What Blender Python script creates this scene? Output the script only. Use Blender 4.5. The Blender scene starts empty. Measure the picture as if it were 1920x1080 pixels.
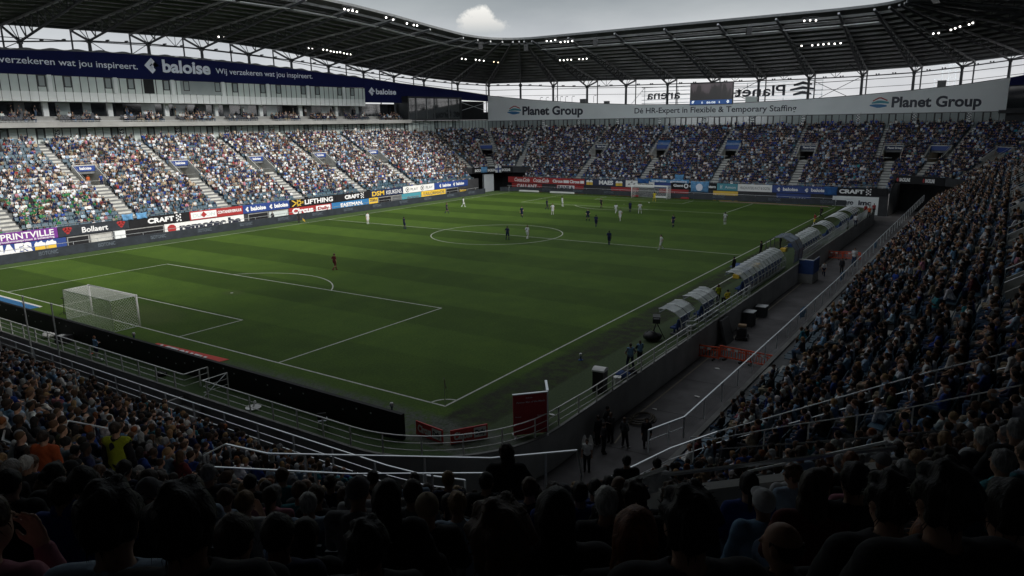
import bpy, bmesh, math, random
import numpy as np
from mathutils import Vector, Matrix
random.seed(7); rng = np.random.default_rng(7)
S = bpy.context.scene
# ------------------------------------------------------------------ camera
F_PX, CAM = 1353.2657, np.array([23.8341, -28.1929, 14.8589])
YAW, PIT, ROLL = -0.5997, -0.2238, -0.0159
fw = np.array([math.sin(YAW)*math.cos(PIT), math.cos(YAW)*math.cos(PIT), math.sin(PIT)])
rt = np.cross(fw, [0, 0, 1]); rt /= np.linalg.norm(rt); up = np.cross(rt, fw)
rt2 = rt*math.cos(ROLL)+up*math.sin(ROLL); up2 = up*math.cos(ROLL)-rt*math.sin(ROLL)
cd = bpy.data.cameras.new('camera'); cam = bpy.data.objects.new('camera', cd)
S.collection.objects.link(cam)
cd.lens = F_PX/1920*36; cd.sensor_width = 36; cd.clip_start = .05; cd.clip_end = 3000
cam.matrix_world = Matrix(((rt2[0], up2[0], -fw[0], CAM[0]), (rt2[1], up2[1], -fw[1], CAM[1]),
                           (rt2[2], up2[2], -fw[2], CAM[2]), (0, 0, 0, 1)))
S.camera = cam
# ------------------------------------------------------------------ sky, sun, exposure
SUN_EL, SUN_AZ = math.radians(33), math.radians(4)      # azimuth from +x towards +y
sd = Vector((math.cos(SUN_EL)*math.cos(SUN_AZ), math.cos(SUN_EL)*math.sin(SUN_AZ), math.sin(SUN_EL)))
sl = bpy.data.lights.new('sun', 'SUN'); sl.energy = 4.3; sl.angle = math.radians(22); sl.color = (1, .965, .90)
so = bpy.data.objects.new('sun', sl); S.collection.objects.link(so)
so.rotation_euler = sd.to_track_quat('Z', 'Y').to_euler()
W = bpy.data.worlds.new('World'); S.world = W; W.use_nodes = True
wn, wl = W.node_tree.nodes, W.node_tree.links
wn.clear()
def WN(t, **k):
    n = wn.new(t)
    for a, b in k.items(): setattr(n, a, b)
    return n
wo = WN('ShaderNodeOutputWorld'); bg = WN('ShaderNodeBackground'); bg.inputs[1].default_value = .1
sky = WN('ShaderNodeTexSky', sky_type='NISHITA'); sky.sun_disc = False
sky.sun_elevation = SUN_EL; sky.sun_rotation = math.atan2(sd.x, sd.y); sky.air_density = 1.2; sky.dust_density = 2.5
tc = WN('ShaderNodeTexCoord'); sx = WN('ShaderNodeSeparateXYZ'); wl.new(tc.outputs['Generated'], sx.inputs[0])
def ramp(nodes, links, src, stops, interp='LINEAR'):
    r = nodes.new('ShaderNodeValToRGB'); e = r.color_ramp; e.interpolation = interp
    while len(e.elements) < len(stops): e.elements.new(.5)
    for el, (p, c) in zip(e.elements, stops):
        el.position = p; el.color = c if len(c) == 4 else (*c, 1)
    links.new(src, r.inputs[0]); return r.outputs[0]
SKYB = 10.0    # the background strength is 0.1
def g(v, t=(1, 1, 1)): return (v*t[0], v*t[1], v*t[2])
grad = ramp(wn, wl, sx.outputs[2], [(0, (.80, .80, .82)), (.09, (.70, .72, .75)), (.17, (.30, .335, .35)), (.36, (.25, .28, .30)), (.6, (.55, .58, .61)), (1, (.55, .58, .61))])
mp = WN('ShaderNodeMapping'); mp.inputs['Scale'].default_value = (1, 1, 3.2); wl.new(tc.outputs['Generated'], mp.inputs[0])
nz = WN('ShaderNodeTexNoise'); nz.inputs['Scale'].default_value = 2.6; nz.inputs['Detail'].default_value = 8; nz.inputs['Roughness'].default_value = .55
wl.new(mp.outputs[0], nz.inputs['Vector'])
cl = ramp(wn, wl, nz.outputs[0], [(.25, (.72, .74, .77)), (.5, (1, 1, 1)), (.75, (1.3, 1.29, 1.27))])
def M(op, a, b=None, c=None):
    n = WN('ShaderNodeMath', operation=op)
    for i, x in enumerate((a, b, c)):
        if x is None: continue
        if isinstance(x, (int, float)): n.inputs[i].default_value = x
        else: wl.new(x, n.inputs[i])
    return n.outputs[0]
# unseen sky behind the camera and sunward, brightened to light the stands
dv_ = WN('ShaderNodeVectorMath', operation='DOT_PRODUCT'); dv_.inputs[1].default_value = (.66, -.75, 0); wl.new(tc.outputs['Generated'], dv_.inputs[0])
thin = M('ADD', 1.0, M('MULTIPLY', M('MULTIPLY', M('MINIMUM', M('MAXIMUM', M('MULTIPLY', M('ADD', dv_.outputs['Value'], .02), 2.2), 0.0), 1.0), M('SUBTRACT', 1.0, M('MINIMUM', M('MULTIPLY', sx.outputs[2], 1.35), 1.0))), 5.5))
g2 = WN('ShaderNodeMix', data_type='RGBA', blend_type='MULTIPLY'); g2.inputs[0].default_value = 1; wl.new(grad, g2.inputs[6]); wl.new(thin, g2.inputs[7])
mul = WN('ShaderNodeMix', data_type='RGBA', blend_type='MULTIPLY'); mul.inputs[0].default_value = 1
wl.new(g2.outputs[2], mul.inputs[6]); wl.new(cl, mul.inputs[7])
# the one sunlit cumulus: an uneven patch of sky about its own direction
CUM = (-.58619, .79964, .13020)
cv = Vector(CUM).normalized(); ch = cv.cross(Vector((0, 0, 1))).normalized(); cu = ch.cross(cv)
def dotn(v):
    n = WN('ShaderNodeVectorMath', operation='DOT_PRODUCT'); n.inputs[1].default_value = v; wl.new(tc.outputs['Generated'], n.inputs[0]); return n.outputs['Value']
cnz = WN('ShaderNodeTexNoise'); cnz.inputs['Scale'].default_value = 38; cnz.inputs['Detail'].default_value = 7; cnz.inputs['Roughness'].default_value = .6
wl.new(tc.outputs['Generated'], cnz.inputs['Vector'])
hx, hy, front = dotn(ch), dotn(cu), dotn(cv)
nzc = M('SUBTRACT', cnz.outputs[0], .5)
def blob(x0, y0, rx, ry):
    a = M('POWER', M('DIVIDE', M('SUBTRACT', hx, x0), rx), 2.0); b = M('POWER', M('DIVIDE', M('SUBTRACT', hy, y0), ry), 2.0)
    return M('SUBTRACT', 1.0, M('ADD', a, b))
e = M('MAXIMUM', M('MAXIMUM', blob(0, -.006, .040, .0125), blob(-.003, .004, .022, .016)), blob(-.020, -.002, .017, .013))
e = M('ADD', e, M('MULTIPLY', nzc, 4.6))
msk = M('MULTIPLY', M('MINIMUM', M('MAXIMUM', M('MULTIPLY', e, 1.3), 0.0), 1.0), M('GREATER_THAN', front, .9))
cshade = ramp(wn, wl, M('ADD', M('MULTIPLY', hy, 22.0), .5), [(.15, (.50, .53, .55)), (.5, (.80, .79, .76)), (.85, (.98, .96, .91))])
mx = WN('ShaderNodeMix', data_type='RGBA'); wl.new(msk, mx.inputs[0]); wl.new(mul.outputs[2], mx.inputs[6]); wl.new(cshade, mx.inputs[7])
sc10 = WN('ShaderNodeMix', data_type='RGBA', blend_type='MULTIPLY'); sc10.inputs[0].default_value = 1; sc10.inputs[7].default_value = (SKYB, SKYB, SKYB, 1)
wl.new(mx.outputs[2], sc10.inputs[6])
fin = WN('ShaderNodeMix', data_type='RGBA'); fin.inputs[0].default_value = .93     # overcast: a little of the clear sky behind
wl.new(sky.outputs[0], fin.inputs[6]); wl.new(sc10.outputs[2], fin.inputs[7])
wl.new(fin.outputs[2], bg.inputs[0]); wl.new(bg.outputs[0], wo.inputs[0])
S.view_settings.view_transform = 'Standard'; S.view_settings.look = 'None'; S.view_settings.exposure = 0.0; S.view_settings.gamma = 1
S.view_settings.use_curve_mapping = False
S.cycles.max_bounces = 6; S.cycles.diffuse_bounces = 3; S.cycles.glossy_bounces = 3; S.cycles.transmission_bounces = 4; S.cycles.transparent_max_bounces = 12
S.cycles.caustics_reflective = S.cycles.caustics_refractive = False
# ------------------------------------------------------------------ helpers
COL = S.collection
LABELS = {}
def setp(o, label=None, cat=None, group=None, kind=None):
    if label:
        o['label'] = label
        if cat:
            if label in LABELS and not (group and LABELS[label] == group): print('SAME LABEL', label)
            LABELS[label] = group
            n = len(label.split())
            if not 4 <= n <= 16: print('LABEL LENGTH', n, label)
    if cat: o['category'] = cat
    if group: o['group'] = group
    if kind: o['kind'] = kind
    return o
def thing(name, label, cat, loc=(0, 0, 0), rz=0, group=None):
    o = bpy.data.objects.new(name, None); COL.objects.link(o); o.location = loc; o.rotation_euler = (0, 0, rz); o.empty_display_size = .2
    return setp(o, label, cat, group)
class MB:
    def __init__(s): s.v = []; s.f = []; s.m = []
    def add(s, vs, fs, m=0):
        b = len(s.v); s.v += [tuple(map(float, x)) for x in vs]; s.f += [tuple(i+b for i in f) for f in fs]; s.m += [m]*len(fs); return s
    def box(s, x0, x1, y0, y1, z0, z1, m=0):
        return s.add([(x0, y0, z0), (x1, y0, z0), (x1, y1, z0), (x0, y1, z0), (x0, y0, z1), (x1, y0, z1), (x1, y1, z1), (x0, y1, z1)],
                     [(0, 3, 2, 1), (4, 5, 6, 7), (0, 1, 5, 4), (1, 2, 6, 5), (2, 3, 7, 6), (3, 0, 4, 7)], m)
    def hexa(s, p, m=0):   # 4 bottom (ccw) + 4 top
        return s.add(p, [(0, 3, 2, 1), (4, 5, 6, 7), (0, 1, 5, 4), (1, 2, 6, 5), (2, 3, 7, 6), (3, 0, 4, 7)], m)
    def quad(s, a, b, c, d, m=0): return s.add([a, b, c, d], [(0, 1, 2, 3)], m)
    def tube(s, pts, r, n=6, m=0, caps=True, r2=None):
        P = [Vector(p) for p in pts]; rings = []
        for i, p in enumerate(P):
            t = (P[min(i+1, len(P)-1)]-P[max(i-1, 0)]).normalized()
            a = Vector((0, 0, 1)) if abs(t.z) < .9 else Vector((1, 0, 0))
            x = t.cross(a).normalized(); y = x.cross(t)
            rr = r if r2 is None else r+(r2-r)*i/max(1, len(P)-1)
            rings.append([p+x*(rr*math.cos(2*math.pi*(k+.5)/n))+y*(rr*math.sin(2*math.pi*(k+.5)/n)) for k in range(n)])
        vs = [q for R_ in rings for q in R_]; fs = []
        for i in range(len(P)-1):
            for k in range(n): fs.append((i*n+k, (i+1)*n+k, (i+1)*n+(k+1) % n, i*n+(k+1) % n))
        if caps: fs += [tuple(range(n)), tuple(range((len(P)-1)*n+n-1, (len(P)-1)*n-1, -1))]
        return s.add(vs, fs, m)
    def bar(s, a, b, w, h, m=0):   # rectangular bar
        a, b = Vector(a), Vector(b); t = (b-a).normalized()
        u = Vector((0, 0, 1)) if abs(t.z) < .95 else Vector((1, 0, 0))
        x = t.cross(u).normalized()*w/2; y = x.cross(t).normalized()*h/2
        return s.hexa([a-x-y, a+x-y, b+x-y, b-x-y, a-x+y, a+x+y, b+x+y, b-x+y], m)
    def ball(s, c, r, n=10, k=6, m=0, sz=1):
        vs = [(c[0], c[1], c[2]-r*sz)]; fs = []
        for j in range(1, k):
            a = -math.pi/2+math.pi*j/k
            vs += [(c[0]+r*math.cos(a)*math.cos(2*math.pi*i/n), c[1]+r*math.cos(a)*math.sin(2*math.pi*i/n), c[2]+r*sz*math.sin(a)) for i in range(n)]
        vs.append((c[0], c[1], c[2]+r*sz)); L = len(vs)-1
        for i in range(n):
            fs.append((0, 1+(i+1) % n, 1+i)); fs.append((L, 1+(k-2)*n+i, 1+(k-2)*n+(i+1) % n))
            for j in range(k-2):
                b = 1+j*n; fs.append((b+i, b+(i+1) % n, b+n+(i+1) % n, b+n+i))
        return s.add(vs, fs, m)
    def mesh(s, name, mats, smooth=False):
        me = bpy.data.meshes.new(name); me.from_pydata(s.v, [], s.f)
        for m in (mats if isinstance(mats, (list, tuple)) else [mats]): me.materials.append(m)
        me.polygons.foreach_set('material_index', s.m)
        if smooth: me.polygons.foreach_set('use_smooth', [True]*len(s.f))
        me.update(); return me
    def build(s, name, mats, parent=None, smooth=False):
        o = bpy.data.objects.new(name, s.mesh(name, mats, smooth)); COL.objects.link(o)
        if parent: o.parent = parent
        return o
def put(name, me, parent=None, loc=(0, 0, 0), rz=0):
    o = bpy.data.objects.new(name, me); COL.objects.link(o); o.location = loc; o.rotation_euler = (0, 0, rz)
    if parent: o.parent = parent
    return o
def structure(o): o['kind'] = 'structure'; return o
# ------------------------------------------------------------------ materials
def mat(name, col, rough=.7, var=.15, scale=3., metal=0, bump=0., bscale=None, spec=.5, trans=0, emit=None, es=0, dirt=0, alpha=1):
    m = bpy.data.materials.new(name); m.use_nodes = True; n, l = m.node_tree.nodes, m.node_tree.links
    b = n['Principled BSDF']; b.inputs['Roughness'].default_value = rough; b.inputs['Metallic'].default_value = metal
    b.inputs['Specular IOR Level'].default_value = spec; b.inputs['Transmission Weight'].default_value = trans; b.inputs['Alpha'].default_value = alpha
    t = n.new('ShaderNodeTexCoord')
    z = n.new('ShaderNodeTexNoise'); z.inputs['Scale'].default_value = scale; z.inputs['Detail'].default_value = 6; z.inputs['Roughness'].default_value = .6
    l.new(t.outputs['Object'], z.inputs['Vector'])
    c = ramp(n, l, z.outputs[0], [(.3, tuple(x*(1-var) for x in col)), (.7, tuple(min(1, x*(1+var)) for x in col))])
    if dirt:
        z2 = n.new('ShaderNodeTexNoise'); z2.inputs['Scale'].default_value = scale*.23; z2.inputs['Detail'].default_value = 9; l.new(t.outputs['Object'], z2.inputs['Vector'])
        d = ramp(n, l, z2.outputs[0], [(.35, (1-dirt,)*3), (.62, (1, 1, 1))])
        x = n.new('ShaderNodeMix'); x.data_type = 'RGBA'; x.blend_type = 'MULTIPLY'; x.inputs[0].default_value = 1
        l.new(c, x.inputs[6]); l.new(d, x.inputs[7]); c = x.outputs[2]
    l.new(c, b.inputs['Base Color'])
    if bump:
        zb = n.new('ShaderNodeTexNoise'); zb.inputs['Scale'].default_value = bscale or scale*4; zb.inputs['Detail'].default_value = 5; l.new(t.outputs['Object'], zb.inputs['Vector'])
        bp = n.new('ShaderNodeBump'); bp.inputs['Strength'].default_value = bump; bp.inputs['Distance'].default_value = .02; l.new(zb.outputs[0], bp.inputs['Height']); l.new(bp.outputs[0], b.inputs['Normal'])
    if emit:
        b.inputs['Emission Color'].default_value = (*emit, 1); b.inputs['Emission Strength'].default_value = es
    return m
def attr_mat(name, src, rough=.8, noise=.25, nscale=60., spec=.3, bump=0, stretch=None):
    """colour comes from the object itself ('object') or from a point attribute of its instancer"""
    m = bpy.data.materials.new(name); m.use_nodes = True; n, l = m.node_tree.nodes, m.node_tree.links; b = n['Principled BSDF']
    b.inputs['Roughness'].default_value = rough; b.inputs['Specular IOR Level'].default_value = spec
    if src == 'object': a = n.new('ShaderNodeObjectInfo'); c = a.outputs['Color']
    else:
        a = n.new('ShaderNodeAttribute'); a.attribute_type = 'INSTANCER'; a.attribute_name = src; c = a.outputs['Color']
    t = n.new('ShaderNodeTexCoord'); z = n.new('ShaderNodeTexNoise'); z.inputs['Scale'].default_value = nscale; z.inputs['Detail'].default_value = 4
    if stretch:
        mp_ = n.new('ShaderNodeMapping'); mp_.inputs['Scale'].default_value = stretch; l.new(t.outputs['Object'], mp_.inputs[0]); l.new(mp_.outputs[0], z.inputs['Vector'])
    else: l.new(t.outputs['Object'], z.inputs['Vector'])
    r = ramp(n, l, z.outputs[0], [(.3, (1-noise,)*3), (.7, (1+noise,)*3)])
    x = n.new('ShaderNodeMix'); x.data_type = 'RGBA'; x.blend_type = 'MULTIPLY'; x.inputs[0].default_value = 1
    l.new(c, x.inputs[6]); l.new(r, x.inputs[7]); l.new(x.outputs[2], b.inputs['Base Color'])
    if bump:
        bp = n.new('ShaderNodeBump'); bp.inputs['Strength'].default_value = bump; bp.inputs['Distance'].default_value = .01; l.new(z.outputs[0], bp.inputs['Height']); l.new(bp.outputs[0], b.inputs['Normal'])
    return m
K = {}
K['concrete'] = mat('concrete', (.30, .30, .29), .9, .18, 1.5, bump=.3, dirt=.25)
K['stair'] = mat('stair_concrete', (.50, .50, .47), .9, .12, 2., bump=.2, dirt=.2)
K['terrace'] = mat('terrace_concrete', (.17, .175, .18), .9, .2, 1.2, dirt=.3)
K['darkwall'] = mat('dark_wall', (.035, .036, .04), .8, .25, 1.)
K['asphalt'] = mat('asphalt', (.125, .119, .123), .85, .3, .7, bump=.4, bscale=40, dirt=.5)
K['steel'] = mat('dark_steel', (.045, .048, .055), .55, .2, 2., spec=.4)
K['steel2'] = mat('grey_steel', (.10, .105, .11), .5, .2, 2.)
K['galv'] = mat('galvanised_steel', (.60, .62, .63), .38, .15, 4., metal=.65)
K['rail'] = mat('brushed_rail', (.80, .83, .85), .36, .08, 3., metal=.8)
K['white'] = mat('white_paint', (.78, .78, .76), .5, .06, 2., dirt=.08)
K['goalwhite'] = mat('goal_white', (.90, .90, .88), .4, .04, 2.)
K['black'] = mat('black_board', (.012, .012, .014), .6, .25, 2., spec=.25)
K['panel'] = mat('pale_panel', (.58, .64, .62), .35, .07, .5, dirt=.12)
K['panel2'] = mat('white_spandrel', (.78, .81, .81), .4, .06, .6, dirt=.1)
K['glassd'] = mat('dark_glazing', (.014, .017, .020), .06, .3, .35, spec=.9)
K['glassb'] = mat('blind_glazing', (.27, .31, .31), .12, .10, .4, spec=.7)
K['frame'] = mat('window_frame', (.02, .022, .025), .5, .1)
K['blue'] = mat('banner_blue', (.008, .0115, .068), .8, .08, .4, dirt=.12, spec=.15)
K['bluebright'] = mat('board_blue', (.022, .055, .23), .5, .08, .6, dirt=.12)
K['fascia'] = mat('white_fascia', (.74, .77, .79), .5, .04, .25, dirt=.08)
K['roofdeck'] = mat('roof_deck', (.040, .042, .045), .7, .3, .4)
K['purlin'] = mat('purlin_steel', (.17, .177, .185), .5, .35, .35)
K['chord'] = mat('chord_steel', (.32, .33, .34), .45, .4, .3)
K['red'] = mat('sign_red', (.36, .028, .028), .5, .08, 1., dirt=.12)
K['boardred'] = mat('corner_board_red', (.62, .045, .045), .5, .08, 1.)
K['orange'] = mat('barrier_orange', (.80, .11, .04), .5, .1, 3., dirt=.15)
K['yellow'] = mat('sign_yellow', (.72, .47, .05), .5, .06)
K['purple'] = mat('sign_purple', (.16, .03, .24), .5, .06)
K['teal'] = mat('sign_teal', (.06, .26, .32), .5, .06)
K['skyblue'] = mat('sign_skyblue', (.03, .16, .36), .5, .08)
K['navy'] = mat('sign_navy', (.012, .022, .065), .5, .08)
K['ink'] = mat('lettering_ink', (.018, .022, .04), .5, .06)
K['letter'] = mat('lettering_white', (.80, .80, .80), .5, .03)
K['lettergrey'] = mat('lettering_grey', (.74, .77, .86), .5, .05)
K['ledboard'] = mat('led_board', (.022, .027, .036), .45, .3, 1.2)
K['ledtext'] = mat('led_dim_text', (.085, .105, .13), .6, .3, 3.)
K['lamp'] = mat('lamp_lens', (.9, .9, .9), .3, .02, emit=(1, .97, .90), es=4)
K['lampwarm'] = mat('lamp_lens_warm', (.9, .8, .6), .3, .02, emit=(1, .80, .52), es=2.6)
K['lampbody'] = mat('lamp_housing', (.05, .05, .055), .5, .1)
K['tube_light'] = mat('tube_light', (.9, .8, .6), .4, .02, emit=(1, .72, .35), es=1.5)
K['dugout'] = mat('dugout_shell', (.62, .67, .67), .14, .2, 1.5, spec=.9, alpha=.66)
K['tunnel'] = mat('tunnel_hood', (.20, .25, .32), .2, .15, 1.5, spec=.7, alpha=.92)
K['clear'] = mat('clear_glass', (.50, .56, .58), .08, .05, 1., spec=.8, alpha=.22)
K['seatblue'] = mat('seat_blue', (.10, .19, .27), .5, .15)
K['plastic'] = mat('black_plastic', (.015, .015, .017), .5, .2)
K['bluecloth'] = mat('blue_cloth', (.03, .07, .22), .8, .2, 2.)
K['shoe'] = mat('boot_white', (.6, .6, .6), .6, .2)
K['shirt'] = attr_mat('shirt_cloth', 'object', .85, .10, 30, bump=.3)
K['leg'] = attr_mat('trouser_cloth', 'object', .85, .12, 30, bump=.3)
K['skin'] = attr_mat('skin', 'object', .55, .10, 18, .4)
K['hair'] = attr_mat('hair', 'object', .6, .5, 60, .4, bump=.8, stretch=(1, 1, .12))
for a in ('shirt', 'leg', 'skin', 'hair'): K['c_'+a] = attr_mat('crowd_'+a, 'c_'+a, .8, .42 if a in ('shirt', 'leg') else .2, 9)
K['c_seat'] = attr_mat('seat_plastic', 'c_seat', .5, .1, 3, .5)
# ================================================================== GROUND AND PITCH
structure(MB().quad((-1500, -1500, -2.02), (1500, -1500, -2.02), (1500, 1500, -2.02), (-1500, 1500, -2.02)).build('ground', K['asphalt']))
def arc(cx, cy, r, a0, a1, n): return [(cx+r*math.cos(a0+(a1-a0)*i/n), cy+r*math.sin(a0+(a1-a0)*i/n)) for i in range(n+1)]
R90 = math.pi/2
outline = [(-72.6, -6.4)] + arc(-.4, .7, 7.1, -R90, 0, 14) + [(6.7, 101)] + arc(-.3, 101, 7, 0, R90, 8)[1:] + [(-66, 108)] + [(-68, 111.5), (-72.6, 106)]
def pitch_material():
    m = bpy.data.materials.new('pitch_grass'); m.use_nodes = True; n, l = m.node_tree.nodes, m.node_tree.links; b = n['Principled BSDF']
    b.inputs['Roughness'].default_value = .85; b.inputs['Specular IOR Level'].default_value = .25
    tc = n.new('ShaderNodeTexCoord'); sp = n.new('ShaderNodeSeparateXYZ'); l.new(tc.outputs['Object'], sp.inputs[0])
    def mm(op, a, c=None, d=None):
        q = n.new('ShaderNodeMath'); q.operation = op
        for i, x in enumerate((a, c, d)):
            if x is None: continue
            if isinstance(x, (int, float)): q.inputs[i].default_value = x
            else: l.new(x, q.inputs[i])
        return q.outputs[0]
    def noise(s, det=5, ro=.6):
        q = n.new('ShaderNodeTexNoise'); q.inputs['Scale'].default_value = s; q.inputs['Detail'].default_value = det; q.inputs['Roughness'].default_value = ro; l.new(tc.outputs['Object'], q.inputs['Vector']); return q.outputs[0]
    def mix(f, a, c, bt='MIX'):
        q = n.new('ShaderNodeMix'); q.data_type = 'RGBA'; q.blend_type = bt
        if isinstance(f, (int, float)): q.inputs[0].default_value = f
        else: l.new(f, q.inputs[0])
        for i, x in ((6, a), (7, c)):
            if isinstance(x, tuple): q.inputs[i].default_value = (*x, 1)
            else: l.new(x, q.inputs[i])
        return q.outputs[2]
    def step(v, e, w):   # smooth 0..1 as v passes e
        q = n.new('ShaderNodeMapRange'); q.interpolation_type = 'SMOOTHSTEP'; q.inputs[1].default_value = e-w; q.inputs[2].default_value = e+w; l.new(v, q.inputs[0]); return q.outputs[0]
    X, Y = sp.outputs[0], sp.outputs[1]
    n1, n2, n3 = noise(.35, 6), noise(7., 6, .7), noise(.09, 3)
    wob = mm('MULTIPLY', mm('SUBTRACT', noise(1.3, 4), .5), .9)
    ph = mm('MULTIPLY', mm('ADD', Y, mm('MULTIPLY', wob, .25)), math.pi/5.83)
    st = mm('MULTIPLY', mm('SINE', ph), -1.0); st = step(st, 0, .12)
    patch = step(mm('ADD', n3, mm('MULTIPLY', mm('SUBTRACT', n1, .5), .4)), .52, .14)
    fade = mm('ADD', .40, mm('MULTIPLY', mm('SUBTRACT', 1, step(mm('ADD', X, mm('MULTIPLY', mm('SUBTRACT', n3, .5), 60)), -30, 26)), .60)); st = mm('ADD', mm('MULTIPLY', mm('SUBTRACT', st, .45), mm('MULTIPLY', fade, .95)), mm('ADD', .30, mm('MULTIPLY', patch, .25)))
    c = mix(st, (.034, .070, .0055), (.060, .115, .0125))
    c = mix(step(n1, .55, .16), c, mix(1.0, c, (1.16, 1.12, 1.0), 'MULTIPLY'))
    c = mix(step(noise(3.1, 5, .7), .6, .12), c, mix(1., c, (1.15, 1.06, 1.05), 'MULTIPLY'))
    c = mix(1.0, c, ramp(n, l, n2, [(.25, (.62,)*3), (.5, (1,)*3), (.8, (1.45,)*3)]), 'MULTIPLY')
    # worn goalmouth and penalty spot
    for cx, cy, rx, ry in ((-34.3, 2.2, 5.5, 2.6), (-34.3, 11, 1.2, 1.), (-34.3, 103.5, 5.5, 2.4), (-34, 52.5, 1.2, 1.2)):
        dd = mm('ADD', mm('POWER', mm('DIVIDE', mm('SUBTRACT', X, cx), rx), 2), mm('POWER', mm('DIVIDE', mm('SUBTRACT', Y, cy), ry), 2))
        f = mm('MULTIPLY', mm('SUBTRACT', 1, step(mm('ADD', dd, mm('MULTIPLY', wob, 1.2)), .8, .6)), mm('MULTIPLY', step(n2, .42, .2), .45))
        c = mix(f, c, (.075, .085, .035))
    # strips outside the lines: trodden soil and pale artificial turf
    light = mix(1., (.054, .080, .034), ramp(n, l, n2, [(.3, (.7,)*3), (.7, (1.3,)*3)]), 'MULTIPLY')
    soil = mix(1., (.022, .024, .014), ramp(n, l, n2, [(.3, (.6,)*3), (.7, (1.6,)*3)]), 'MULTIPLY')
    grey = mix(1., (.080, .092, .075), ramp(n, l, n2, [(.3, (.6,)*3), (.7, (1.5,)*3)]), 'MULTIPLY')
    xr = mm('ADD', X, wob)
    c = mix(mm('MULTIPLY', step(xr, .95, .3), step(noise(1.1, 6, .7), .42, .22)), c, soil)
    c = mix(step(mm('ADD', X, mm('MULTIPLY', wob, .25)), 3.6, .12), c, light)
    yb = mm('ADD', Y, mm('MULTIPLY', wob, 1.0))
    c = mix(mm('MULTIPLY', mm('MULTIPLY', mm('SUBTRACT', 1, step(yb, -1.3, .5)), step(mm('SUBTRACT', X, wob), -16, 6)), step(noise(1.7, 6, .7), .44, .12)), c, grey)
    c = mix(mm('MULTIPLY', mm('SUBTRACT', 1, step(mm('ADD', X, mm('MULTIPLY', wob, .3)), -67.7, .2)), .75), c, mix(1., light, (1.15, 1.25, 1.1), 'MULTIPLY'))
    c = mix(mm('SUBTRACT', 1, step(mm('ADD', Y, mm('MULTIPLY', wob, .25)), -4.35, .1)), c, mix(1., light, (.8, .95, .75), 'MULTIPLY'))
    l.new(c, b.inputs['Base Color'])
    bp = n.new('ShaderNodeBump'); bp.inputs['Strength'].default_value = .5; bp.inputs['Distance'].default_value = .03; l.new(noise(18, 4, .7), bp.inputs['Height']); l.new(bp.outputs[0], b.inputs['Normal'])
    return m
po = MB().add([(x, y, 0) for x, y in outline], [tuple(range(len(outline)))]).build('pitch', pitch_material()); structure(po)
ln = MB(); LW = .06; ZL = .006
def line(a, b, w=LW):
    a, b = Vector((*a, ZL)), Vector((*b, ZL)); t = (b-a).normalized(); s_ = Vector((-t.y, t.x, 0))*w; ln.quad(a-s_, b-s_, b+s_, a+s_)
def curve(cx, cy, r, a0, a1, n=40):
    p = arc(cx, cy, r-LW, a0, a1, n); q = arc(cx, cy, r+LW, a0, a1, n)
    for i in range(n): ln.quad((*p[i], ZL), (*q[i], ZL), (*q[i+1], ZL), (*p[i+1], ZL))
X0, X1, YF = .05, -67.5, 104.8
line((X0+LW, 0), (X1, 0)); line((X0, LW), (X0, YF)); line((X1, LW), (X1, YF)); line((X0, YF+LW*2), (X1, YF+LW*2)); line((X0-LW, 52.6), (X1+LW, 52.4))
for s_, y0 in ((1, 0), (-1, YF+.12)):
    line((-13.86, y0+s_*LW), (-13.86, y0+s_*16.45)); line((-53.6, y0+s_*LW), (-53.6, y0+s_*16.2)); line((-13.8, y0+s_*16.5), (-53.66, y0+s_*16.1))
    line((-25.1, y0+s_*LW), (-25.1, y0+s_*5.35)); line((-43.3, y0+s_*LW), (-43.3, y0+s_*5.3)); line((-25.04, y0+s_*5.4), (-43.36, y0+s_*5.35))
    curve(-34.3, y0+s_*10.9, 9.1, s_*math.asin(5.5/9.1), s_*(math.pi-math.asin(5.3/9.1)))
    curve(-34.3, y0+s_*10.9, .08, 0, 2*math.pi, 12)
curve(-33.8, 52.6, 9.1, 0, 2*math.pi, 72); curve(-33.8, 52.5, .09, 0, 2*math.pi, 12)
curve(X0, 0, 1, R90, math.pi, 10); curve(X1, 0, 1, 0, R90, 10); curve(X0, YF+.1, 1, math.pi, 1.5*math.pi, 10)
line((2.8, 31.4), (3.9, 29.9), .06); line((2.8, 31.4), (2.8, 47.6), .06); line((2.8, 47.6), (4.6, 47.9), .04); line((3.9, 29.9), (5.6, 29.4), .04)     # technical area
line((2.8, 58), (2.8, 75), .04)
structure(ln.build('pitch_markings', mat('line_paint', (.58, .60, .54), .8, .25, 9., dirt=.25)))
# retaining wall round the sunken service road
rw = MB()
for i in range(len(outline)):
    a, b = outline[i], outline[(i+1) % len(outline)]
    rw.quad((*a, -2.02), (*b, -2.02), (*b, -.003), (*a, -.003))
structure(rw.build('retaining_wall', mat('retaining_concrete', (.42, .43, .43), .9, .15, .8, dirt=.25)))
kerb = MB(); ii = [i for i, p in enumerate(outline)]
for a, b in zip(outline[:-4], outline[1:-3]): kerb.bar((*a, .04), (*b, .04), .16, .08)
structure(kerb.build('pitch_kerb', K['concrete']))
rl = MB(); rl.quad((7.30, 8, -2.012), (7.42, 8, -2.012), (7.1, 70, -2.012), (6.98, 70, -2.012)); rl.quad((7.9, 4.6, -2.012), (8.0, 4.6, -2.012), (7.42, 8, -2.012), (7.30, 8, -2.012))
rj = MB()
for k, y in enumerate(range(-2, 104, 6)): rj.quad((6.75, y, -2.011), (13.0, y+.4, -2.011), (13.0, y+.46, -2.011), (6.75, y+.06, -2.011))
rj.quad((11.6, -2, -2.0105), (11.85, -2, -2.0105), (11.3, 100, -2.0105), (11.05, 100, -2.0105)); structure(rj.build('road_joint', mat('joint_tar', (.025, .025, .025), .8, .3, 5.)))
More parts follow.
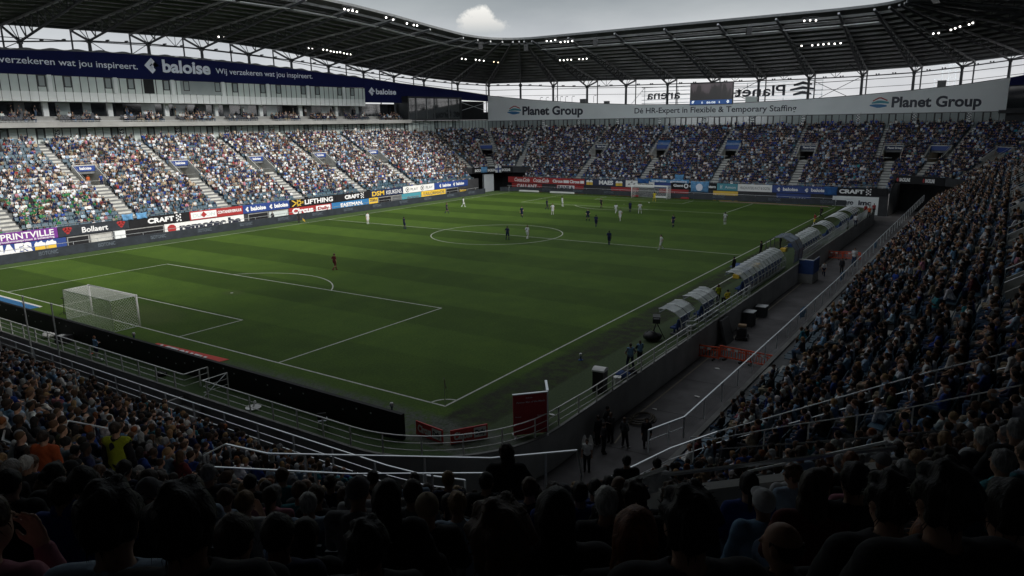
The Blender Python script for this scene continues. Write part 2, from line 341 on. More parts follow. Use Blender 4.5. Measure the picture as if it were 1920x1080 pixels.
structure(rl.build('road_marking', mat('worn_line', (.26, .23, .18), .9, .3, 6.)))

# ================================================================== STANDS (stepped terraces on a ring round the pitch)
NR, TR, RI, Z0 = 26, .8, .442, 1.9
def zrow(i): return Z0+RI*i
def drow(i): return .6+TR*i           # outer riser of row i sits at drow(i)
SEC = {'L': ((-76.8, 0), (-1, 0)), 'F': ((0, 113), (0, 1)), 'R': ((14.1, 0), (1, 0)), 'N': ((0, -11.2), (0, -1))}
ARC = {'LF': (-69.8, 106, 7.), 'FR': (7.1, 106, 7.), 'RN': (6.6, -3.7, 7.5)}
def P(sec, t, d, z=0.):
    if sec == 'L': return (-76.8-d, t, z)
    if sec == 'R': return (14.1+d, t, z)
    if sec == 'F': return (t, 113+d, z)
    if sec == 'N': return (t, -11.2-d, z)
    cx, cy, r = ARC[sec]; return (cx+(r+d)*math.cos(t), cy+(r+d)*math.sin(t), z)
def out(sec, t):
    if sec in SEC: return SEC[sec][1]
    return (math.cos(t), math.sin(t))
def lat(sec, t, tc, d): return (t-tc) if sec in SEC else (t-tc)*(ARC[sec][2]+d)
# each block of seats is split by a stairway; half-way up it meets a vomitory
AIS = {'L': [-4, 11, 26, 41.2, 56.2, 71.2, 86.0], 'F': [-55.8, -40.4, -24.8, -9.6, 5.6], 'R': [9, 24, 39, 54, 69, 84, 99], 'N': [-9, -24, -39],
       'LF': [math.radians(163), math.radians(137), math.radians(108)], 'FR': [math.radians(72), math.radians(38), math.radians(10)], 'RN': [math.radians(-12), math.radians(-48), math.radians(-80)]}
VOM = {'L': AIS['L'], 'F': AIS['F'], 'R': AIS['R'][:6], 'N': [-9, -24], 'LF': [math.radians(137)], 'FR': [math.radians(72), math.radians(38)], 'RN': [math.radians(-44)]}
V0, V1, VW = 12, 15, 1.7
RANGE = {'L': (-4.2, 106), 'F': (-69.8, 7.1), 'R': (-3.7, 106), 'N': (-52, 6.6), 'LF': (R90, math.pi), 'FR': (0, R90), 'RN': (-R90, 0)}
CUT = {'LF': 5, 'FR': 5}              # the corners start higher, over a gateway
def in_vom(sec, t, d, pad=0):
    return any(abs(lat(sec, t, c, d)) < VW+pad for c in VOM.get(sec, ())) and drow(V0)-.05-pad < d < drow(V1+1)+pad
def aisle_at(sec, t, i, pad=0):
    d = drow(i)+.4
    for c in AIS[sec]:
        w = lat(sec, t, c, d)
        lo = (1.15 if sec not in ('F', 'LF', 'FR') else .8) if i < V0 else (.62 if sec not in ('F', 'LF', 'FR') else .36)
        off = 0 if i < V0 else (-2.4 if c in VOM.get(sec, ()) and sec in SEC else (0 if c not in VOM.get(sec, ()) else -2.35))
        if abs(w-off) < lo+pad: return True
    return False
def samples(sec, step):
    a, b = RANGE[sec]
    if sec in SEC:
        n = max(1, round((b-a)/step)); ts = [a+(b-a)*i/n for i in range(n+1)]
    else:
        n = 30; ts = [a+(b-a)*i/n for i in range(n+1)]
    for c in VOM.get(sec, ()):        # break the strip at the vomitory sides
        for i in range(1):
            r = 1 if sec in SEC else ARC[sec][2]+drow(14)
            ts += [c-VW/r, c+VW/r]
    return sorted(t for t in set(ts) if a-1e-6 <= t <= b+1e-6)
STAND = {}
STL = {'L': 'sunlit main grandstand packed with spectators along the far touchline', 'F': 'shaded grandstand behind the far goal under a long white banner',
       'R': 'dark grandstand of seated spectators rising beside the sunken service road', 'N': 'dark grandstand behind the near goal seen over spectators backs'}
for k, c in (('L', (-77, 50, 0)), ('F', (-31, 113, 0)), ('R', (14, 50, 0)), ('N', (-20, -11, 0))):
    STAND[k] = thing('grandstand', STL[k], 'grandstand')
OWN = {'L': 'L', 'LF': 'L', 'F': 'F', 'FR': 'F', 'R': 'R', 'RN': 'R', 'N': 'N'}
def nrows(sec): return 31 if sec in ('RN',) else NR
for sec in RANGE:
    ts = samples(sec, 4.); m = MB(); i0 = CUT.get(sec, 0); nr = nrows(sec)
    for t0, t1 in zip(ts[:-1], ts[1:]):
        tm = (t0+t1)/2
        for i in range(i0, nr):
            a, b = drow(i), drow(i+1); 
            if i == i0: a = -.0 if i0 == 0 else a
            if V0 <= i <= V1 and any(abs(lat(sec, tm, c, drow(14))) < VW for c in VOM.get(sec, ())): continue
            z = zrow(i); last = i == nr-1
            if last: b = b+3.2
            m.quad(P(sec, t0, a, z), P(sec, t1, a, z), P(sec, t1, b, z), P(sec, t0, b, z))
            if i > i0: m.quad(P(sec, t0, a, z-RI), P(sec, t1, a, z-RI), P(sec, t1, a, z), P(sec, t0, a, z))
    m.build('terrace', K['terrace'], STAND[OWN[sec]])
    # stairways: pale treads with a half step between rows
    for c in AIS[sec]:
        hasv = c in VOM.get(sec, ()); m = MB()
        for i in range(i0, nr):
            if V0 <= i <= V1 and hasv and sec not in SEC and False: continue
            if i == V0 and hasv: m.build('stairway', K['stair'], STAND[OWN[sec]]); m = MB()
            hw = (.95 if sec not in ('F', 'LF', 'FR') else .75) if i < V0 else (.6 if sec not in ('F', 'LF', 'FR') else .34)
            off = 0 if i < V0 or not hasv else (-2.4 if sec in SEC else -2.35)
            r = 1 if sec in SEC else ARC[sec][2]+drow(i)+.4
            t0, t1 = c+(off-hw)/r, c+(off+hw)/r
            if not (RANGE[sec][0]-.2 <= c <= RANGE[sec][1]+.2): continue
            z = zrow(i); a, b = drow(i)+.002, drow(i+1)-.002
            if i == 0: a = .25
            def bx(a, b, z0, z1): m.hexa([P(sec, t0, a, z0), P(sec, t1, a, z0), P(sec, t1, b, z0), P(sec, t0, b, z0), P(sec, t0, a, z1), P(sec, t1, a, z1), P(sec, t1, b, z1), P(sec, t0, b, z1)])
            bx(a, b-.4, z-.02, z+.012)
            if i < nr-1: bx(b-.4, b, z-.02, z+RI/2)
        if m.v: m.build('stairway', K['stair'], STAND[OWN[sec]])
# vomitories
VS = {('L', 0): '', }
def vomitory(sec, c, signmat, txt=None):
    par = STAND[OWN[sec]]; r = 1 if sec in SEC else ARC[sec][2]+drow(14)
    a, b, e = drow(V0), drow(V1+1), drow(V1+1)+4
    t0, t1 = c-VW/r, c+VW/r; k = .16/r; zf = zrow(V0)-RI+.01; zt = zrow(V1+1)
    m = MB()
    def slab(ta, tb, d0, d1, z0a, z0b, z1a, z1b, mi=0):
        m.hexa([P(sec, ta, d0, z0a), P(sec, tb, d0, z0a), P(sec, tb, d1, z0b), P(sec, ta, d1, z0b), P(sec, ta, d0, z1a), P(sec, tb, d0, z1a), P(sec, tb, d1, z1b), P(sec, ta, d1, z1b)], mi)
    slab(t0+k, t1-k, a, e, zf-.1, zf-.1, zf, zf)                            # floor
    for ta, tb in ((t0, t0+k), (t1-k, t1)):
        slab(ta, tb, a, b, zf, zf, zf+.95, zt+.85)                          # sloping parapet walls
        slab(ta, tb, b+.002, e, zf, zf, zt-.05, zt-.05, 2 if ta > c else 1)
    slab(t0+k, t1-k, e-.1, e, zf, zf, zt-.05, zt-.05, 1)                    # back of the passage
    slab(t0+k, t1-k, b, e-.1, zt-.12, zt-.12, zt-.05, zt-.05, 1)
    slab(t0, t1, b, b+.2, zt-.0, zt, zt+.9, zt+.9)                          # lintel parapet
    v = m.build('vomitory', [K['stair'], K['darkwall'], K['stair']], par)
    s_ = MB(); tt = .1/r
    s_.hexa([P(sec, t0+tt, b-.14, zt-.05), P(sec, t1-tt, b-.14, zt-.05), P(sec, t1-tt, b-.04, zt-.05), P(sec, t0+tt, b-.04, zt-.05), P(sec, t0+tt, b-.14, zt+.75), P(sec, t1-tt, b-.14, zt+.75), P(sec, t1-tt, b-.04, zt+.75), P(sec, t0+tt, b-.04, zt+.75)])
    s_.build('entrance_sign', signmat, v)
    h = MB()
    for ta in (t0+k/2, t1-k/2): h.tube([P(sec, ta, a-.05, zf), P(sec, ta, a-.05, zf+1.35), P(sec, ta, b, zt+1.2)], .03, 5)
    h.tube([P(sec, t0, b+.1, zt+1.15), P(sec, t1, b+.1, zt+1.15)], .03, 5)
    h.tube([P(sec, t0+.1/r, a-.6, zrow(V0-1)+.9), P(sec, c+.3/r, a-.6, zrow(V0-1)+.9)], .025, 5)
    h.build('handrail', K['galv'], v)
    if sec in ('F', 'FR'):
        q = MB(); q.hexa([P(sec, c-.5/r, b+.4, zt-.22), P(sec, c+.5/r, b+.4, zt-.22), P(sec, c+.5/r, b+.55, zt-.22), P(sec, c-.5/r, b+.55, zt-.22), P(sec, c-.5/r, b+.4, zt-.16), P(sec, c+.5/r, b+.4, zt-.16), P(sec, c+.5/r, b+.55, zt-.16), P(sec, c-.5/r, b+.55, zt-.16)])
        q.build('passage_light', K['tube_light'], v)
    return v, (t0, t1, b-.145, zt)
VOMS = []
for sec in VOM:
    for c in VOM[sec]:
        sm = K['bluebright'] if sec in ('L', 'LF') or (sec, c) in (('F', -40.4), ('F', -24.8)) else (K['navy'] if sec != 'FR' else K['bluebright'])
        VOMS.append((sec, c, *vomitory(sec, c, sm)))
# front walls, parapets and gateways
def wallstrip(m, sec, d0, d1, z0, z1, step=4., ta=None, tb=None, mi=0):
    a, b = RANGE[sec]; a = a if ta is None else ta; b = b if tb is None else tb
    n = max(1, int(abs(b-a)/step)) if sec in SEC else 10
    for i in range(n):
        t0, t1 = a+(b-a)*i/n, a+(b-a)*(i+1)/n
        m.hexa([P(sec, t0, d0, z0), P(sec, t1, d0, z0), P(sec, t1, d1, z0), P(sec, t0, d1, z0), P(sec, t0, d0, z1), P(sec, t1, d0, z1), P(sec, t1, d1, z1), P(sec, t0, d1, z1)], mi)
for sec, zt in (('L', 2.75), ('F', 2.75), ('R', 1.98), ('N', 1.98), ('RN', 1.98)):
    m = MB()
    wallstrip(m, sec, 0, .25, -2.02, zt); m.build('front_wall', K['concrete'] if sec in ('R', 'RN') else K['darkwall'], STAND[OWN[sec]])
for sec in ('LF', 'FR'):               # gateway under the corner block
    m = MB(); i = CUT[sec]
    wallstrip(m, sec, drow(i)-.2, drow(i), zrow(i)-.65, zrow(i)+.75); wallstrip(m, sec, drow(i)+6, drow(i)+6.2, -2.02, zrow(i), mi=1)
    a, b = RANGE[sec]
    for t in (a+.02, b-.02):
        m.hexa([P(sec, t-.01, .25, -2.02), P(sec, t+.01, .25, -2.02), P(sec, t+.01, drow(i)+6, -2.02), P(sec, t-.01, drow(i)+6, -2.02), P(sec, t-.01, .25, zrow(0)+.2), P(sec, t+.01, .25, zrow(0)+.2), P(sec, t+.01, drow(i)+6, zrow(i)+3), P(sec, t-.01, drow(i)+6, zrow(i)+3)])
    tm = (a+b)/2+.12
    if sec == 'LF': m.hexa([P(sec, tm-.1, drow(i)+.3, -2.02), P(sec, tm+.1, drow(i)+.3, -2.02), P(sec, tm+.1, drow(i)+1.5, -2.02), P(sec, tm-.1, drow(i)+1.5, -2.02), P(sec, tm-.1, drow(i)+.3, zrow(i)-1), P(sec, tm+.1, drow(i)+.3, zrow(i)-1), P(sec, tm+.1, drow(i)+1.5, zrow(i)-1), P(sec, tm-.1, drow(i)+1.5, zrow(i)-1)], 2)
    m.build('gateway', [K['darkwall'], K['black'], K['panel2']], STAND[OWN[sec]])
# ================================================================== OUTER WALLS, GLAZING, BANNERS
def plane(a, b):   # a wall plane from plan point a to b: returns f(s metres, z, off) and its length; off is towards the pitch
    a, b = Vector((*a, 0)), Vector((*b, 0)); t = (b-a).normalized(); L = (b-a).length
    nrm = Vector((t.y, -t.x, 0)); c = Vector((-33, 52, 0))
    if (c-a).dot(nrm) < 0: nrm = -nrm
    return (lambda s_, z, off=0.: tuple(a+t*s_+nrm*off+Vector((0, 0, z)))), L, t, nrm
def pbox(m, f, s0, s1, z0, z1, o0, o1, mi=0):
    m.hexa([f(s0, z0, o0), f(s1, z0, o0), f(s1, z0, o1), f(s0, z0, o1), f(s0, z1, o0), f(s1, z1, o0), f(s1, z1, o1), f(s0, z1, o1)], mi)
def curved_band(m, f, pts, zb, o0, o1, mi=0):   # band whose top follows (s, z) points; zb constant or list
    for j in range(len(pts)-1):
        (s0, z0), (s1, z1) = pts[j], pts[j+1]; b0 = zb[j] if isinstance(zb, list) else zb; b1 = zb[j+1] if isinstance(zb, list) else zb
        m.hexa([f(s0, b0, o0), f(s1, b1, o0), f(s1, b1, o1), f(s0, b0, o1), f(s0, z0, o0), f(s1, z1, o0), f(s1, z1, o1), f(s0, z0, o1)], mi)
def glazing(par, f, L, z0, z1, step=1.25, frames=(), panelmat='panel', o=0., pillars=()):
    """a run of pale blind-backed panels with dark mullions; some bays are framed windows"""
    m = MB(); pbox(m, f, 0, L, z0, z1, o-.3, o); m.build('wall_panel', K[panelmat], par)
    m = MB(); n = int(L/step)
    for i in range(n+1): pbox(m, f, i*step-.06, i*step+.06, z0+.002, z1-.002, o, o+.05)
    pbox(m, f, 0, L, z1-.1, z1+.0, o+.052, o+.07)
    m.build('mullion', K['frame'], par)
    for i in frames:
        if i >= n: continue
        w = MB(); s0, s1 = i*step+.036, (i+1)*step-.036; hh = z1-z0
        zb = z0+.28*hh if hh > 1.9 else z0+.03
        for a, b, c, d in ((s0, s0+.17, zb, z1-.1), (s1-.17, s1, zb, z1-.1), (s0+.12, s1-.12, zb, zb+.14), (s0+.12, s1-.12, z1-.2, z1-.1)): pbox(w, f, a, b, c, d, o+.002, o+.09)
        wo_ = w.build('window', K['frame'], par)
        g_ = MB(); pbox(g_, f, s0+.122, s1-.122, zb+.142, z1-.202, o+.002, o+.03); g_.build('pane', K['glassb'], wo_)
    for s_ in pillars:
        q = MB(); pbox(q, f, s_-.3, s_+.3, z0-.01, z1, o+.06, o+.2); q.build('pillar', K['panel2'], par)
fL, LL, _, _ = plane((-99, -6), (-99, 93.5)); fC, LC, _, _ = plane((-99, 93.5), (-94.3, 134.5)); fF, LFm, _, _ = plane((-94.3, 134.5), (22.3, 134.5)); fR, LR, _, _ = plane((22.3, 134.5), (36.3, 121)); fR2, LR2, _, _ = plane((36.3, 121), (36.3, -12))
HB = thing('hospitality_building', 'pale glazed hospitality building with a crowded balcony below the dark blue banner', 'building')
fr = [i for i in range(0, 90) if i % 5 in (1, 4) and i % 7]
glazing(HB, fL, LL, 12.97, 15.35, 1.25, [i for i in range(2, 80) if i % 9 in (2, 6)], pillars=())
glazing(HB, fC, LC, 12.97, 15.95, 1.25, [3, 9, 17, 22])
# balcony
m = MB(); pbox(m, fL, 0, LL, 15.35, 15.65, 0.072, 2.5); pbox(m, fC, 0, 11.8, 15.35, 15.65, .072, 2.2)
pbox(m, fL, 0, LL, 15.4, 16.15, 2.502, 2.62); pbox(m, fC, 0, 11.8, 15.4, 16.15, 2.202, 2.32)
for k_, (o0, zz) in enumerate(((-2.9, 17.1), (-1.9, 16.8), (-.9, 16.45), (.1, 16.1))): pbox(m, fL, 0, LL, zz-.5, zz, o0, o0+.998); pbox(m, fC, 0, 11.8, zz-.5, zz, o0, o0+.998)
m.build('balcony', mat('balcony_concrete', (.36, .36, .35), .85, .12, .8, dirt=.2), HB)
m = MB(); pbox(m, fL, 0, LL, 16.3, 16.36, 2.53, 2.6); m.build('balcony_rail', K['galv'], HB)
# dark lounge glazing behind the balcony
m = MB(); pbox(m, fL, 0, LL, 17.1, 19.3, -3.4, -3.0); pbox(m, fC, 0, 12, 17.1, 19.9, -3.4, -3.0); m.build('lounge_glazing', K['glassd'], HB)
for s_ in range(3, int(LL), 10):
    q = MB(); pbox(q, fL, s_-.4, s_+.4, 17.1, 19.3, -2.99, -2.5); q.build('pillar', K['panel2'], HB)
rs = random.Random(3)
for s_ in range(3, int(LL), 10):      # curtains, doorways and lit interiors of the lounges
    for k_ in range(2):
        a = s_+.8+k_*4.3+rs.random(); b = a+1.2+rs.random()*1.8
        q = MB(); pbox(q, fL, a, b, 17.12, 19.25, -2.985, -2.95); q.build('door_panel', rs.choice([K['glassb'], K['steel2'], K['black'], K['glassb']]), HB)
m = MB(); pbox(m, fL, 0, LL, 19.3, 20.75, -3.0, -.02)
m.build('spandrel', K['panel2'], HB)
m = MB()
for i in range(int(LL/1.25)+1): pbox(m, fL, i*1.25-.02, i*1.25+.02, 19.3, 20.75, -.019, .012)
m.build('joint', K['frame'], HB)
glazing(HB, fL, LL, 20.75, 23.25, 1.25, [i for i in range(1, 80) if i % 8 in (1, 4)], pillars=[s_ for s_ in range(3, int(LL), 10)])
for a, b, mt in ((47.8, 49.6, 'black'), (54.5, 62.5, 'glassb')):
    q = MB(); pbox(q, fL, a, b, 20.85, 23.15, .052, .08); q.build('window', K[mt], HB)
# blue banner along the left, its top a shallow arch
BL = setp(thing('banner', 'long dark blue banner with pale slogans and diamond emblem above the main stand', 'banner'), None)
topL = [(0, 25.4), (15, 26.1), (27, 26.48), (34, 26.83), (42, 27.06), (53, 27.09), (67, 26.8), (81, 26.32), (LL, 25.35)]
m = MB(); curved_band(m, fL, topL, [23.2]*8+[23.3], -.3, .12); m.build('cloth', K['blue'], BL)
m = MB(); curved_band(m, fL, [(s_, z+.3+.12*math.sin(s_*1.7)) for s_, z in [(x*.5, np.interp(x*.5, *zip(*topL))) for x in range(int(LL*2))]], [np.interp(x*.5, *zip(*topL))-.02 for x in range(int(LL*2))], -3.5, -.31)
m.build('parapet_cover', K['steel2'], BL)
BC = setp(thing('banner', 'tapering dark blue banner with small emblem at the far end of the hospitality building', 'banner'), None)
topC = [(0, 25.35), (10.7, 24.5), (19, 24.0), (30, 23.25), (LC, 22.35)]
m = MB(); curved_band(m, fC, [(0, 25.35), (10.7, 24.5)], 20.1, -.3, .14); curved_band(m, fC, topC[1:], [21.5, 21.4, 21.1, 20.8], -.3, .14); m.build('cloth', K['blue'], BC)
m = MB(); curved_band(m, fC, [(s_, z+.18) for s_, z in topC], [z for s_, z in topC], -1.5, .0); m.build('coping', K['steel2'], BC)
BX = thing('control_box', 'black glazed commentary box jutting out of the corner beneath the blue banner', 'box')
m = MB(); pbox(m, fC, 10.8, 29.0, 16.0, 16.35, -2, 2.2); pbox(m, fC, 10.8, 29.0, 21.2, 21.6, -2, 2.2); pbox(m, fC, 10.8, 11.2, 16.352, 21.198, -2, 2.2); pbox(m, fC, 28.6, 29.0, 16.352, 21.198, -2, 2.2); pbox(m, fC, 11.2, 28.6, 16.352, 21.198, -2, -1.8)
m.build('shell', K['frame'], BX)
m = MB(); pbox(m, fC, 11.22, 28.58, 16.36, 21.19, 1.9, 1.95); m.build('glazing', K['glassd'], BX)
m = MB(); [pbox(m, fC, s_-.09, s_+.09, 16.36, 21.19, 1.952, 2.1) for s_ in (13.6, 17.0, 19.6, 24.5)]; m.build('mullion', K['steel2'], BX)
SR = thing('equipment_bay', 'dark bay with crossed white braces beside the white banner', 'bay')
m = MB(); pbox(m, fC, 29.01, LC, 16.0, 20.8, -2, -1.6); pbox(m, fC, 29.01, LC, 16.0, 18.0, -1.59, .1); m.build('recess', K['black'], SR)
m = MB(); m.bar(fC(30, 18.2, .1), fC(LC-.2, 20.6, .1), .12, .1); m.bar(fC(30, 20.6, .22), fC(LC-.2, 18.2, .22), .12, .1); m.build('brace', K['galv'], SR)
# far wall: glazing strip and the white banner with a sagging top
FW = thing('concourse_wall', 'glazed concourse wall behind the top row of the far stand', 'wall')
glazing(FW, fF, LFm, 12.97, 15.72, 1.3, [i for i in range(3, 88) if i % 6 in (0, 3)], 'glassb', o=-.05)
BF = setp(thing('banner', 'very long white banner with dark lettering and two layered emblems above the far stand', 'banner'), None)
topF = [(x+94.3, z) for x, z in ((-94.3, 22.23), (-79.8, 20.68), (-64.2, 19.45), (-49.9, 18.7), (-36.8, 18.46), (-24.8, 18.47), (-13.8, 18.75), (-3.6, 19.22), (5.9, 19.81), (14.6, 20.55), (22.3, 21.5))]
ss = [LFm*i/60 for i in range(61)]; tF = [(s_, float(np.interp(s_, *zip(*topF)))) for s_ in ss]
m = MB(); curved_band(m, fF, tF, 15.72, -.3, .15); m.build('cloth', K['fascia'], BF)
m = MB(); curved_band(m, fF, [(a, b+.14) for a, b in tF], [b for a, b in tF], -.6, .2); pbox(m, fF, 0, LFm, 15.6, 15.72, -.3, .22); m.build('coping', K['steel2'], BF)
# right-hand buildings (dark)
RB = thing('hospitality_building', 'dark blue and black building in shade at the far end of the right stand', 'building')
m = MB()
for f, L in ((fR, LR), (fR2, LR2)): pbox(m, f, 0, L, 12.97, 20.2, -.4, 0); pbox(m, f, 0, L, 15.3, 15.9, 0.002, 1.6)
m.build('wall_panel', K['darkwall'], RB)
m = MB()
for f, L in ((fR, LR), (fR2, LR2)): pbox(m, f, 0.05, L-.05, 16.2, 20.0, .004, .05)
m.build('lounge_glazing', K['glassd'], RB)
m = MB()
for f, L in ((fR, LR),): curved_band(m, f, [(0, 21.6), (L, 23.4)], 20.2, -.4, .1)
curved_band(m, fR2, [(0, 23.4), (8, 25.2), (20, 26.6), (LR2, 27)], 20.2, -.4, .1)  # fascia raised towards the roof to block sun through the gap
m.build('fascia', K['blue'], RB)
NW = thing('concourse_wall', 'dark rear concourse wall at the back of the near stand behind the spectators', 'wall')
m = MB(); pts = [(36.3, -12), (33.5, -28), (24, -41), (6, -47), (-60, -47)]
for a, b in zip(pts[:-1], pts[1:]):
    f, L, _, _ = plane(a, b); pbox(m, f, 0, L, 12, 22.8, -.4, 0)  # unseen back wall, its height set to hold back light from the rear
f, L, _, _ = plane((-60, -47), (-60, -11)); pbox(m, f, 0, L, -2, 18, -.4, 0)
m.build('wall_panel', K['darkwall'], NW)
# ================================================================== ROOF
from mathutils.bvhtree import BVHTree
# stations: tip (inner edge), column junction, rear end, in plan; heights of each
def ip(x, xs, ys): return float(np.interp(x, xs, ys))
ST = []
for y in (-36, -26, -16, -6, 4, 14, 24.2, 34.3, 44.1, 54.1, 64.1, 74.2, 84.1, 94.4):
    zt = ip(y, [-36, -6, 14, 34, 46, 58, 67, 76, 84, 93], [30, 32.2, 33.6, 34.6, 35.0, 34.95, 34.5, 33.9, 33.2, 32.5]); zj = ip(y, [-36, -6, 24, 34, 44, 54, 64, 74, 84, 94], [24, 26, 27.9, 28.8, 29.1, 29, 28.7, 28.2, 27.6, 26.85]); zr = ip(y, [-36, -6, 24, 34, 54, 64, 74, 84, 94], [26, 28.5, 31.2, 31.4, 31.8, 31.5, 31.1, 30.2, 29.2])
    ST.append(((-71, y), (-100, y), (-105.5, y), zt, zj, zr))
for tip, j, zj, zr in (((-70.9, 99.2), (-99.6, 103.9), 26.2, 28.4), ((-70.3, 102.9), (-99, 114), 25.7, 27.4), ((-68.9, 105.3), (-97.4, 125.5), 25.2, 26.6), ((-67.2, 106.8), (-95.3, 136.4), 25.0, 26.2), ((-66.0, 107.4), (-84.7, 136.), 24.66, 26.0), ((-65.0, 107.8), (-74.7, 136.), 24.0, 25.8)):
    t, q = Vector(tip), Vector(j); r = q+(q-t).normalized()*5.5
    ST.append((tip, j, tuple(r), 32.45, zj, zr))
for x in (-64.87, -54.3, -43.75, -33.3, -22.9, -12.6, -2.45):
    ST.append(((x if x > -60 else -63.2, 108), (x, 136), (x, 141.5), 32.4, ip(x, [-65, -54, -44, -13, -2], [23.5, 23.4, 23.25, 23., 23.05]), ip(x, [-65, -54, -23, -12, -2], [25.6, 25.3, 24.4, 24.6, 24.85])))
for tip, j, zj, zr in (((3.0, 107.6), (6.7, 136), 23.3, 25.1), ((5.3, 106.5), (14.6, 136), 23.9, 25.6), ((6.9, 104.9), (22, 136), 24.7, 26.3), ((7.8, 103.3), (31, 131), 25.3, 27.0), ((8.3, 101.6), (37, 122), 25.9, 27.8)):
    t, q = Vector(tip), Vector(j); r = q+(q-t).normalized()*5.5; ST.append((tip, j, tuple(r), 32.45, zj, zr))
for y in (112, 102, 92, 82, 72, 62, 52, 42, 32, 22, 12, 2):
    ty = min(y, 99) if y > 100 else y
    ST.append(((8.5, ty if y < 105 else 100.2), (38, y), (43.5, y), ip(y, [2, 32, 52, 72, 93, 112], [33, 34.6, 35, 34, 32.6, 32.5]), ip(y, [2, 52, 112], [26, 29, 26.4]), ip(y, [2, 52, 112], [28.6, 31.5, 28.6])))
for tip, j, zj, zr in (((8.3, -2), (38, -8), 26, 28), ((7.5, -4.5), (36, -24), 25.5, 27.5), ((5.5, -6.5), (29, -39), 25.2, 27), ((2, -8), (14, -46), 25, 26.8)):
    t, q = Vector(tip), Vector(j); r = q+(q-t).normalized()*5.5; ST.append((tip, j, tuple(r), 32.6, zj, zr))
for x in (2, -8, -18, -28, -38, -48, -58, -68): ST.append(((x-1, -8), (x, -46), (x, -51.5), 32.4, 24.5, 26.4))
RF = thing('stadium_roof', 'dark steel cantilever roof sweeping round the stadium above the stands', 'roof')
FR_ = [0, .02]+[i/14 for i in range(1, 15)]
dv, df = [], []
def deck_pt(s_, f, dz=0):
    tip, j, r, zt, zj, zr = s_; return (tip[0]+(r[0]-tip[0])*f, tip[1]+(r[1]-tip[1])*f, zt+(zr-zt)*f+dz)
m = MB(); e_ = MB(); pu = MB()
for a, b in zip(ST[:-1], ST[1:]):
    for f0, f1 in zip(FR_[:-1], FR_[1:]):
        q = [deck_pt(a, f0), deck_pt(b, f0), deck_pt(b, f1), deck_pt(a, f1)]
        base = len(dv); dv += q; df.append(tuple(range(base, base+4)))
        m.add(q, [(0, 1, 2, 3)]); m.add([(x, y, z+.35) for x, y, z in q], [(3, 2, 1, 0)])
    for f in FR_[2:]:
        p0, p1 = Vector(deck_pt(a, f, -.22)), Vector(deck_pt(b, f, -.22))
        if (p1-p0).length > .5: pu.bar(p0, p1, .22, .42)
    e_.bar(deck_pt(a, 0, .16), deck_pt(b, 0, .16), .3, .42)
    e_.bar(deck_pt(a, 1, .1), deck_pt(b, 1, .1), .3, .6)
m.build('roof_deck', K['roofdeck'], RF); e_.build('edge_gutter', K['steel2'], RF); pu.build('purlin_grid', K['purlin'], RF)
DECK = BVHTree.FromPolygons(dv, df)
def vis(s_): return (s_[1][0] < -95 and s_[1][1] > 0) or s_[1][1] > 20
hv = MB()
js = [s_ for s_ in ST if vis(s_)]
for n_, s_ in enumerate(js):
    tip, j, r, zt, zj, zr = s_; up_ = lambda f, dz=0: Vector(deck_pt(s_, f, dz))
    J = Vector((*j, zj)); T = Vector((*tip, zt-.5)); Rr = Vector((*r, zr-.55))
    t = MB(); t.tube([T, J], .20, 6, 0); t.bar(T+Vector((0, 0, .05)), Rr, .30, .30, 1); t.tube([J, Rr], .2, 6)
    L = (Vector((*r, 0))-Vector((*tip, 0))).length; fj = (Vector((*j, 0))-Vector((*tip, 0))).length/L
    nw = 9
    for k in range(1, nw+1):
        f0 = fj*(.30+.70*(k-1)/nw); f1 = fj*(.30+.70*k/nw)
        A = T.lerp(J, f1/fj); B = T.lerp(Rr, f0); B2 = T.lerp(Rr, f1)
        if k < nw: t.tube([A, B2], .085, 4)
        t.tube([T.lerp(J, f0/fj), B2], .10, 4)
    for f in (.93, .87): t.tube([J, T.lerp(Rr, f)], .07, 5)
    t.build('truss', [K['steel'], K['chord']], RF)
    c = MB(); zb = 22.0 if j[0] < -94 and j[1] < 95 else 15.8
    if j[0] > 30: zb = 18
    c.tube([(*j, zb), (*j, zj-1.2), (*j, zj+.15)], .30, 8, r2=.24); c.box(j[0]-.3, j[0]+.3, j[1]-.3, j[1]+.3, zj-.35, zj+.35)
    if -60 < j[0] < 20: c.tube([(j[0], j[1], zb+4.5), (j[0]+.6, j[1]-1.6, zb)], .10, 5)
    c.build('column', K['steel'], RF)
    p = MB(); p.tube([(*r, 14), Rr], .14, 6); p.build('rear_post', K['steel'], RF)
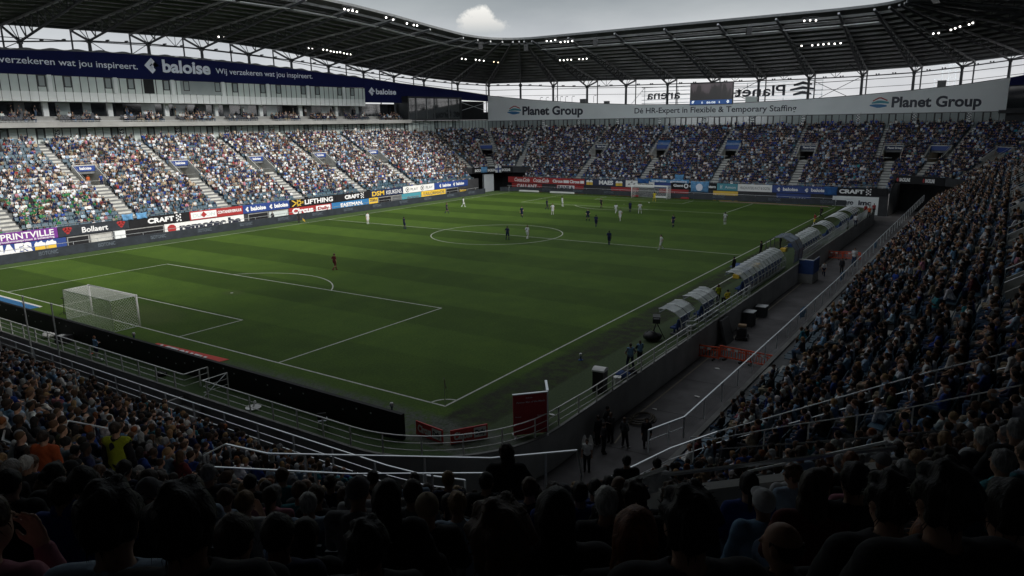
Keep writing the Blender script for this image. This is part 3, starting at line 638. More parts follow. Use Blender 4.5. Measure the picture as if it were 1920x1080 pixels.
for n_, (a, b) in enumerate(zip(js[:-1], js[1:])):
    A, B = Vector((*a[1], a[4])), Vector((*b[1], b[4]))
    w = MB(); w.tube([A, B], .11, 6)
    A2, B2 = Vector((*a[2], a[5]-2.2)), Vector((*b[2], b[5]-2.2)); w.tube([A2, B2], .07, 5); w.tube([A2-Vector((0, 0, 1.6)), B2-Vector((0, 0, 1.6))], .05, 5)
    for f in (.3, .62): q = A.lerp(B, f); w.box(q.x-.35, q.x-.1, q.y-.15, q.y+.15, q.z+.12, q.z+.32); w.box(q.x+.1, q.x+.35, q.y-.15, q.y+.15, q.z+.12, q.z+.32)
    w.build('tie_beam', K['steel'], RF)
    if n_ in (1, 4, 16, 19, 20, 21): # trussed bays
        w = MB(); Mm = A.lerp(B, .5); U0, U1, U2 = (Vector((*a[1], a[4]+2.4)), Vector((*b[1], b[4]+2.4)), None)
        w.tube([A.lerp(B, .25)+Vector((0, 0, 2.5)), Mm, A.lerp(B, .75)+Vector((0, 0, 2.5))], .07, 5); w.tube([Mm, Mm+Vector((0, 0, 2.6))], .05, 5)
        w.tube([A, A.lerp(B, .25)+Vector((0, 0, 2.5))], .07, 5); w.tube([B, A.lerp(B, .75)+Vector((0, 0, 2.5))], .07, 5); w.build('bracing', K['steel'], RF)
    if n_ in (1, 3, 9, 19, 21, 27):
        w = MB(); z0 = 18. if a[1][1] > 100 else 23.; A3, B3 = Vector((*a[1], z0)), Vector((*b[1], z0))
        w.tube([A, B3], .06, 5); w.tube([A3, B], .06, 5); w.build('bracing', K['steel'], RF)
# ------------------------------------------------------------------ floodlights under the roof
def bearing(u, v): return Vector(fw+rt2*(u-960)/F_PX-up2*(v-540)/F_PX).normalized()
LAMPS = [('above the left banner, nearest the picture edge', [(8, 45), (24, 45), (38, 46), (52, 47), (66, 47), (90, 50), (103, 51)]), ('pair over the middle of the blue banner', [(410, 69), (419, 70)]),
 ('long row over the far half of the blue banner', [(579, 90), (586, 91), (600, 92), (606, 93), (613, 94), (620, 96), (626, 97), (632, 98), (638, 98), (645, 100), (651, 101), (657, 102)]),
 ('upper row by the left roof edge', [(646, 17), (653, 19), (661, 20), (669, 22)]), ('pair by the left roof edge', [(724, 33), (737, 37)]), ('row of three by the left roof edge', [(763, 44), (776, 47), (782, 48)]),
 ('row in the far left roof corner', [(866, 110), (873, 111), (892, 112), (899, 113), (907, 114)]), ('orange pair in the far roof corner', [(926, 116), (934, 117)]),
 ('row by the far roof edge', [(1025, 77), (1033, 77), (1041, 75), (1051, 79), (1059, 78), (1065, 78), (1073, 77)]), ('lower row under the far roof', [(1050, 113), (1057, 113), (1064, 112), (1071, 112), (1086, 111), (1093, 111), (1100, 110)]),
 ('trio high by the far roof edge', [(1508, 39), (1519, 38), (1530, 38)]), ('row at the right end of the far roof', [(1503, 86), (1523, 85), (1534, 84), (1544, 83), (1554, 82), (1565, 82), (1576, 81)]),
 ('slanting row under the right roof', [(1750, 63), (1760, 62), (1783, 56), (1791, 53), (1800, 50), (1817, 46), (1824, 43)])]
ORD = ['first', 'second', 'third', 'fourth', 'fifth', 'sixth', 'seventh', 'eighth', 'ninth', 'tenth', 'eleventh', 'twelfth', 'thirteenth', 'fourteenth', 'fifteenth', 'sixteenth', 'seventeenth', 'eighteenth', 'nineteenth', 'twentieth']
def lampmesh(mt):
    b = MB(); n = 12
    ring = lambda r, y: [(r*math.cos(2*math.pi*k/n), y, r*math.sin(2*math.pi*k/n)) for k in range(n)]
    vs = ring(.22, 0)+ring(.22, -.12)+ring(.16, -.34); fs = [(k, (k+1) % n, n+(k+1) % n, n+k) for k in range(n)]+[(n+k, n+(k+1) % n, 2*n+(k+1) % n, 2*n+k) for k in range(n)]+[tuple(range(2*n, 3*n))]
    b.add(vs, fs, 0); b.box(-.36, -.31, -.2, -.1, -.1, .55, 0); b.box(.31, .36, -.2, -.1, -.1, .55, 0); b.box(-.36, .36, -.2, -.1, .5, .56, 0)
    me1 = b.mesh('lamp_housing', K['lampbody'])
    c = MB(); c.add([(.15*math.cos(2*math.pi*k/n), .012, .15*math.sin(2*math.pi*k/n)) for k in range(n)], [tuple(range(n))]); return me1, c.mesh('lens', mt)
LM = {0: lampmesh(K['lamp']), 1: lampmesh(K['lampwarm'])}
for where, pts in LAMPS:
    for n_, (u, v) in enumerate(pts):
        d = bearing(u, v); h = DECK.ray_cast(Vector(CAM), d)
        if h[0] is None: print('no deck', where, u, v); continue
        q = h[0]-d*(1.3/max(.12, abs(d.z)) if abs(d.z) > .12 else 7.0)
        o = thing('floodlight', '', '', q, group='floodlights under the roof')
        setp(o, f'lit round floodlight, {ORD[n_]} of the {where}' if len(pts) > 2 else f'lit round floodlight, {("left", "right")[n_]} one of the {where}', 'floodlight', 'floodlights under the roof')
        tgt = Vector((CAM[0], CAM[1], CAM[2]))-q; tgt = tgt.normalized()*.75+(Vector((-33, 52, 0))-q).normalized()*.25
        o.rotation_euler = tgt.to_track_quat('Y', 'Z').to_euler()
        w = 1 if 'orange' in where else 0
        put('lamp_housing', LM[w][0], o); put('lens', LM[w][1], o)
for n_, (u, v, lab) in enumerate(((811, 91, 'black loudspeaker box hanging under the left roof'), (901, 80, 'black loudspeaker box in the far left roof corner'), (986, 83, 'black loudspeaker box at the left end of the far roof edge'), (1116, 72, 'black loudspeaker box in the middle of the far roof edge'), (1405, 51, 'black loudspeaker box towards the right of the far roof edge'))):
    d = bearing(u, v); h = DECK.ray_cast(Vector(CAM), d); q_ = h[0]-d*3.2
    o = thing('loudspeaker', lab, 'loudspeaker', q_, .6, 'loudspeakers under the roof')
    q = MB()
    for k in range(3): q.box(-.45, .45, -.35+.1*k, .35+.1*k, -.45*k-.42, -.45*k)
    q.build('cabinet', K['plastic'], o); q = MB(); q.tube([(-.3, 0, 0), (-.3, 0, 1.2)], .03, 4); q.tube([(.3, 0, 0), (.3, 0, 1.2)], .03, 4); q.build('bracket', K['steel'], o)
for a, b in zip(js[:-1], js[1:]):
    p0, p1 = Vector(deck_pt(a, .115, -1.15)), Vector(deck_pt(b, .115, -1.15))
    if (p1-p0).length > 4:
        q = MB(); q.bar(p0.lerp(p1, .04), p0.lerp(p1, .96), .9, .06); q.bar(p0.lerp(p1, .04)+Vector((0, 0, .9)), p0.lerp(p1, .96)+Vector((0, 0, .9)), .05, .05); q.build('catwalk', K['galv'], RF)
# ================================================================== LETTERING
_fc = bpy.data.curves.new('font', 'FONT')
TXT = {}
def textmesh(s_, bold=0., shear=0., sp=1.):
    k = (s_, bold, shear, sp)
    if k in TXT: return TXT[k]
    _fc.body = s_; _fc.size = 1; _fc.offset = bold; _fc.shear = shear; _fc.extrude = 0; _fc.resolution_u = 4; _fc.space_character = sp
    o = bpy.data.objects.new('t', _fc); COL.objects.link(o); dg = bpy.context.evaluated_depsgraph_get(); dg.update()
    me = bpy.data.meshes.new_from_object(o.evaluated_get(dg)); v = np.empty(len(me.vertices)*3); me.vertices.foreach_get('co', v); v = v.reshape(-1, 3)
    fs = [tuple(p.vertices) for p in me.polygons]; bpy.data.objects.remove(o); bpy.data.meshes.remove(me); TXT[k] = (v, fs); return v, fs
CAPH = textmesh('H')[0][:, 1].max()
def letters(par, s_, f, s0, s1, zb, h, mt, off=.01, bold=.012, shear=0., mirror=False, name='lettering', zb1=None, sp=1., slope=None):
    v, fs = textmesh(s_, bold, shear, sp); x0, x1 = v[:, 0].min(), v[:, 0].max(); m = MB(); vv = []
    for x, y, _ in v:
        q = (x-x0)/(x1-x0); q2 = 1-q if mirror else q; s = s0+(s1-s0)*q2; z = zb+((zb1-zb)*q2 if zb1 is not None else 0)+y/CAPH*h
        vv.append(f(s, z, off))
    # a thin solid letter: front, back and rim
    n = len(vv); back = []
    for x, y, _ in v:
        q = (x-x0)/(x1-x0); q2 = 1-q if mirror else q; s = s0+(s1-s0)*q2; z = zb+((zb1-zb)*q2 if zb1 is not None else 0)+y/CAPH*h
        back.append(f(s, z, off-.006))
    ed = {}
    for fc in fs:
        for i in range(len(fc)):
            a, b = fc[i], fc[(i+1) % len(fc)]; ed[(a, b)] = ed.get((a, b), 0)+1
    rim = [(a, b, b+n, a+n) for (a, b) in ed if (b, a) not in ed]
    m.add(vv+back, fs+rim); return m.build(name, K[mt] if isinstance(mt, str) else mt, par)
def shape(par, f, pts, mt, off=.012, name='emblem'):
    m = MB(); n = len(pts); m.add([f(s, z, off) for s, z in pts]+[f(s, z, off-.008) for s, z in pts], [tuple(range(n))]+[(i, (i+1) % n, (i+1) % n+n, i+n) for i in range(n)]); return m.build(name, K[mt] if isinstance(mt, str) else mt, par)
def diamond(par, f, s, z, r, mt, off):   # lozenge outline with a notch
    m = MB()
    def q(a, b, c, d): m.quad(*[f(s+x*r, z+y*r, off) for x, y in (a, b, c, d)])
    w = .36
    q((-1, 0), (-1+2*w, 0), (0, 1-2*w), (0, 1)); q((0, 1), (0, 1-2*w), (.45, .55-2*w+.0), (1, 0)); q((-1, 0), (0, -1), (0, -1+2*w), (-1+2*w, 0)); q((0, -1), (.5, -.5), (.15, -.15), (0, -1+2*w)); q((1, 0), (.45, -.17), (.1, .17), (.45, .55)); q((.1, .17), (-.25, -.15), (0, -.4), (.3, -.1))
    return m.build('emblem', K[mt], par)
letters(BL, 'Wij verzekeren wat jou inspireert.', fL, 23.6, 47.1, 24.72, .95, 'lettergrey', .135, .006)
for p in (BL,):
    diamond(p, fL, 49.6, 25.45, 1.3, 'lettergrey', .13); letters(p, 'baloise', fL, 51.5, 60.7, 24.55, 1.95, 'lettergrey', .135, .035); letters(p, 'Wij verzekeren wat jou inspireert.', fL, 61.8, 84.5, 24.72, .95, 'lettergrey', .135, .006)
diamond(BC, fC, 1.9, 22.55, .95, 'lettergrey', .15); letters(BC, 'baloise', fC, 3.1, 9.1, 22.0, 1.15, 'lettergrey', .155, .03)
def hexlogo(par, f, s, z, w, h, off):
    q = lambda pts, mt: shape(par, f, [(s+a*w, z+b*h) for a, b in pts], mt, off)
    q([(-.35, .22), (-.05, .5), (.1, .5), (.42, .24), (.42, .12), (.08, .38), (-.02, .38), (-.35, .1)], 'red'); q([(-.4, .02), (-.1, .2), (.1, .2), (.5, .05), (.5, -.12), (.05, -.06), (-.4, -.1)], 'ink' if False else 'teal'); q([(-.5, -.2), (-.2, -.14), (.1, -.16), (.4, -.26), (.4, -.4), (.05, -.5), (-.1, -.5), (-.5, -.3)], 'skyblue')
hexlogo(BF, fF, 8.6, 18.35, 4.3, 2.2, .165); letters(BF, 'Planet Group', fF, 11.2, 29.2, 17.12, 2.0, 'ink', .165, .035, zb1=16.85)
letters(BF, 'Dé HR-Expert in Flexible & Temporary Staffing', fF, 43.1, 80.0, 16.8, 1.2, 'ink', .165, .014, zb1=16.55)
hexlogo(BF, fF, 95.6, 17.8, 3.4, 2.0, .165); letters(BF, 'Planet Group', fF, 97.8, 112.7, 16.9, 1.85, 'ink', .165, .035, zb1=16.7)
# vomitory names
for sec, c, v, (t0, t1, d, zt) in VOMS:
    r = 1 if sec in SEC else ARC[sec][2]+d
    def fv(s_, z, off, sec=sec, t0=t0, t1=t1, d=d): 
        q = s_ if sec in ('L', 'F') else 1-s_
        if sec in ('LF', 'FR'): q = 1-s_
        return P(sec, t0+(t1-t0)*q, d-off, z)
    if sec in ('L', 'LF'): letters(v, '◆ baloise' if False else 'baloise', fv, .3, .8, zt+.2, .4, 'letter', .01, .03)
    elif sec in ('F', 'FR') and not (sec == 'F' and c in (-40.4, -24.8)): letters(v, 'Planet Group', fv, .2, .9, zt+.2, .33, 'letter', .01, .02)
# block numbers on the concourse walls
for n_, s_ in enumerate(range(3, 98, 10)):
    f = lambda a, b, off, s_=s_: fL(s_+(b-.5)*.8, 15.2-a*2.0, off)
    q = MB(); pbox(q, fL, s_-.35, s_+.35, 13.2, 15.25, .06, .12); w = q.build('number_panel', K['panel2'], HB); letters(w, str(527-n_), f, .05, .75, .08, .8, 'ink', .13, .03)
for n_, s_ in enumerate([7.5, 17.6, 28, 38.7, 49.5, 60.2, 71, 81.5, 92, 102, 111]):
    f = lambda a, b, off, s_=s_: fF(s_+(b-.5)*.8, 15.6-a*2.0, off)
    q = MB(); pbox(q, fF, s_-.35, s_+.35, 13.6, 15.55, .02, .12); w = q.build('number_panel', K['panel2'], FW); letters(w, str(517-n_), f, .05, .75, .08, .8, 'ink', .13, .03)
# ------------------------------------------------------------------ scoreboard and the sign seen from behind
SB = thing('scoreboard', 'wide video scoreboard under the far roof with a blue score strip', 'scoreboard')
sf = lambda s_, z, off=0.: (-37.4+s_, 134.0-off, z)
q = MB(); q.box(-37.5, -27.8, 134.0, 134.6, 18.3, 23.0); q.build('casing', K['plastic'], SB)
def screen_mat():
    m = bpy.data.materials.new('video_screen'); m.use_nodes = True; n, l = m.node_tree.nodes, m.node_tree.links; b = n['Principled BSDF']; t = n.new('ShaderNodeTexCoord')
    z = n.new('ShaderNodeTexNoise'); z.inputs['Scale'].default_value = .35; z.inputs['Detail'].default_value = 6; mp_ = n.new('ShaderNodeMapping'); mp_.inputs['Scale'].default_value = (2.2, 1, .6); l.new(t.outputs['Object'], mp_.inputs[0]); l.new(mp_.outputs[0], z.inputs['Vector'])
    sp = n.new('ShaderNodeSeparateXYZ'); l.new(t.outputs['Object'], sp.inputs[0]); ad = n.new('ShaderNodeMath'); ad.operation = 'MULTIPLY_ADD'; l.new(sp.outputs[2], ad.inputs[0]); ad.inputs[1].default_value = .09; ad.inputs[2].default_value = -1.88
    a2 = n.new('ShaderNodeMath'); l.new(z.outputs[0], a2.inputs[0]); l.new(ad.outputs[0], a2.inputs[1])
    c = ramp(n, l, a2.outputs[0], [(.42, (.012, .009, .009)), (.56, (.035, .022, .022)), (.62, (.19, .14, .16)), (.75, (.26, .20, .23))]); b.inputs['Base Color'].default_value = (.01, .01, .01, 1); l.new(c, b.inputs['Emission Color']); b.inputs['Emission Strength'].default_value = .22; b.inputs['Roughness'].default_value = .3
    return m
q = MB(); q.quad(sf(0, 19.35, .01), sf(9.5, 19.35, .01), sf(9.5, 22.9, .01), sf(0, 22.9, .01)); q.build('screen', screen_mat(), SB)
q = MB(); q.quad(sf(0, 18.4, .01), sf(9.5, 18.4, .01), sf(9.5, 19.34, .01), sf(0, 19.34, .01)); st_ = q.build('score_strip', mat('score_strip_blue', (.01, .05, .2), .4, emit=(.02, .08, .26), es=.5), SB)
lw = mat('score_digits', (.8, .8, .8), .4, emit=(.7, .8, .9), es=.7)
for t_, a, b in (('0', 2.6, 2.95), ('86:08', 3.8, 5.8), ('1', 6.6, 6.8)): letters(st_, t_, sf, a, b, 18.6, .42, lw, .02, .02)
shape(st_, sf, [(.7, 18.65), (1.0, 19.2), (.7, 19.25), (.4, 19.1), (.35, 18.7)], lw, .02); shape(st_, sf, [(8.5, 18.55), (8.9, 18.7), (8.85, 19.1), (8.55, 19.3), (8.25, 18.9)], lw, .02)
RS = thing('rooftop_sign', 'large mirrored rooftop sign of black letters on a white scaffold seen from behind', 'sign')
rf = lambda s_, z, off=0.: (-52.1+s_, 142-off, z)
fr_ = MB()
for z in (19.2, 20.0, 21.0, 22.0, 22.95): fr_.bar(rf(-.8, z), rf(41.2, z), .12, .16)
for s_ in (0, 8.5, 25, 33, 41): fr_.bar(rf(s_, 16), rf(s_, 23), .12, .12)
fr_.bar(rf(-3.5, 19.2), rf(0, 23), .1, .1); fr_.build('scaffold', K['rail'], RS)
letters(RS, 'arena', rf, .7, 9.2, 20.15, 2.0, 'ink', .25, .015, mirror=True); letters(RS, 'Planet', rf, 22.3, 33.4, 20.1, 2.1, 'ink', .25, .015, mirror=True)
for z, w in ((22.3, 1.9), (21.3, 2.6), (20.3, 1.9)): shape(RS, rf, [(37-w, z), (37, z+.55), (37+w, z+.05), (37+w, z-.3), (37, z-.1), (37-w, z-.4)], 'ink', .25)
# things on the parapets
for n_, (x, y, z, w, h, lab) in enumerate(((-65.5, 135.2, 19.5, 1.4, 1.0, 'small grey cabinet on the left part of the white banner parapet'), (-59, 135.2, 19.2, 1.1, .6, 'low dark box on the white banner parapet near the far columns'), (-24, 135.2, 18.6, 2.4, 1.0, 'white cabinet on the parapet right of the scoreboard'), (11.6, 135.2, 20.2, 1.4, 1.3, 'square plant cabinet on the rising right part of the white parapet'))):
    q = MB(); q.box(-w/2, w/2, -.5, .5, 0, h); q.box(-w/2-.05, w/2+.05, -.55, .55, h, h+.08); q.box(-w*.3, w*.3, -.52, -.505, h*.25, h*.75); o = q.build('roof_cabinet', K['panel'] if 'white' in lab[:6] else K['steel2']); o.location = (x, y, z); setp(o, lab, 'cabinet', 'cabinets on the far parapet')
for n_, x in enumerate((-78, -76.2, -73.5, -72, -70.5, -68.6, -62.5)):
    o = thing('camera_mast', f'{ORD[n_]} small curved lamp arm on the left end of the white banner', 'lamp arm', (x, 135, 20.4), group='small curved arms on the white banner'); q = MB(); q.tube([(0, 0, -.8), (0, 0, .7), (.15, 0, .95), (.45, 0, .95)], .05, 5); q.box(.4, .7, -.1, .1, .85, .98); q.build('arm', K['steel'], o)
CT = thing('harbour_crane', 'faint lattice masts of a distant crane beyond the right part of the far stand', 'crane', (-7, 420, 0))
q = MB()
for x, h in ((-6, 33), (-3, 42), (0, 44), (3, 43), (6, 34)):
    q.tube([(x, 0, -2), (x, 0, h)], .25, 4)
for z in (30, 34, 38, 41): q.tube([(-7, 0, z), (6, 0, z)], .18, 4)
for z in (26, 31, 36): q.tube([(-3, 0, z), (3, 0, z+6)], .15, 4)
q.build('lattice', K['galv'], CT)
# ================================================================== ADVERTISING BOARDS
def gL(s_, z, off=0.): return (-76.78+off, s_, z)
def gF(s_, z, off=0.): return (s_, 112.98-off, z)
def board(f, a, b, z0, z1, mt, label, texts=(), group=None, off=.12):
    o = thing('advertising_board', label, 'board', f((a+b)/2, z0, 0), group=group)
    q = MB(); pbox(q, f, a, b, z0, z1, .02, off); w = q.build('panel', K[mt], o); w.matrix_parent_inverse = Matrix.Translation(o.location).inverted()
    for t in texts:
        s_, x0, x1, zb, h, m_ = t[:6]; bold = t[6] if len(t) > 6 else .03
        l_ = letters(o, s_, f, x0, x1, zb, h, m_, off+.02, bold); l_.matrix_parent_inverse = Matrix.Translation(o.location).inverted()
    return o
def deco(o, f, pts, mt, off=.15):
    w = shape(o, f, pts, mt, off); w.matrix_parent_inverse = Matrix.Translation(o.location).inverted()
def dia(o, f, s_, z, r, mt='letter'):
    w = diamond(o, f, s_, z, r, mt, .15); w.matrix_parent_inverse = Matrix.Translation(o.location).inverted()
def fill(o, f, a, b, z0, z1, mt, off=.13):
    q = MB(); pbox(q, f, a, b, z0, z1, off-.008, off); w = q.build('inset', K[mt], o); w.matrix_parent_inverse = Matrix.Translation(o.location).inverted()
def beer(o, f, s_, z, w, h):
    deco(o, f, [(s_-w/2, z), (s_+w/2, z), (s_+w/2*.95, z+h*.6), (s_-w/2*.95, z+h*.6)], 'yellow', .15)
    deco(o, f, [(s_-w*.52, z+h*.55), (s_+w*.52, z+h*.55), (s_+w*.5, z+h*.8), (s_+w*.3, z+h*.85), (s_+w*.2, z+h), (s_-w*.15, z+h*.88), (s_-w*.3, z+h*.98), (s_-w*.5, z+h*.75)], 'letter', .165)
GU = 'upper row of boards on the front of the main stand'; GD = 'lower row of boards along the main stand'
A0, A1 = 1.45, 2.78
board(gL, 2, 15.2, A0, A1, 'purple', 'purple advertising board with white outline capitals at the near end of the upper row', [('PRINTVILLE', 8.7, 14.75, 1.88, .72, 'letter', .02), ('grootformaatprinten & belettering', 8.4, 14.75, 1.55, .24, 'letter', .01)], GU)
o = board(gL, 15.25, 24.5, A0, A1, 'ledboard', 'dark grey board with a rounded white name between two red grape clusters', [('Bollaert', 18.2, 21.6, 1.7, .68, 'letter', .02)], GU)
for s_ in (16.4, 23.4):
    for a, b in ((-.35, .85), (0, .9), (.35, .85), (-.2, .6), (.2, .6), (0, .35)): deco(o, gL, [(s_+a+.24*math.cos(k*.785), 1.55+b+.2*math.sin(k*.785)) for k in range(8)], 'red')
def craftdots(o, f, s_, z, k):
    for a, b in ((0, 0), (.35, .28), (.35, -.28), (.7, .05), (.05, .5), (.05, -.5), (.75, .55), (.75, -.5)): deco(o, f, [(s_+a*k+.16*k*math.cos(q*.785), z+b*k+.16*k*math.sin(q*.785)) for q in range(8)], 'letter')
o = board(gL, 24.55, 33.65, A0, A1, 'black', 'black board with a white sports word and dots beside the grape board', [('CRAFT', 27.2, 31.2, 1.8, .62, 'letter', .05)], GU); craftdots(o, gL, 31.6, 2.1, .8)
o = board(gL, 33.7, 42.9, A0, A1, 'red', 'red board with a boxed word beside white capitals on the upper row', [('CONTAINERVERHUUR', 38.4, 42.7, 1.95, .42, 'letter', .03)], GU); fill(o, gL, 33.9, 38.2, 1.6, 2.6, 'letter')
o2 = letters(o, 'DUMON', gL, 34.2, 37.9, 1.85, .5, 'panel', .15, .02); o2.matrix_parent_inverse = Matrix.Translation(o.location).inverted(); deco(o, gL, [(36, 1.7), (36.5, 2.1), (36, 2.6), (35.5, 2.1)], 'red', .17)
o = board(gL, 42.95, 52.1, A0, A1, 'bluebright', 'blue board with a twice repeated white emblem and name at mid upper row', [('baloise', 44.4, 47.3, 1.82, .62, 'letter', .04), ('baloise', 49.0, 51.8, 1.82, .62, 'letter', .04)], GU); dia(o, gL, 43.8, 2.08, .42); dia(o, gL, 48.4, 2.08, .42)
o = board(gL, 52.15, 62.4, A0, A1, 'black', 'black board with a yellow crossed emblem and tall white capitals', [('LIFTHING', 55.4, 61.8, 1.75, .75, 'letter', .03)], GU)
for a, b in (((52.5, 1.6), (54.4, 2.65)), ((52.5, 2.65), (54.4, 1.6)), ((53.6, 1.6), (55, 2.3)), ((53.6, 2.65), (55, 2.0))): deco(o, gL, [(a[0], a[1]), (a[0]+.35, a[1]), (b[0]+.2, b[1]), (b[0]-.15, b[1])], 'yellow')
o = board(gL, 62.45, 71.3, A0, A1, 'black', 'black board with white sports word and dots past the yellow emblem', [('CRAFT', 64.7, 68.4, 1.8, .62, 'letter', .05)], GU); craftdots(o, gL, 68.8, 2.1, .8)
board(gL, 71.35, 80.4, A0, A1, 'navy', 'navy board with gold initials and slim white capitals', [('DSM', 71.7, 75.0, 1.7, .8, 'yellow', .03), ('KEUKENS.', 75.6, 80.1, 1.7, .75, 'letter', .0)], GU)
o = board(gL, 80.45, 90.1, A0, A1, 'white', 'white board with two round play buttons and thin grey words', [('PLAY', 82.7, 84.9, 1.85, .5, 'steel2', .0), ('PLAY', 87.4, 89.6, 1.85, .5, 'steel2', .0)], GU)
for s_ in (81.7, 86.3):
    deco(o, gL, [(s_+.55*math.cos(k*.5236), 2.1+.5*math.sin(k*.5236)) for k in range(12)], 'black', .15); deco(o, gL, [(s_+.42*math.cos(k*.5236), 2.1+.38*math.sin(k*.5236)) for k in range(12)], 'white', .165); deco(o, gL, [(s_-.15, 1.85), (s_+.3, 2.1), (s_-.15, 2.35)], 'black', .18)
o = board(gL, 90.15, 101.8, A0, A1, 'bluebright', 'blue board with repeated white emblem and name at the main stand far corner', [('baloise', 92.9, 95.7, 1.82, .6, 'letter', .04), ('baloise', 97.6, 100.4, 1.82, .6, 'letter', .04)], GU); dia(o, gL, 92.2, 2.08, .42); dia(o, gL, 96.9, 2.08, .42)
L0, L1 = -1.3, 1.36
o = board(gL, 3, 16.1, L0, L1, 'bluebright', 'big blue board with white capitals and two frothy golden beer glasses', [('MAES', 7.3, 12.0, -.05, 1.25, 'letter', .07)], GD, .08)
for s_ in (12.9, 14.2): beer(o, gL, s_, -.05, 1.25, 1.35)
board(gL, 29.6, 43.0, L0, L1, 'white', 'big white board with a red target emblem and rounded black lowercase letters', [('remotec.be', 31.9, 42.4, .12, 1.0, 'ink', .06)], GD, .08)
deco(bpy.data.objects['advertising_board.'+str(len([o for o in bpy.data.objects if o.name.startswith('advertising_board')])-1).zfill(3)], gL, [(30.7+.7*math.cos(k*.5236), .62+.62*math.sin(k*.5236)) for k in range(12)], 'red', .1)
o = board(gL, 51.9, 61.4, L0, L1, 'red', 'red board with large white letters and a boxed word below the yellow crossed emblem', [('Circus', 52.6, 57.2, .36, .85, 'letter', .05)], GD, .08); fill(o, gL, 57.8, 61.1, .25, 1.2, 'letter'); o2 = letters(o, 'Daily', gL, 58.2, 60.8, .48, .5, 'red', .15, .05); o2.matrix_parent_inverse = Matrix.Translation(o.location).inverted()
board(gL, 61.45, 70.8, L0, L1, 'skyblue', 'sky blue board with slanted white capitals in the lower row', [('EASTMAN.', 63.6, 69.2, .45, .6, 'letter', .05)], GD, .08)
board(gL, 70.85, 73.2, L0, L1, 'yellow', 'small yellow board with black letters and a triangle', [('ZEBRA', 71.0, 73.0, .65, .5, 'ink', .02)], GD, .08)
board(gL, 80.0, 85.9, L0, L1, 'teal', 'dark teal board with faint marks below the play buttons', [('dailytix', 81.5, 85.2, .3, .45, 'ledtext', .02)], GD, .08)
board(gL, 86.0, 93.9, L0, L1, 'yellow', 'yellow board with slim black capitals in the lower row', [('TAILORMADE', 86.5, 93.4, .45, .65, 'ink', .0)], GD, .08)
board(gL, 98.3, 101.7, L0, .9, 'black', 'black panel with yellow script at the far end of the lower row', [('Selux', 98.8, 101.2, .3, .5, 'yellow', .02)], GD, .08)
# openings in the lower wall; shade inside dark ones painted as flat black panels
for n_, (a, b, mt, lab) in enumerate(((16.2, 19.0, 'black', 'black doorway panel beside the beer board'), (19.1, 22.1, 'stair', 'pale tunnel entrance with concrete walls beneath the grape board'), (23.7, 29.5, 'black', 'long black shutter between the pale pillar and the white board'), (43.8, 47.7, 'black', 'black doorway under the blue emblem board'), (47.8, 51.8, 'panel', 'beige shutter left of the red board'), (73.3, 77, 'black', 'black doorway beside the small yellow board'), (77.1, 79.9, 'steel2', 'grey shutter beside the dark teal board'), (94.0, 98.2, 'black', 'black doorway past the yellow board'))):
    o = thing('gate', lab, 'gate'); q = MB(); pbox(q, gL, a, b, L0, 1.3, .015, .04); q.build('panel', K[mt], o); q = MB(); pbox(q, gL, a, a+.12, L0, 1.32, .041, .1); pbox(q, gL, b-.12, b, L0, 1.32, .041, .1); pbox(q, gL, a+.12, b-.12, 1.2, 1.32, .041, .1); q.build('frame', K['concrete'], o)
o = thing('pillar', 'pale concrete pillar in the lower wall under the black sports board', 'pillar'); q = MB(); pbox(q, gL, 22.2, 23.65, L0, 1.34, .02, .5); pbox(q, gL, 22.1, 23.7, L0, L0+.4, .02, .6); q.build('shaft', K['panel2'], o)
# far stand
GFU = 'upper row of boards on the far stand'; GFD = 'lower row of boards on the far stand'
def swash(o, a, b, zb):
    o2 = letters(o, 'Coca-Cola', gF, a, b, zb, .75, 'letter', .14, .02, shear=.25); o2.matrix_parent_inverse = Matrix.Translation(o.location).inverted()
    deco(o, gF, [(a+.3, zb-.12), (a+2.4, zb-.02), (b-.2, zb-.14), (b-.2, zb-.18), (a+2.4, zb-.1)], 'letter')
o = board(gF, -73.2, -61.5, A0, A1, 'red', 'red board with two flowing white script names at the far left corner', (), GFU); swash(o, -71.4, -67.2, 1.8); swash(o, -66.2, -62, 1.8)
o = board(gF, -61.45, -52.9, A0, A1, 'red', 'red board with a repeated white word and boxed tag beside the script names', [('Circus', -61, -58.4, 1.8, .6, 'letter', .05), ('Circus', -56.6, -54.1, 1.8, .6, 'letter', .05)], GFU); fill(o, gF, -58.2, -56.8, 1.75, 2.35, 'letter'); fill(o, gF, -53.95, -53.0, 1.75, 2.35, 'letter')
o = board(gF, -52.85, -43.0, A0, A1, 'navy', 'navy board with white capitals between two groups of golden beer glasses', [('MAES', -49.3, -45.9, 1.75, .8, 'letter', .05)], GFU)
for s_ in (-52, -51.2, -44.9, -44.1): beer(o, gF, s_, 1.55, .75, 1.1)
o = board(gF, -42.95, -36.5, A0, A1, 'white', 'white board with small dark green leaf marks and grey letters behind the far crossbar', [('armann', -40.2, -36.8, 1.8, .55, 'steel2', .02)], GFU)
for s_, z in ((-42.2, 2.0), (-41.6, 2.45), (-41.0, 2.1), (-40.8, 1.75)): deco(o, gF, [(s_-.3, z-.1), (s_+.1, z-.12), (s_+.35, z+.1), (s_-.05, z+.12)], 'ink')
board(gF, -36.45, -32.9, A0, A1, 'bluebright', 'plain deep blue board right of the far crossbar', (), GFU)
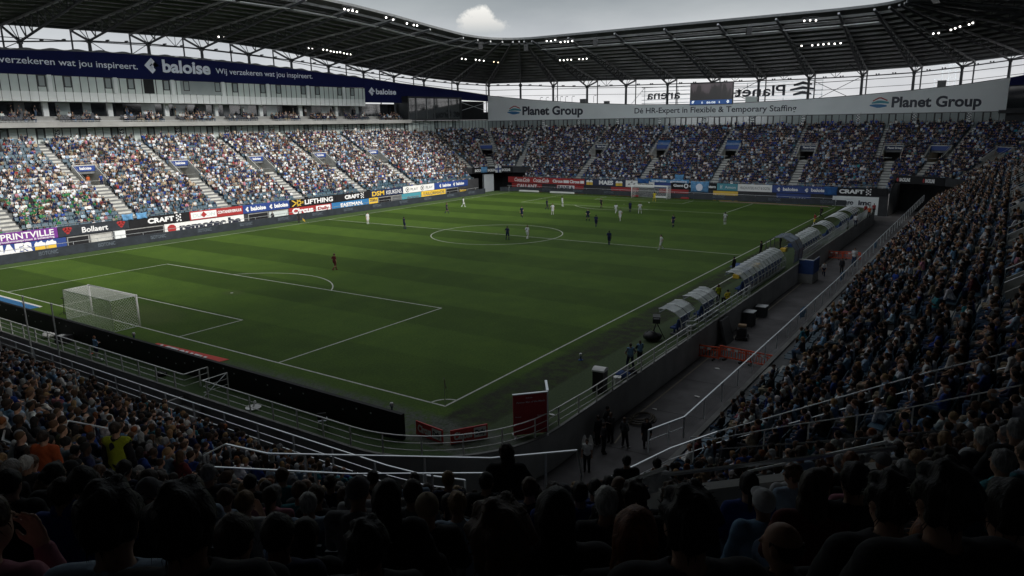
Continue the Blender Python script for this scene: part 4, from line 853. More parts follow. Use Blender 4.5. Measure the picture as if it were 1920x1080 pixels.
o = board(gF, -32.85, -23.3, A0, A1, 'black', 'black board with white lettering around a cog behind a hanging flag', [('Gent', -32.3, -30.2, 1.85, .5, 'letter', .04), ('otors', -28.9, -26.9, 1.85, .5, 'letter', .04), ('otors', -25.1, -23.5, 1.85, .5, 'letter', .04)], GFU); deco(o, gF, [(-29.6+(.55 if k % 2 else .42)*math.cos(k*.2618), 2.05+(.55 if k % 2 else .42)*math.sin(k*.2618)) for k in range(24)], 'letter'); deco(o, gF, [(-29.6+.25*math.cos(k*.5236), 2.05+.25*math.sin(k*.5236)) for k in range(12)], 'black', .165)
o = board(gF, -23.25, -19.2, A0, A1, 'teal', 'turquoise board with a white knot mark and serif name', [('Amon', -21.7, -19.6, 1.85, .5, 'letter', .0)], GFU); craftdots(o, gF, -22.6, 2.1, .45)
board(gF, -19.15, -12.7, A0, A1, 'white', 'white board with narrow grey capitals between turquoise and blue boards', [('HEADHUNTERS IN ICT & DIGITAL', -18.7, -13.0, 1.85, .5, 'steel2', .0)], GFU)
o = board(gF, -12.65, -2.6, A0, A1, 'bluebright', 'blue board with a repeated white emblem and name on the far stand', [('baloise', -10.7, -8.0, 1.85, .55, 'letter', .04), ('baloise', -5.7, -2.9, 1.85, .55, 'letter', .04)], GFU); dia(o, gF, -11.4, 2.05, .42); dia(o, gF, -6.4, 2.05, .42)
o = board(gF, -2.55, 6.9, A0, A1, 'black', 'black board with white sports word and dots at the right end of the far stand', [('CRAFT', -.9, 3.2, 1.78, .65, 'letter', .05)], GFU); craftdots(o, gF, 3.6, 2.1, .85)
for a, b, mt, lab, tx in ((-72.2, -63.9, 'red', 'red lower board with cut-off white capitals near the far corner flag', [('CALLANT', -70.8, -65.2, .35, .75, 'letter', .04)]), (-60, -53.1, 'red', 'lower board of white squares with dark letters beside red', [('BANILA', -59.6, -55.6, .3, .75, 'ink', .04)]), (-46.4, -40, 'red', 'plain red lower board left of the far goal', [('Tech', -45.9, -44, .05, .35, 'letter', .03)]), (-35.4, -29.1, 'red', 'plain red lower board behind the right post of the far goal', [('do it', -34.8, -33, .05, .35, 'letter', .03)]), (-24, -19.1, 'yellow', 'narrow yellow lower board under the turquoise board', [('brico', -23.6, -21.5, .3, .4, 'letter', .0)]), (-11.8, -5.7, 'bluebright', 'blue lower board under the emblem board of the far stand', [('schelde', -9.5, -6.5, .3, .4, 'letter', .0)])):
    o = board(gF, a, b, -.6, 1.3, mt, lab, tx, GFD, .08)
    if 'squares' in lab: fill(o, gF, -59.8, -55.4, .1, 1.2, 'letter', .09)
board(gF, -1.9, 5.65, -1.9, 1.25, 'panel2', 'large pale board with dark letters at the end of the service road', [('zamaro', -1.5, 1.6, -.2, .8, 'ink', .04), ('imc', 2.4, 4.5, -.2, .8, 'ink', .04)], GFD, .1)
# corner gateway boards
for sec, tmid, half, n, lab in (('LF', math.radians(139), math.radians(26), 3, 'black board with three white words over the far left gateway'), ('FR', math.radians(66), math.radians(22), 2, 'black board with two white words and red loops over the far right gateway')):
    d_ = drow(5)-.22; o = thing('advertising_board', lab, 'board')
    def fb(q, z, off, sec=sec, tmid=tmid, half=half): return P(sec, tmid+half-2*half*q, d_-off, z)
    mb_ = MB(); [pbox(mb_, fb, i/12, (i+1)/12, 3.45, 4.8, .0, .08) for i in range(12)]; mb_.build('panel', K['black'], o)
    for i in range(n):
        letters(o, 'BACKLINE', fb, i/n+.07, i/n+.27, 3.85, .55, 'letter', .16, .05)
        if n == 2: shape(o, fb, [(i/n+.035+.02*math.cos(k*.5236), 4.1+.35*math.sin(k*.5236)) for k in range(12)], 'red', .16)
# LED perimeter boards
def ledboard(name, pts, h, label, txt=None, texts=()):
    o = thing('perimeter_board', label, 'board'); q = MB()
    for a, b in zip(pts[:-1], pts[1:]): q.bar((a[0], a[1], h/2+.03), (b[0], b[1], h/2+.03), .22, h)
    for a, b in zip(pts[:-1], pts[1:]):
        L = math.dist(a, b)
        for k in range(int(L/3)+1): t = k*3/L; q.box(*(lambda x, y: (x-.2, x+.2, y-.2, y+.2))(a[0]+(b[0]-a[0])*t, a[1]+(b[1]-a[1])*t), 0, .06)
    q.build('casing', K['ledboard'] if txt else K['black'], o)
    return o
o = ledboard('l', [(-69.9, -5), (-70.75, 22), (-71.1, 58), (-70.85, 84), (-70.6, 100)], 1.08, 'long dark electronic board along the far touchline with dim repeated words', 1)
xx = lambda y: ip(y, [-5, 22, 58, 84, 100], [-69.9, -70.75, -71.1, -70.85, -70.6])
for y in range(3, 100, 7): letters(o, 'ISOTONIC', lambda s_, z, off=0.: (xx(s_)+.13+off, s_, z), y, y+2.2, .45, .42, 'ledtext', .02, .03)
q = MB(); q.tube([(-72.4, y, 1.25) for y in (0, 25, 50, 75, 100)], .035, 5); [q.tube([(-72.4, y, 0), (-72.4, y, 1.25)], .03, 5) for y in range(0, 101, 3)]; q2 = thing('guard_rail', 'white guard rail running behind the far touchline electronic board', 'rail'); q.build('rail', K['rail'], q2)
o = ledboard('f', [(-70.4, 105.5), (-66.5, 108.2), (1.2, 108.2)], .95, 'long dark electronic board behind the far goal line with dim blue panels', 1)
for x in (-69, -60.8, -53, -45.6, -22.4, -12, -3): letters(o, 'ISOTONIC', lambda s_, z, off=0.: (s_, 108.07-off, z), x, x+2.3, .4, .42, 'ledtext', .02, .03)
for n_, (a, b, mt, lab) in enumerate(((-66.6, -61.6, 'white', 'white strip lying at the foot of the far electronic board on the left'), (-58.5, -52.6, 'white', 'long white strip lying at the foot of the far electronic board'), (-39.2, -37.6, 'red', 'small red tag at the foot of the board left of the far post'), (-34.3, -31.4, 'white', 'white tarpaulin strip behind the far goal mouth'), (-28.6, -27, 'red', 'small red tag at the foot of the board right of the far post'))):
    q = MB(); q.box(a, b, 107.5, 107.9, 0.005, .28); q.box(a+.1, b-.1, 107.55, 107.85, .28, .33); o = q.build('pitch_side_tag', K[mt]); setp(o, lab, 'sign')
q = MB(); q.hexa([(-20.5, 106.2, .005), (-1.2, 105.6, .005), (-1.2, 106.1, .005), (-20.5, 106.7, .005), (-20.5, 106.2, .03), (-1.2, 105.6, .03), (-1.2, 106.1, .03), (-20.5, 106.7, .03)]); setp(q.build('sponsor_strip', mat('pink_strip', (.55, .30, .28), .7)), 'long faded pink strip on the grass behind the far goal line', 'sign')
q = MB(); q.tube([(-71.5, 110, 1.0), (-40, 110.5, 1.0), (2, 110.3, 1.0)], .03, 5); q.tube([(-71.5, 110, .2), (2, 110.3, .2)], .025, 5); [q.tube([(x, 110.3, -1), (x, 110.3, 1.0)], .025, 4) for x in range(-71, 3, 4)]; q2 = thing('guard_rail', 'thin white guard rail between the far electronic board and the far stand', 'rail'); q.build('rail', K['rail'], q2)
o = ledboard('n', [(-48, -4.4), (1.1, -4.4)], 1.32, 'black back of the long electronic board behind the near goal line', None)
q = MB(); rs = random.Random(5)
for x in range(-46, 1, 1):
    if rs.random() < .75:
        z_ = .5+rs.random()*.6; q = MB(); q.box(x, x+.09, -4.53, -4.512, z_, z_+.07); q.build('latch', K['galv'], o)
# boards and mats on the grass near the goal line
def plain(x0, y0, x1, y1):   # upright frame from plan points
    a, b = Vector((x0, y0, 0)), Vector((x1, y1, 0)); t = (b-a).normalized(); n_ = Vector((t.y, -t.x, 0)); return lambda s_, z, off=0.: tuple(a+t*s_+n_*off+Vector((0, 0, z)))
for (x0, y0, x1, y1), lab in (((1.15, -3.55, 3.0, -3.75), 'red corner board with white word lying left of its twin'), ((3.35, -3.6, 4.35, -2.0), 'red corner board with white word slanting up to the right')):
    f = plain(x0, y0, x1, y1); L = math.dist((x0, y0), (x1, y1)); o = thing('corner_board', lab, 'board', group='red boards behind the near corner'); q = MB()
    f2 = lambda s_, z, off=0., f=f: tuple(Vector(f(s_, z, off+.0))+Vector((0, 0, 0)))
    pbox(q, f2, 0, L, .02, .72, -.03, .03); q.build('panel', K['boardred'], o); letters(o, 'Circus', f2, .08*L, .58*L, .22, .34, 'letter', .04, .05)
    q = MB(); pbox(q, f2, .62*L, .96*L, .14, .64, .031, .04); w = q.build('inset', K['letter'], o); letters(w, 'Daily', f2, .66*L, .93*L, .28, .24, 'ink', .05, .04)
o = thing('advertising_mat', 'red printed mat with distorted white letters on the grass left of the near corner', 'mat'); q = MB(); q.hexa([(-25.3, -3.6, .004), (-17.6, -3.4, .004), (-17.2, -1.3, .004), (-24.9, -1.7, .004), (-25.3, -3.6, .02), (-17.6, -3.4, .02), (-17.2, -1.3, .02), (-24.9, -1.7, .02)]); q.build('mat', mat('mat_red', (.62, .07, .05), .8), o)
for t_ in range(1): letters(o, 'ACTION.EU', lambda s_, z, off=0.: (s_, z, .025), -24.3, -18.6, -3.2, 1.3, 'letter', .0, .08, shear=-.5)
o = thing('advertising_mat', 'striped white printed mat on the grass left of the near goal', 'mat'); q = MB(); q.hexa([(-45, -4.1, .004), (-38.2, -4.1, .004), (-38.2, -3.1, .004), (-44.8, -3.1, .004), (-45, -4.1, .02), (-38.2, -4.1, .02), (-38.2, -3.1, .02), (-44.8, -3.1, .02)]); q.build('mat', K['black'], o)
letters(o, 'ISOTONIC', lambda s_, z, off=0.: (s_, z, .025), -44.5, -38.6, -4.0, .8, 'letter', 0, .08)
o = thing('advertising_mat', 'light blue printed mat with white edge at the left end of the near goal', 'mat'); q = MB(); q.box(-56, -44.2, -3.6, -1.2, .004, .02); q.build('mat', K['skyblue'], o); q = MB(); q.box(-56, -44.2, -1.199, -.95, .004, .02); q.build('edge', K['white'], o)
o = thing('microphone_stand', 'thin black microphone stand beside the left post of the near goal', 'microphone stand', (-39.6, -1.3, 0)); q = MB(); q.tube([(0, 0, 0), (.05, .1, 1.3)], .025, 5); [q.tube([(0, 0, .25), (.35*math.cos(a), .35*math.sin(a), 0)], .02, 4) for a in (0, 2.1, 4.2)]; q.build('tripod', K['plastic'], o); q = MB(); q.tube([(-.25, .1, 1.36), (.25, .1, 1.4)], .05, 8); q.build('microphone', K['plastic'], o)
# ================================================================== GOALS
NETM = mat('net_cord', (.85, .86, .84), .8, .1)
def goal(label, y0, sgn, xs=(-37.75, -30.5)):
    o = thing('football_goal', label, 'goal', (0, 0, 0)); xa, xb = xs; H = 2.44
    for x, n_ in ((xa, 'post'), (xb, 'post')): q = MB(); q.tube([(x, y0, 0), (x, y0, H+.07)], .072, 10); q.build(n_, K['goalwhite'], o, True)
    q = MB(); q.tube([(xa-.06, y0, H), (xb+.07, y0, H)], .072, 10); q.build('crossbar', K['goalwhite'], o, True)
    D = 2.0; q = MB()
    for x in (xa, xb): q.tube([(x, y0-sgn*.06, H), (x, y0-sgn*D, H-.02)], .02, 5); q.tube([(x, y0-sgn*D, H), (x, y0-sgn*D, .03), (x, y0, .03)], .022, 5)
    q.tube([(xa, y0-sgn*D, .03), (xb, y0-sgn*D, .03)], .022, 5); q.tube([(xa, y0-sgn*D, H), (xb, y0-sgn*D, H)], .014, 5); q.build('net_frame', K['galv'], o)
    q = MB(); st = .21; r = .0085
    def net(A, B, C_, n1, n2):  # grid on parallelogram A + u(B-A) + v(C-A), diagonal mesh
        A, B, C_ = Vector(A), Vector(B), Vector(C_); Pn = lambda u, v: A+(B-A)*u+(C_-A)*v
        for k in range(-n2, n1+1):
            for sg in (1, -1):
                p = []
                for j in (0, n2):
                    u = (k+j)/n1 if sg > 0 else (k+n2-j)/n1; p.append((u, j/n2))
                (u0, v0), (u1, v1) = p; dv_ = v1-v0
                def clip(uc): return v0+(uc-u0)/(u1-u0)*dv_
                lo, hi = 0., 1.
                us = sorted([(u0, v0), (u1, v1)])
                ua, ub = max(0, us[0][0]), min(1, us[1][0])
                if ub-ua < 1e-3: continue
                q.tube([Pn(ua, clip(ua)), Pn(ub, clip(ub))], r, 3, caps=False)
    nx, nz, nd = int((xb-xa)/st), int(H/st), int(D/st)
    net((xa, y0-sgn*D, 0), (xb, y0-sgn*D, 0), (xa, y0-sgn*D, H), nx, nz); net((xa, y0, 0), (xa, y0-sgn*D, 0), (xa, y0, H), nd, nz); net((xb, y0, 0), (xb, y0-sgn*D, 0), (xb, y0, H), nd, nz); net((xa, y0, H), (xb, y0, H), (xa, y0-sgn*D, H), nx, nd)
    q.build('net', NETM, o); return o
goal('white football goal with a hexagonal net nearest the camera', .1, 1); goal('distant white football goal guarded by a yellow goalkeeper', 105.6, -1, (-38.2, -30.7))
def ball(x, y, z, lab, grp=None):
    o = thing('football', lab, 'ball', (x, y, z+.11), group=grp); q = MB(); q.ball((0, 0, 0), .11, 12, 8); w = q.build('shell', K['white'], o, True)
    q = MB()
    for a in range(5):
        c = Vector((math.cos(a*1.257)*.9, math.sin(a*1.257)*.9, .42)).normalized()*.1105; t = c.cross(Vector((0, 0, 1))).normalized(); u = c.cross(t).normalized()
        q.add([tuple(c+(t*math.cos(k*1.257)+u*math.sin(k*1.257))*.035) for k in range(5)], [(0, 1, 2, 3, 4)])
    q.build('patch', K['ink'], w); return o
def pedestal(x, y, h, lab, mt='bluecloth'):
    o = thing('ball_stand', lab, 'stand', (x, y, 0)); q = MB(); q.tube([(0, 0, 0), (0, 0, h-.03)], .05, 8, r2=.04); q.tube([(0, 0, 0), (0, 0, .03)], .16, 10); q.tube([(0, 0, h-.03), (0, 0, h)], .07, 10); q.build('stem', K[mt], o)
for (x, y, h, l1, l2) in ((-23.6, -4.0, 1.36, 'white football on a stand behind the near goal board', 'slim stand behind the board right of the near goal'), (.0, -4.0, 1.36, 'white football on a stand near the right end of the black board', 'slim stand behind the right end of the black board'), (-40.7, -3.7, 1.3, 'white football on a stand by the blue mat', 'slim stand behind the board left of the near goal'), (2.5, 10.7, .25, 'white football on a blue cone beside the near touchline', 'low blue cone under a football by the touchline')):
    ball(x, y, h, l1); pedestal(x, y, h, l2)
ball(-24.2, -6.0, 0, 'white football on the grass beside the ball boy'); ball(-30.9, 97.6, 0, 'match football at the feet of the yellow goalkeeper')
# corner flags
for (x, y, lab) in ((.05, 0, 'pale corner flag hanging limp at the near corner'), (-67.5, 104.8, 'small corner flag at the far left corner'), (.05, 104.9, 'small corner flag at the far right corner')):
    o = thing('corner_flag', lab, 'flag', (x, y, 0)); q = MB(); q.tube([(0, 0, 0), (0, 0, 1.6)], .018, 6); q.build('pole', K['galv'], o)
    q = MB(); q.add([(.02, 0, 1.58), (.02, .02, 1.1), (.16, .05, .98), (.1, -.03, 1.3), (.13, .0, 1.05), (.05, .05, 1.02)], [(0, 1, 5, 3), (3, 5, 4), (3, 4, 2)]); q.build('cloth', K['galv'], o)
# ================================================================== RAILS ROUND THE PITCH
def fence(label, pts, h, rails, mt, step=2., r=.03, pr_=.028, z=0., name='pitch_fence', posts=True, glass=None):
    o = thing(name, label, 'railing'); pts = [Vector(p if len(p) == 3 else (*p, z)) for p in pts]
    q = MB()
    for a, b in zip(pts[:-1], pts[1:]): q.bar(a+Vector((0, 0, h)), b+Vector((0, 0, h)), 1.7*r, 1.1*r)
    q.build('top_rail', K[mt], o)
    for rr in rails: q = MB(); q.tube([p+Vector((0, 0, rr)) for p in pts], r*.6, 5); q.build('lower_rail', K[mt], o)
    if posts:
        acc = 0; me = None; q = MB(); q.bar((0, 0, 0), (0, 0, h), pr_*2, pr_*2); me = q.mesh('post', K[mt])
        for a, b in zip(pts[:-1], pts[1:]):
            L = (b-a).length; s_ = acc
            while s_ < L: put('post', me, o, tuple(a+(b-a)*(s_/L))); s_ += step
            acc = s_-L
        put('post', me, o, tuple(pts[-1]))
    if glass:
        q = MB()
        for a, b in zip(pts[:-1], pts[1:]):
            q.quad(a+Vector((0, 0, .06)), b+Vector((0, 0, .06)), b+Vector((0, 0, h-.06)), a+Vector((0, 0, h-.06)))
        q.build('glass_panel', K[glass], o)
    return o
fence('white tubular fence along the grass edge left of the steps', [(-60, -6.3), (-14.2, -6.3), (-14.2, -4.75)], 1.05, (.7, .35), 'white', 1.95, .04, .035)
fence('white tubular fence curving round the near corner of the pitch', [(-12.3, -4.75), (-12.3, -6.3)]+[(-6, -6.3)]+arc(-.4, .7, 7.0, -R90, 0, 14)+[(6.75, 4), (6.85, 18.6)], 1.05, (.7, .35), 'white', 1.9, .035)
fence('white tubular fence behind the near dugouts', [(6.2, 19.4), (6.65, 19.7), (6.65, 33.2)], 1.05, (.7, .35), 'rail', 1.5, .035)
fence('white railing with upright bars behind the far dugouts', [(6.55, 52), (6.5, 78)], 1.05, (.3,), 'rail', .6, .03)
fence('white railing by the last dugouts at the end of the service road', [(6.5, 80), (6.4, 101)], 1.05, (.3,), 'rail', .5, .03)
o = thing('access_steps', 'grey steps with braced rails leading down from the grass to the service road', 'steps'); q = MB()
for k in range(6): q.box(-14.1, -12.4, -6.3-.3*(k+1), -6.3-.3*k, -2.02, -.33*(k+1)+.0)
q.box(-14.25, -14.1, -8.1, -6.3, -2.02, -.2); q.build('flight', K['concrete'], o)
q = MB(); q.tube([(-12.3, -6.3, 1.05), (-12.3, -4.75, 1.05), (-12.3, -6.35, .1)], .03, 5); q.build('brace', K['rail'], o)
for n_, (x, lab) in enumerate(((-37.9, 'first'), (-32.2, 'middle'), (-28.0, 'right hand'))):
    o = thing('net_pole', f'tall slim grey pole behind the near goal, {lab} of three', 'pole', (x, -6.9, -2.02)); q = MB(); q.tube([(0, 0, 0), (0, 0, 5.6)], .06, 8, r2=.045); q.ball((0, 0, 5.62), .08, 8, 5); q.build('shaft', K['galv'], o); q = MB(); q.box(-.15, .15, -.15, .15, 0, .05); q.build('base_plate', K['galv'], o)
# stand front rails
o = fence('pale double handrail along the front of the near stand', [(-60, -11.3, 1.98), (-5, -11.3, 1.98)]+[(6.6+7.4*math.cos(a), -3.7+7.4*math.sin(a), 1.98) for a in (-R90, -1.35, -1.15)], 1.0, (.62, .3), 'rail', 2.2, .032)
o = fence('glazed barrier with a pale top rail along the front of the right stand', [(13.9, -1.2, 1.98), (14.0, 30, 1.98), (13.7, 60, 1.98), (13.4, 102, 1.98)], .95, (), 'rail', 2.4, .035, glass='clear')
o = fence('short pale barrier rail turning in at the near end of the right stand', [(13.2, -3.2, 1.98), (13.9, -1.2, 1.98)], .95, (.5,), 'rail', 1.2, .04)
o = fence('thin rail along the front row of the main stand', [(-76.7, 0, 2.75), (-76.7, 104, 2.75)], .32, (), 'galv', 2.5, .025, .02)
o = fence('thin rail along the front row of the far stand', [(-69, 112.9, 2.75), (7, 112.9, 2.75)], .32, (), 'galv', 2.5, .025, .02)
# stairway rails in the near corner, 1 m above the rows they climb
fence('pale handrail of the crosswise gangway below the near spectators, upper one', [(9.7, -19.8, 6.75), (10.1, -19.5, 7.0), (11.3, -19.3, 7.0), (12.7, -18.5, 7.0), (15.5, -16.9, 7.0), (16.85, -15.6, 7.0), (17.1, -15.85, 6.6)], 1.0, (), 'rail', 2.6, .024, .018)
fence('pale handrail of the crosswise gangway below the near spectators, lower one', [(10.7, -20.4, 7.0), (13.5, -19.0, 7.0), (15.8, -17.5, 7.0), (16.2, -17.1, 7.0)], 1.0, (), 'rail', 2.4, .022, .018)
fence('long handrail climbing the stairway between the right stand and the near corner', [(13.6, -8.9, 2.2), (14.8, -3.7+(-1.2), 2.3), (16.07, -3.6, 2.75), (17.85, -3.6, 3.7), (20.46, -3.5, 5.1), (22.57, -3.5, 6.25), (24.8, -4.0, 7.5), (27, -4.3, 8.7)], .95, (.5,), 'rail', 1.7, .030, .022)
fence('second handrail climbing beside the near corner vomitory', [(15.0, -3.4, 2.2), (16.2, -4.1, 2.7), (18.8, -4.9, 4.1), (22.2, -6.5, 6.0), (24.7, -7.5, 7.5)], .95, (), 'galv', 1.8, .028, .022)
fence('dark handrail on the concrete wall of the near corner vomitory', [(16.95, -6.0, 3.2), (21.5, -10.2, 6.3), (23.4, -11.6, 7.5)], 1.0, (.4,), 'steel2', 1.8, .04, .03)
fence('angled pale handrail beside the two stewards', [(5.3, -20.9, 6.7), (3.8, -20, 6.3), (4.1, -19.1, 5.8)], 1.0, (.5,), 'rail', 1.2, .026)
fence('dark handrail crossing in front of the two stewards', [(9.2, -22.6, 7.7), (6.35, -22.4, 7.3), (4.2, -21.5, 7.0), (2.2, -21.4, 7.0)], 1.0, (.5,), 'galv', 1.6, .022, .02)
# ================================================================== DUGOUTS
def dugout(y0, y1, lab, x0=3.75, x1=6.05, bays=None, h=1.88):
    o = thing('dugout', lab, 'dugout', ((x0+x1)/2, (y0+y1)/2, 0)); inv = Matrix.Translation(o.location).inverted()
    def B(q, n_, m_, p=o, sm=False):
        w = q.build(n_, m_, p, sm)
        if p is o: w.matrix_parent_inverse = inv
        return w
    prof = [(x1, .25), (x1+.02, .9), (x1-.15, 1.35), (x1-.55, h-.2), (x1-1.15, h), (x1-1.7, h-.05), (x0+.05, h-.33)]
    prof2 = []
    for i in range(len(prof)-1):
        for k in range(3): t = k/3; prof2.append((prof[i][0]+(prof[i+1][0]-prof[i][0])*t, prof[i][1]+(prof[i+1][1]-prof[i][1])*t))
    prof2.append(prof[-1]); n = bays or max(2, round((y1-y0)/1.5)); q = MB()
    for (xa, za), (xb, zb) in zip(prof2[:-1], prof2[1:]): q.quad((xa, y0, za), (xa, y1, za), (xb, y1, zb), (xb, y0, zb), 1 if za < 1.3 else 0)
    B(q, 'shell', [K['dugout'], K['clear']], sm=True)
    for k in range(n+1):
        y = y0+(y1-y0)*k/n; q = MB(); q.tube([(x+.02, y, z+.02) for x, z in prof], .035, 5); B(q, 'arch', K['galv'])
    q = MB(); q.tube([(x0+.05, y0, h-.33), (x0+.05, y1, h-.33)], .04, 5); q.tube([(x1-.15, y0, 1.35), (x1-.15, y1, 1.35)], .03, 5); q.tube([(x1, y0, .9), (x1, y1, .9)], .03, 5); q.box(x1-.06, x1+.05, y0, y1, 0, .25); B(q, 'beam', K['galv'])
    q = MB(); q.box(x0+.9, x1-.1, y0+.05, y1-.05, 0, .12); B(q, 'floor', K['steel2'])
    ns = int((y1-y0-.3)/.62); q = MB(); q.box(-.24, .24, -.25, .25, .42, .52); q.hexa([(.16, -.25, .5), (.26, -.25, .5), (.26, .25, .5), (.16, .25, .5), (.30, -.25, 1.15), (.38, -.25, 1.15), (.38, .25, 1.15), (.30, .25, 1.15)]); q.box(-.05, .05, -.05, .05, .12, .42); me = q.mesh('seat', K['bluecloth'])
    for k in range(ns): w = put('seat', me, o, (x1-.65, y0+.45+k*.62, 0)); w.matrix_parent_inverse = inv
    return o
dugout(18.9, 21.9, 'nearest curved transparent dugout with a flat front', 4.3, 6.0, 2); dugout(23.4, 26.9, 'second curved transparent dugout from the near corner', 4.35, 6.05, 3)
dugout(33.4, 37.4, 'short front section of the long team dugout', 4.3, 6.1, 3, 1.95); dugout(37.55, 47.2, 'long arched team dugout with a row of dark seats', 4.3, 6.1, 9, 2.0)
dugout(54.6, 64.4, 'long arched team dugout beyond the players tunnel', 4.3, 6.1, 8, 1.95); dugout(68.6, 72.2, 'short arched dugout past the second team dugout', 3.9, 6.1, 3); dugout(77, 82.5, 'small arched dugout near the end of the service road', 3.8, 6.1, 4); dugout(85.5, 91, 'farthest arched dugout beside the pale end board', 3.8, 6.1, 4)
o = thing('players_tunnel', 'taller arched transparent hood over the players tunnel with a blue apron', 'tunnel'); q = MB(); pf = [(6.6, .3), (6.7, 1.6), (6.2, 2.5), (5.3, 2.95), (4.4, 2.85), (3.7, 2.4)]
for (xa, za), (xb, zb) in zip(pf[:-1], pf[1:]): q.quad((xa, 48.6, za), (xa, 52.0, za), (xb, 52.0, zb), (xb, 48.6, zb))
q.build('hood', K['tunnel'], o, True)
for y in (48.6, 50.3, 52.0): q = MB(); q.tube([(x, y, z) for x, z in pf]+[(3.7, y, 0)], .05, 5); q.build('arch', K['steel2'], o)
q = MB(); q.box(6.72, 8.2, 50.4, 50.5, -1.0, .4); q.box(8.1, 8.2, 50.51, 53.2, -1.0, .4); q.box(6.72, 8.09, 50.51, 53.2, -.1, .02); q.build('apron', K['bluecloth'], o); q = MB(); q.box(6.74, 8.17, 50.43, 53.18, -2.0, -1.0); q.build('plinth', K['concrete'], o); q = MB(); q.tube([(6.7, 50.45, .5), (8.15, 50.45, .5), (8.15, 53.2, .5)], .04, 5); q.build('rail', K['rail'], o)
# ================================================================== SERVICE ROAD THINGS
def barrier(loc, rz, lab):
    o = thing('crowd_barrier', lab, 'barrier', loc, rz, 'orange plastic barriers on the service road'); q = MB()
    q.box(-.95, .95, -.03, .03, .92, 1.02); q.box(-.95, .95, -.03, .03, .15, .25); q.box(-1.0, -.9, -.035, .035, .1, 1.0); q.box(.9, 1.0, -.035, .035, .1, 1.0); q.box(-.9, .9, -.02, .02, .72, .80)
    for k in range(9): x = -.8+k*.2; q.box(x-.025, x+.025, -.018, .018, .25, .92)
    q.build('panel', K['orange'], o)
    for s_ in (-.6, .6): q = MB(); q.box(s_-.06, s_+.06, -.3, .3, 0, .12); q.build('foot', K['plastic'], o)
    q = MB(); q.box(-.4, -.15, -.035, -.031, .74, .92); q.box(.15, .4, -.035, -.031, .74, .92); q.build('reflector', K['white'], o)
for p, rz, lab in (((7.15, 20.9, -2.01), .12, 'orange plastic barrier against the retaining wall, nearest row'), ((9.0, 21.4, -2.01), -.10, 'orange plastic barrier in the middle of the nearest row'), ((10.9, 21.2, -2.01), -.12, 'orange plastic barrier half hidden by the glazed stand barrier'), ((7.3, 66.2, -2.01), .05, 'orange plastic barrier across the road far away, beside the wall'), ((9.25, 66.6, -2.01), 0, 'orange plastic barrier across the road far away, beside the stand')): barrier(p, rz, lab)
SG = thing('sign_tower', 'tall dark red folding display board with a white top edge at the near corner', 'sign'); q = MB(); f = plain(5.4, -1.3, 6.55, -.05); L = math.dist((5.4, -1.3), (6.55, -.05)); g_ = plain(6.55, -.0, 5.65, 1.3)
pbox(q, f, 0, L, .1, 2.15, -.04, .04); q.build('front_panel', mat('sign_dark_red', (.42, .022, .035), .5, .12, 1.5), SG); q = MB(); pbox(q, g_, 0, 1.5, .1, 2.15, -.04, .04); q.build('side_panel', K['navy'], SG)
q = MB(); pbox(q, f, -.03, L+.03, 2.15, 2.2, -.06, .06); pbox(q, g_, .08, 1.5, 2.15, 2.2, -.06, .06); pbox(q, f, L-.02, L+.05, .05, 2.149, -.06, .06); q.build('edge_trim', K['rail'], SG); q = MB(); pbox(q, f, .0, .12, 0, .1, -.25, .35); pbox(q, f, L-.1, L, 0, .1, -.2, .3); q.build('foot', K['rail'], SG)
letters(SG, 'Partner Man of the Match', f, .17, L-.12, 1.72, .085, 'lettergrey', .05, .01); letters(SG, 'Club', f, .62, .95, 1.95, .05, 'lettergrey', .05, .01); letters(SG, 'Partner', f, .1, .4, 1.0, .06, 'lettergrey', .05, 0); letters(SG, 'Brasserie', f, L-.5, L-.12, 1.0, .06, 'lettergrey', .05, 0); letters(SG, 'MAN OF', lambda s_, z, off=0.: g_(s_, z, -off), .1, 1.4, 1.5, .3, 'lettergrey', .05, .02, mirror=True)
o = thing('drinks_cooler', 'black upright cooler with a white curved top on the near touchline', 'cooler', (6.1, 6.4, 0), .1); q = MB(); q.box(-.32, .32, -.35, .35, .05, 1.25); q.build('cabinet', K['plastic'], o); q = MB()
for k in range(6): a, b = -.36+k*.12, -.36+(k+1)*.12; za, zb = 1.3+.16*math.cos(a*3.6), 1.3+.16*math.cos(b*3.6); q.hexa([(-.36, a, 1.252), (.36, a, 1.252), (.36, b, 1.252), (-.36, b, 1.252), (-.36, a, za), (.36, a, za), (.36, b, zb), (-.36, b, zb)])
q.build('lid', K['white'], o)
o = thing('white_crate', 'small white tub beside the black cooler', 'tub', (6.4, 8.0, 0)); q = MB(); q.tube([(0, 0, 0), (0, 0, .4)], .18, 10, r2=.22); q.tube([(0, 0, .4), (0, 0, .44)], .24, 10); q.build('tub', K['white'], o)
def bag(x, y, z, lab, mt='plastic', s_=1.): o = thing('kit_bag', lab, 'bag', (x, y, z), .6); q = MB(); q.ball((0, 0, .22*s_), .34*s_, 10, 7, sz=.62); q.ball((.3*s_, .1, .18*s_), .22*s_, 8, 6, sz=.7); q.build('body', K[mt], o, True); q = MB(); q.tube([(-.2*s_, 0, .38*s_), (0, 0, .55*s_), (.2*s_, 0, .38*s_)], .02, 4); q.build('handle', K['plastic'], o)
bag(6.2, 9.0, 0, 'dark kit bag on the grass behind the cooler', 'bluecloth', 1.1); bag(6.3, 9.7, 0, 'second dark kit bag beside the standing man', 'plastic', 1.1); bag(-18.0, -5.6, 0, 'dark bag on the grass behind the near electronic board', 'plastic', .8); bag(-33.3, -5.3, 0, 'white plastic sack lying on the grass behind the near goal', 'white', 1.1); bag(4.6, 16.9, 0, 'bulky black equipment bag in front of the nearest dugout', 'plastic', 1.6)
o = thing('camera_rig', 'black covered broadcast camera with tripod beside the nearest dugout', 'camera', (4.7, 17.6, 0), .4)
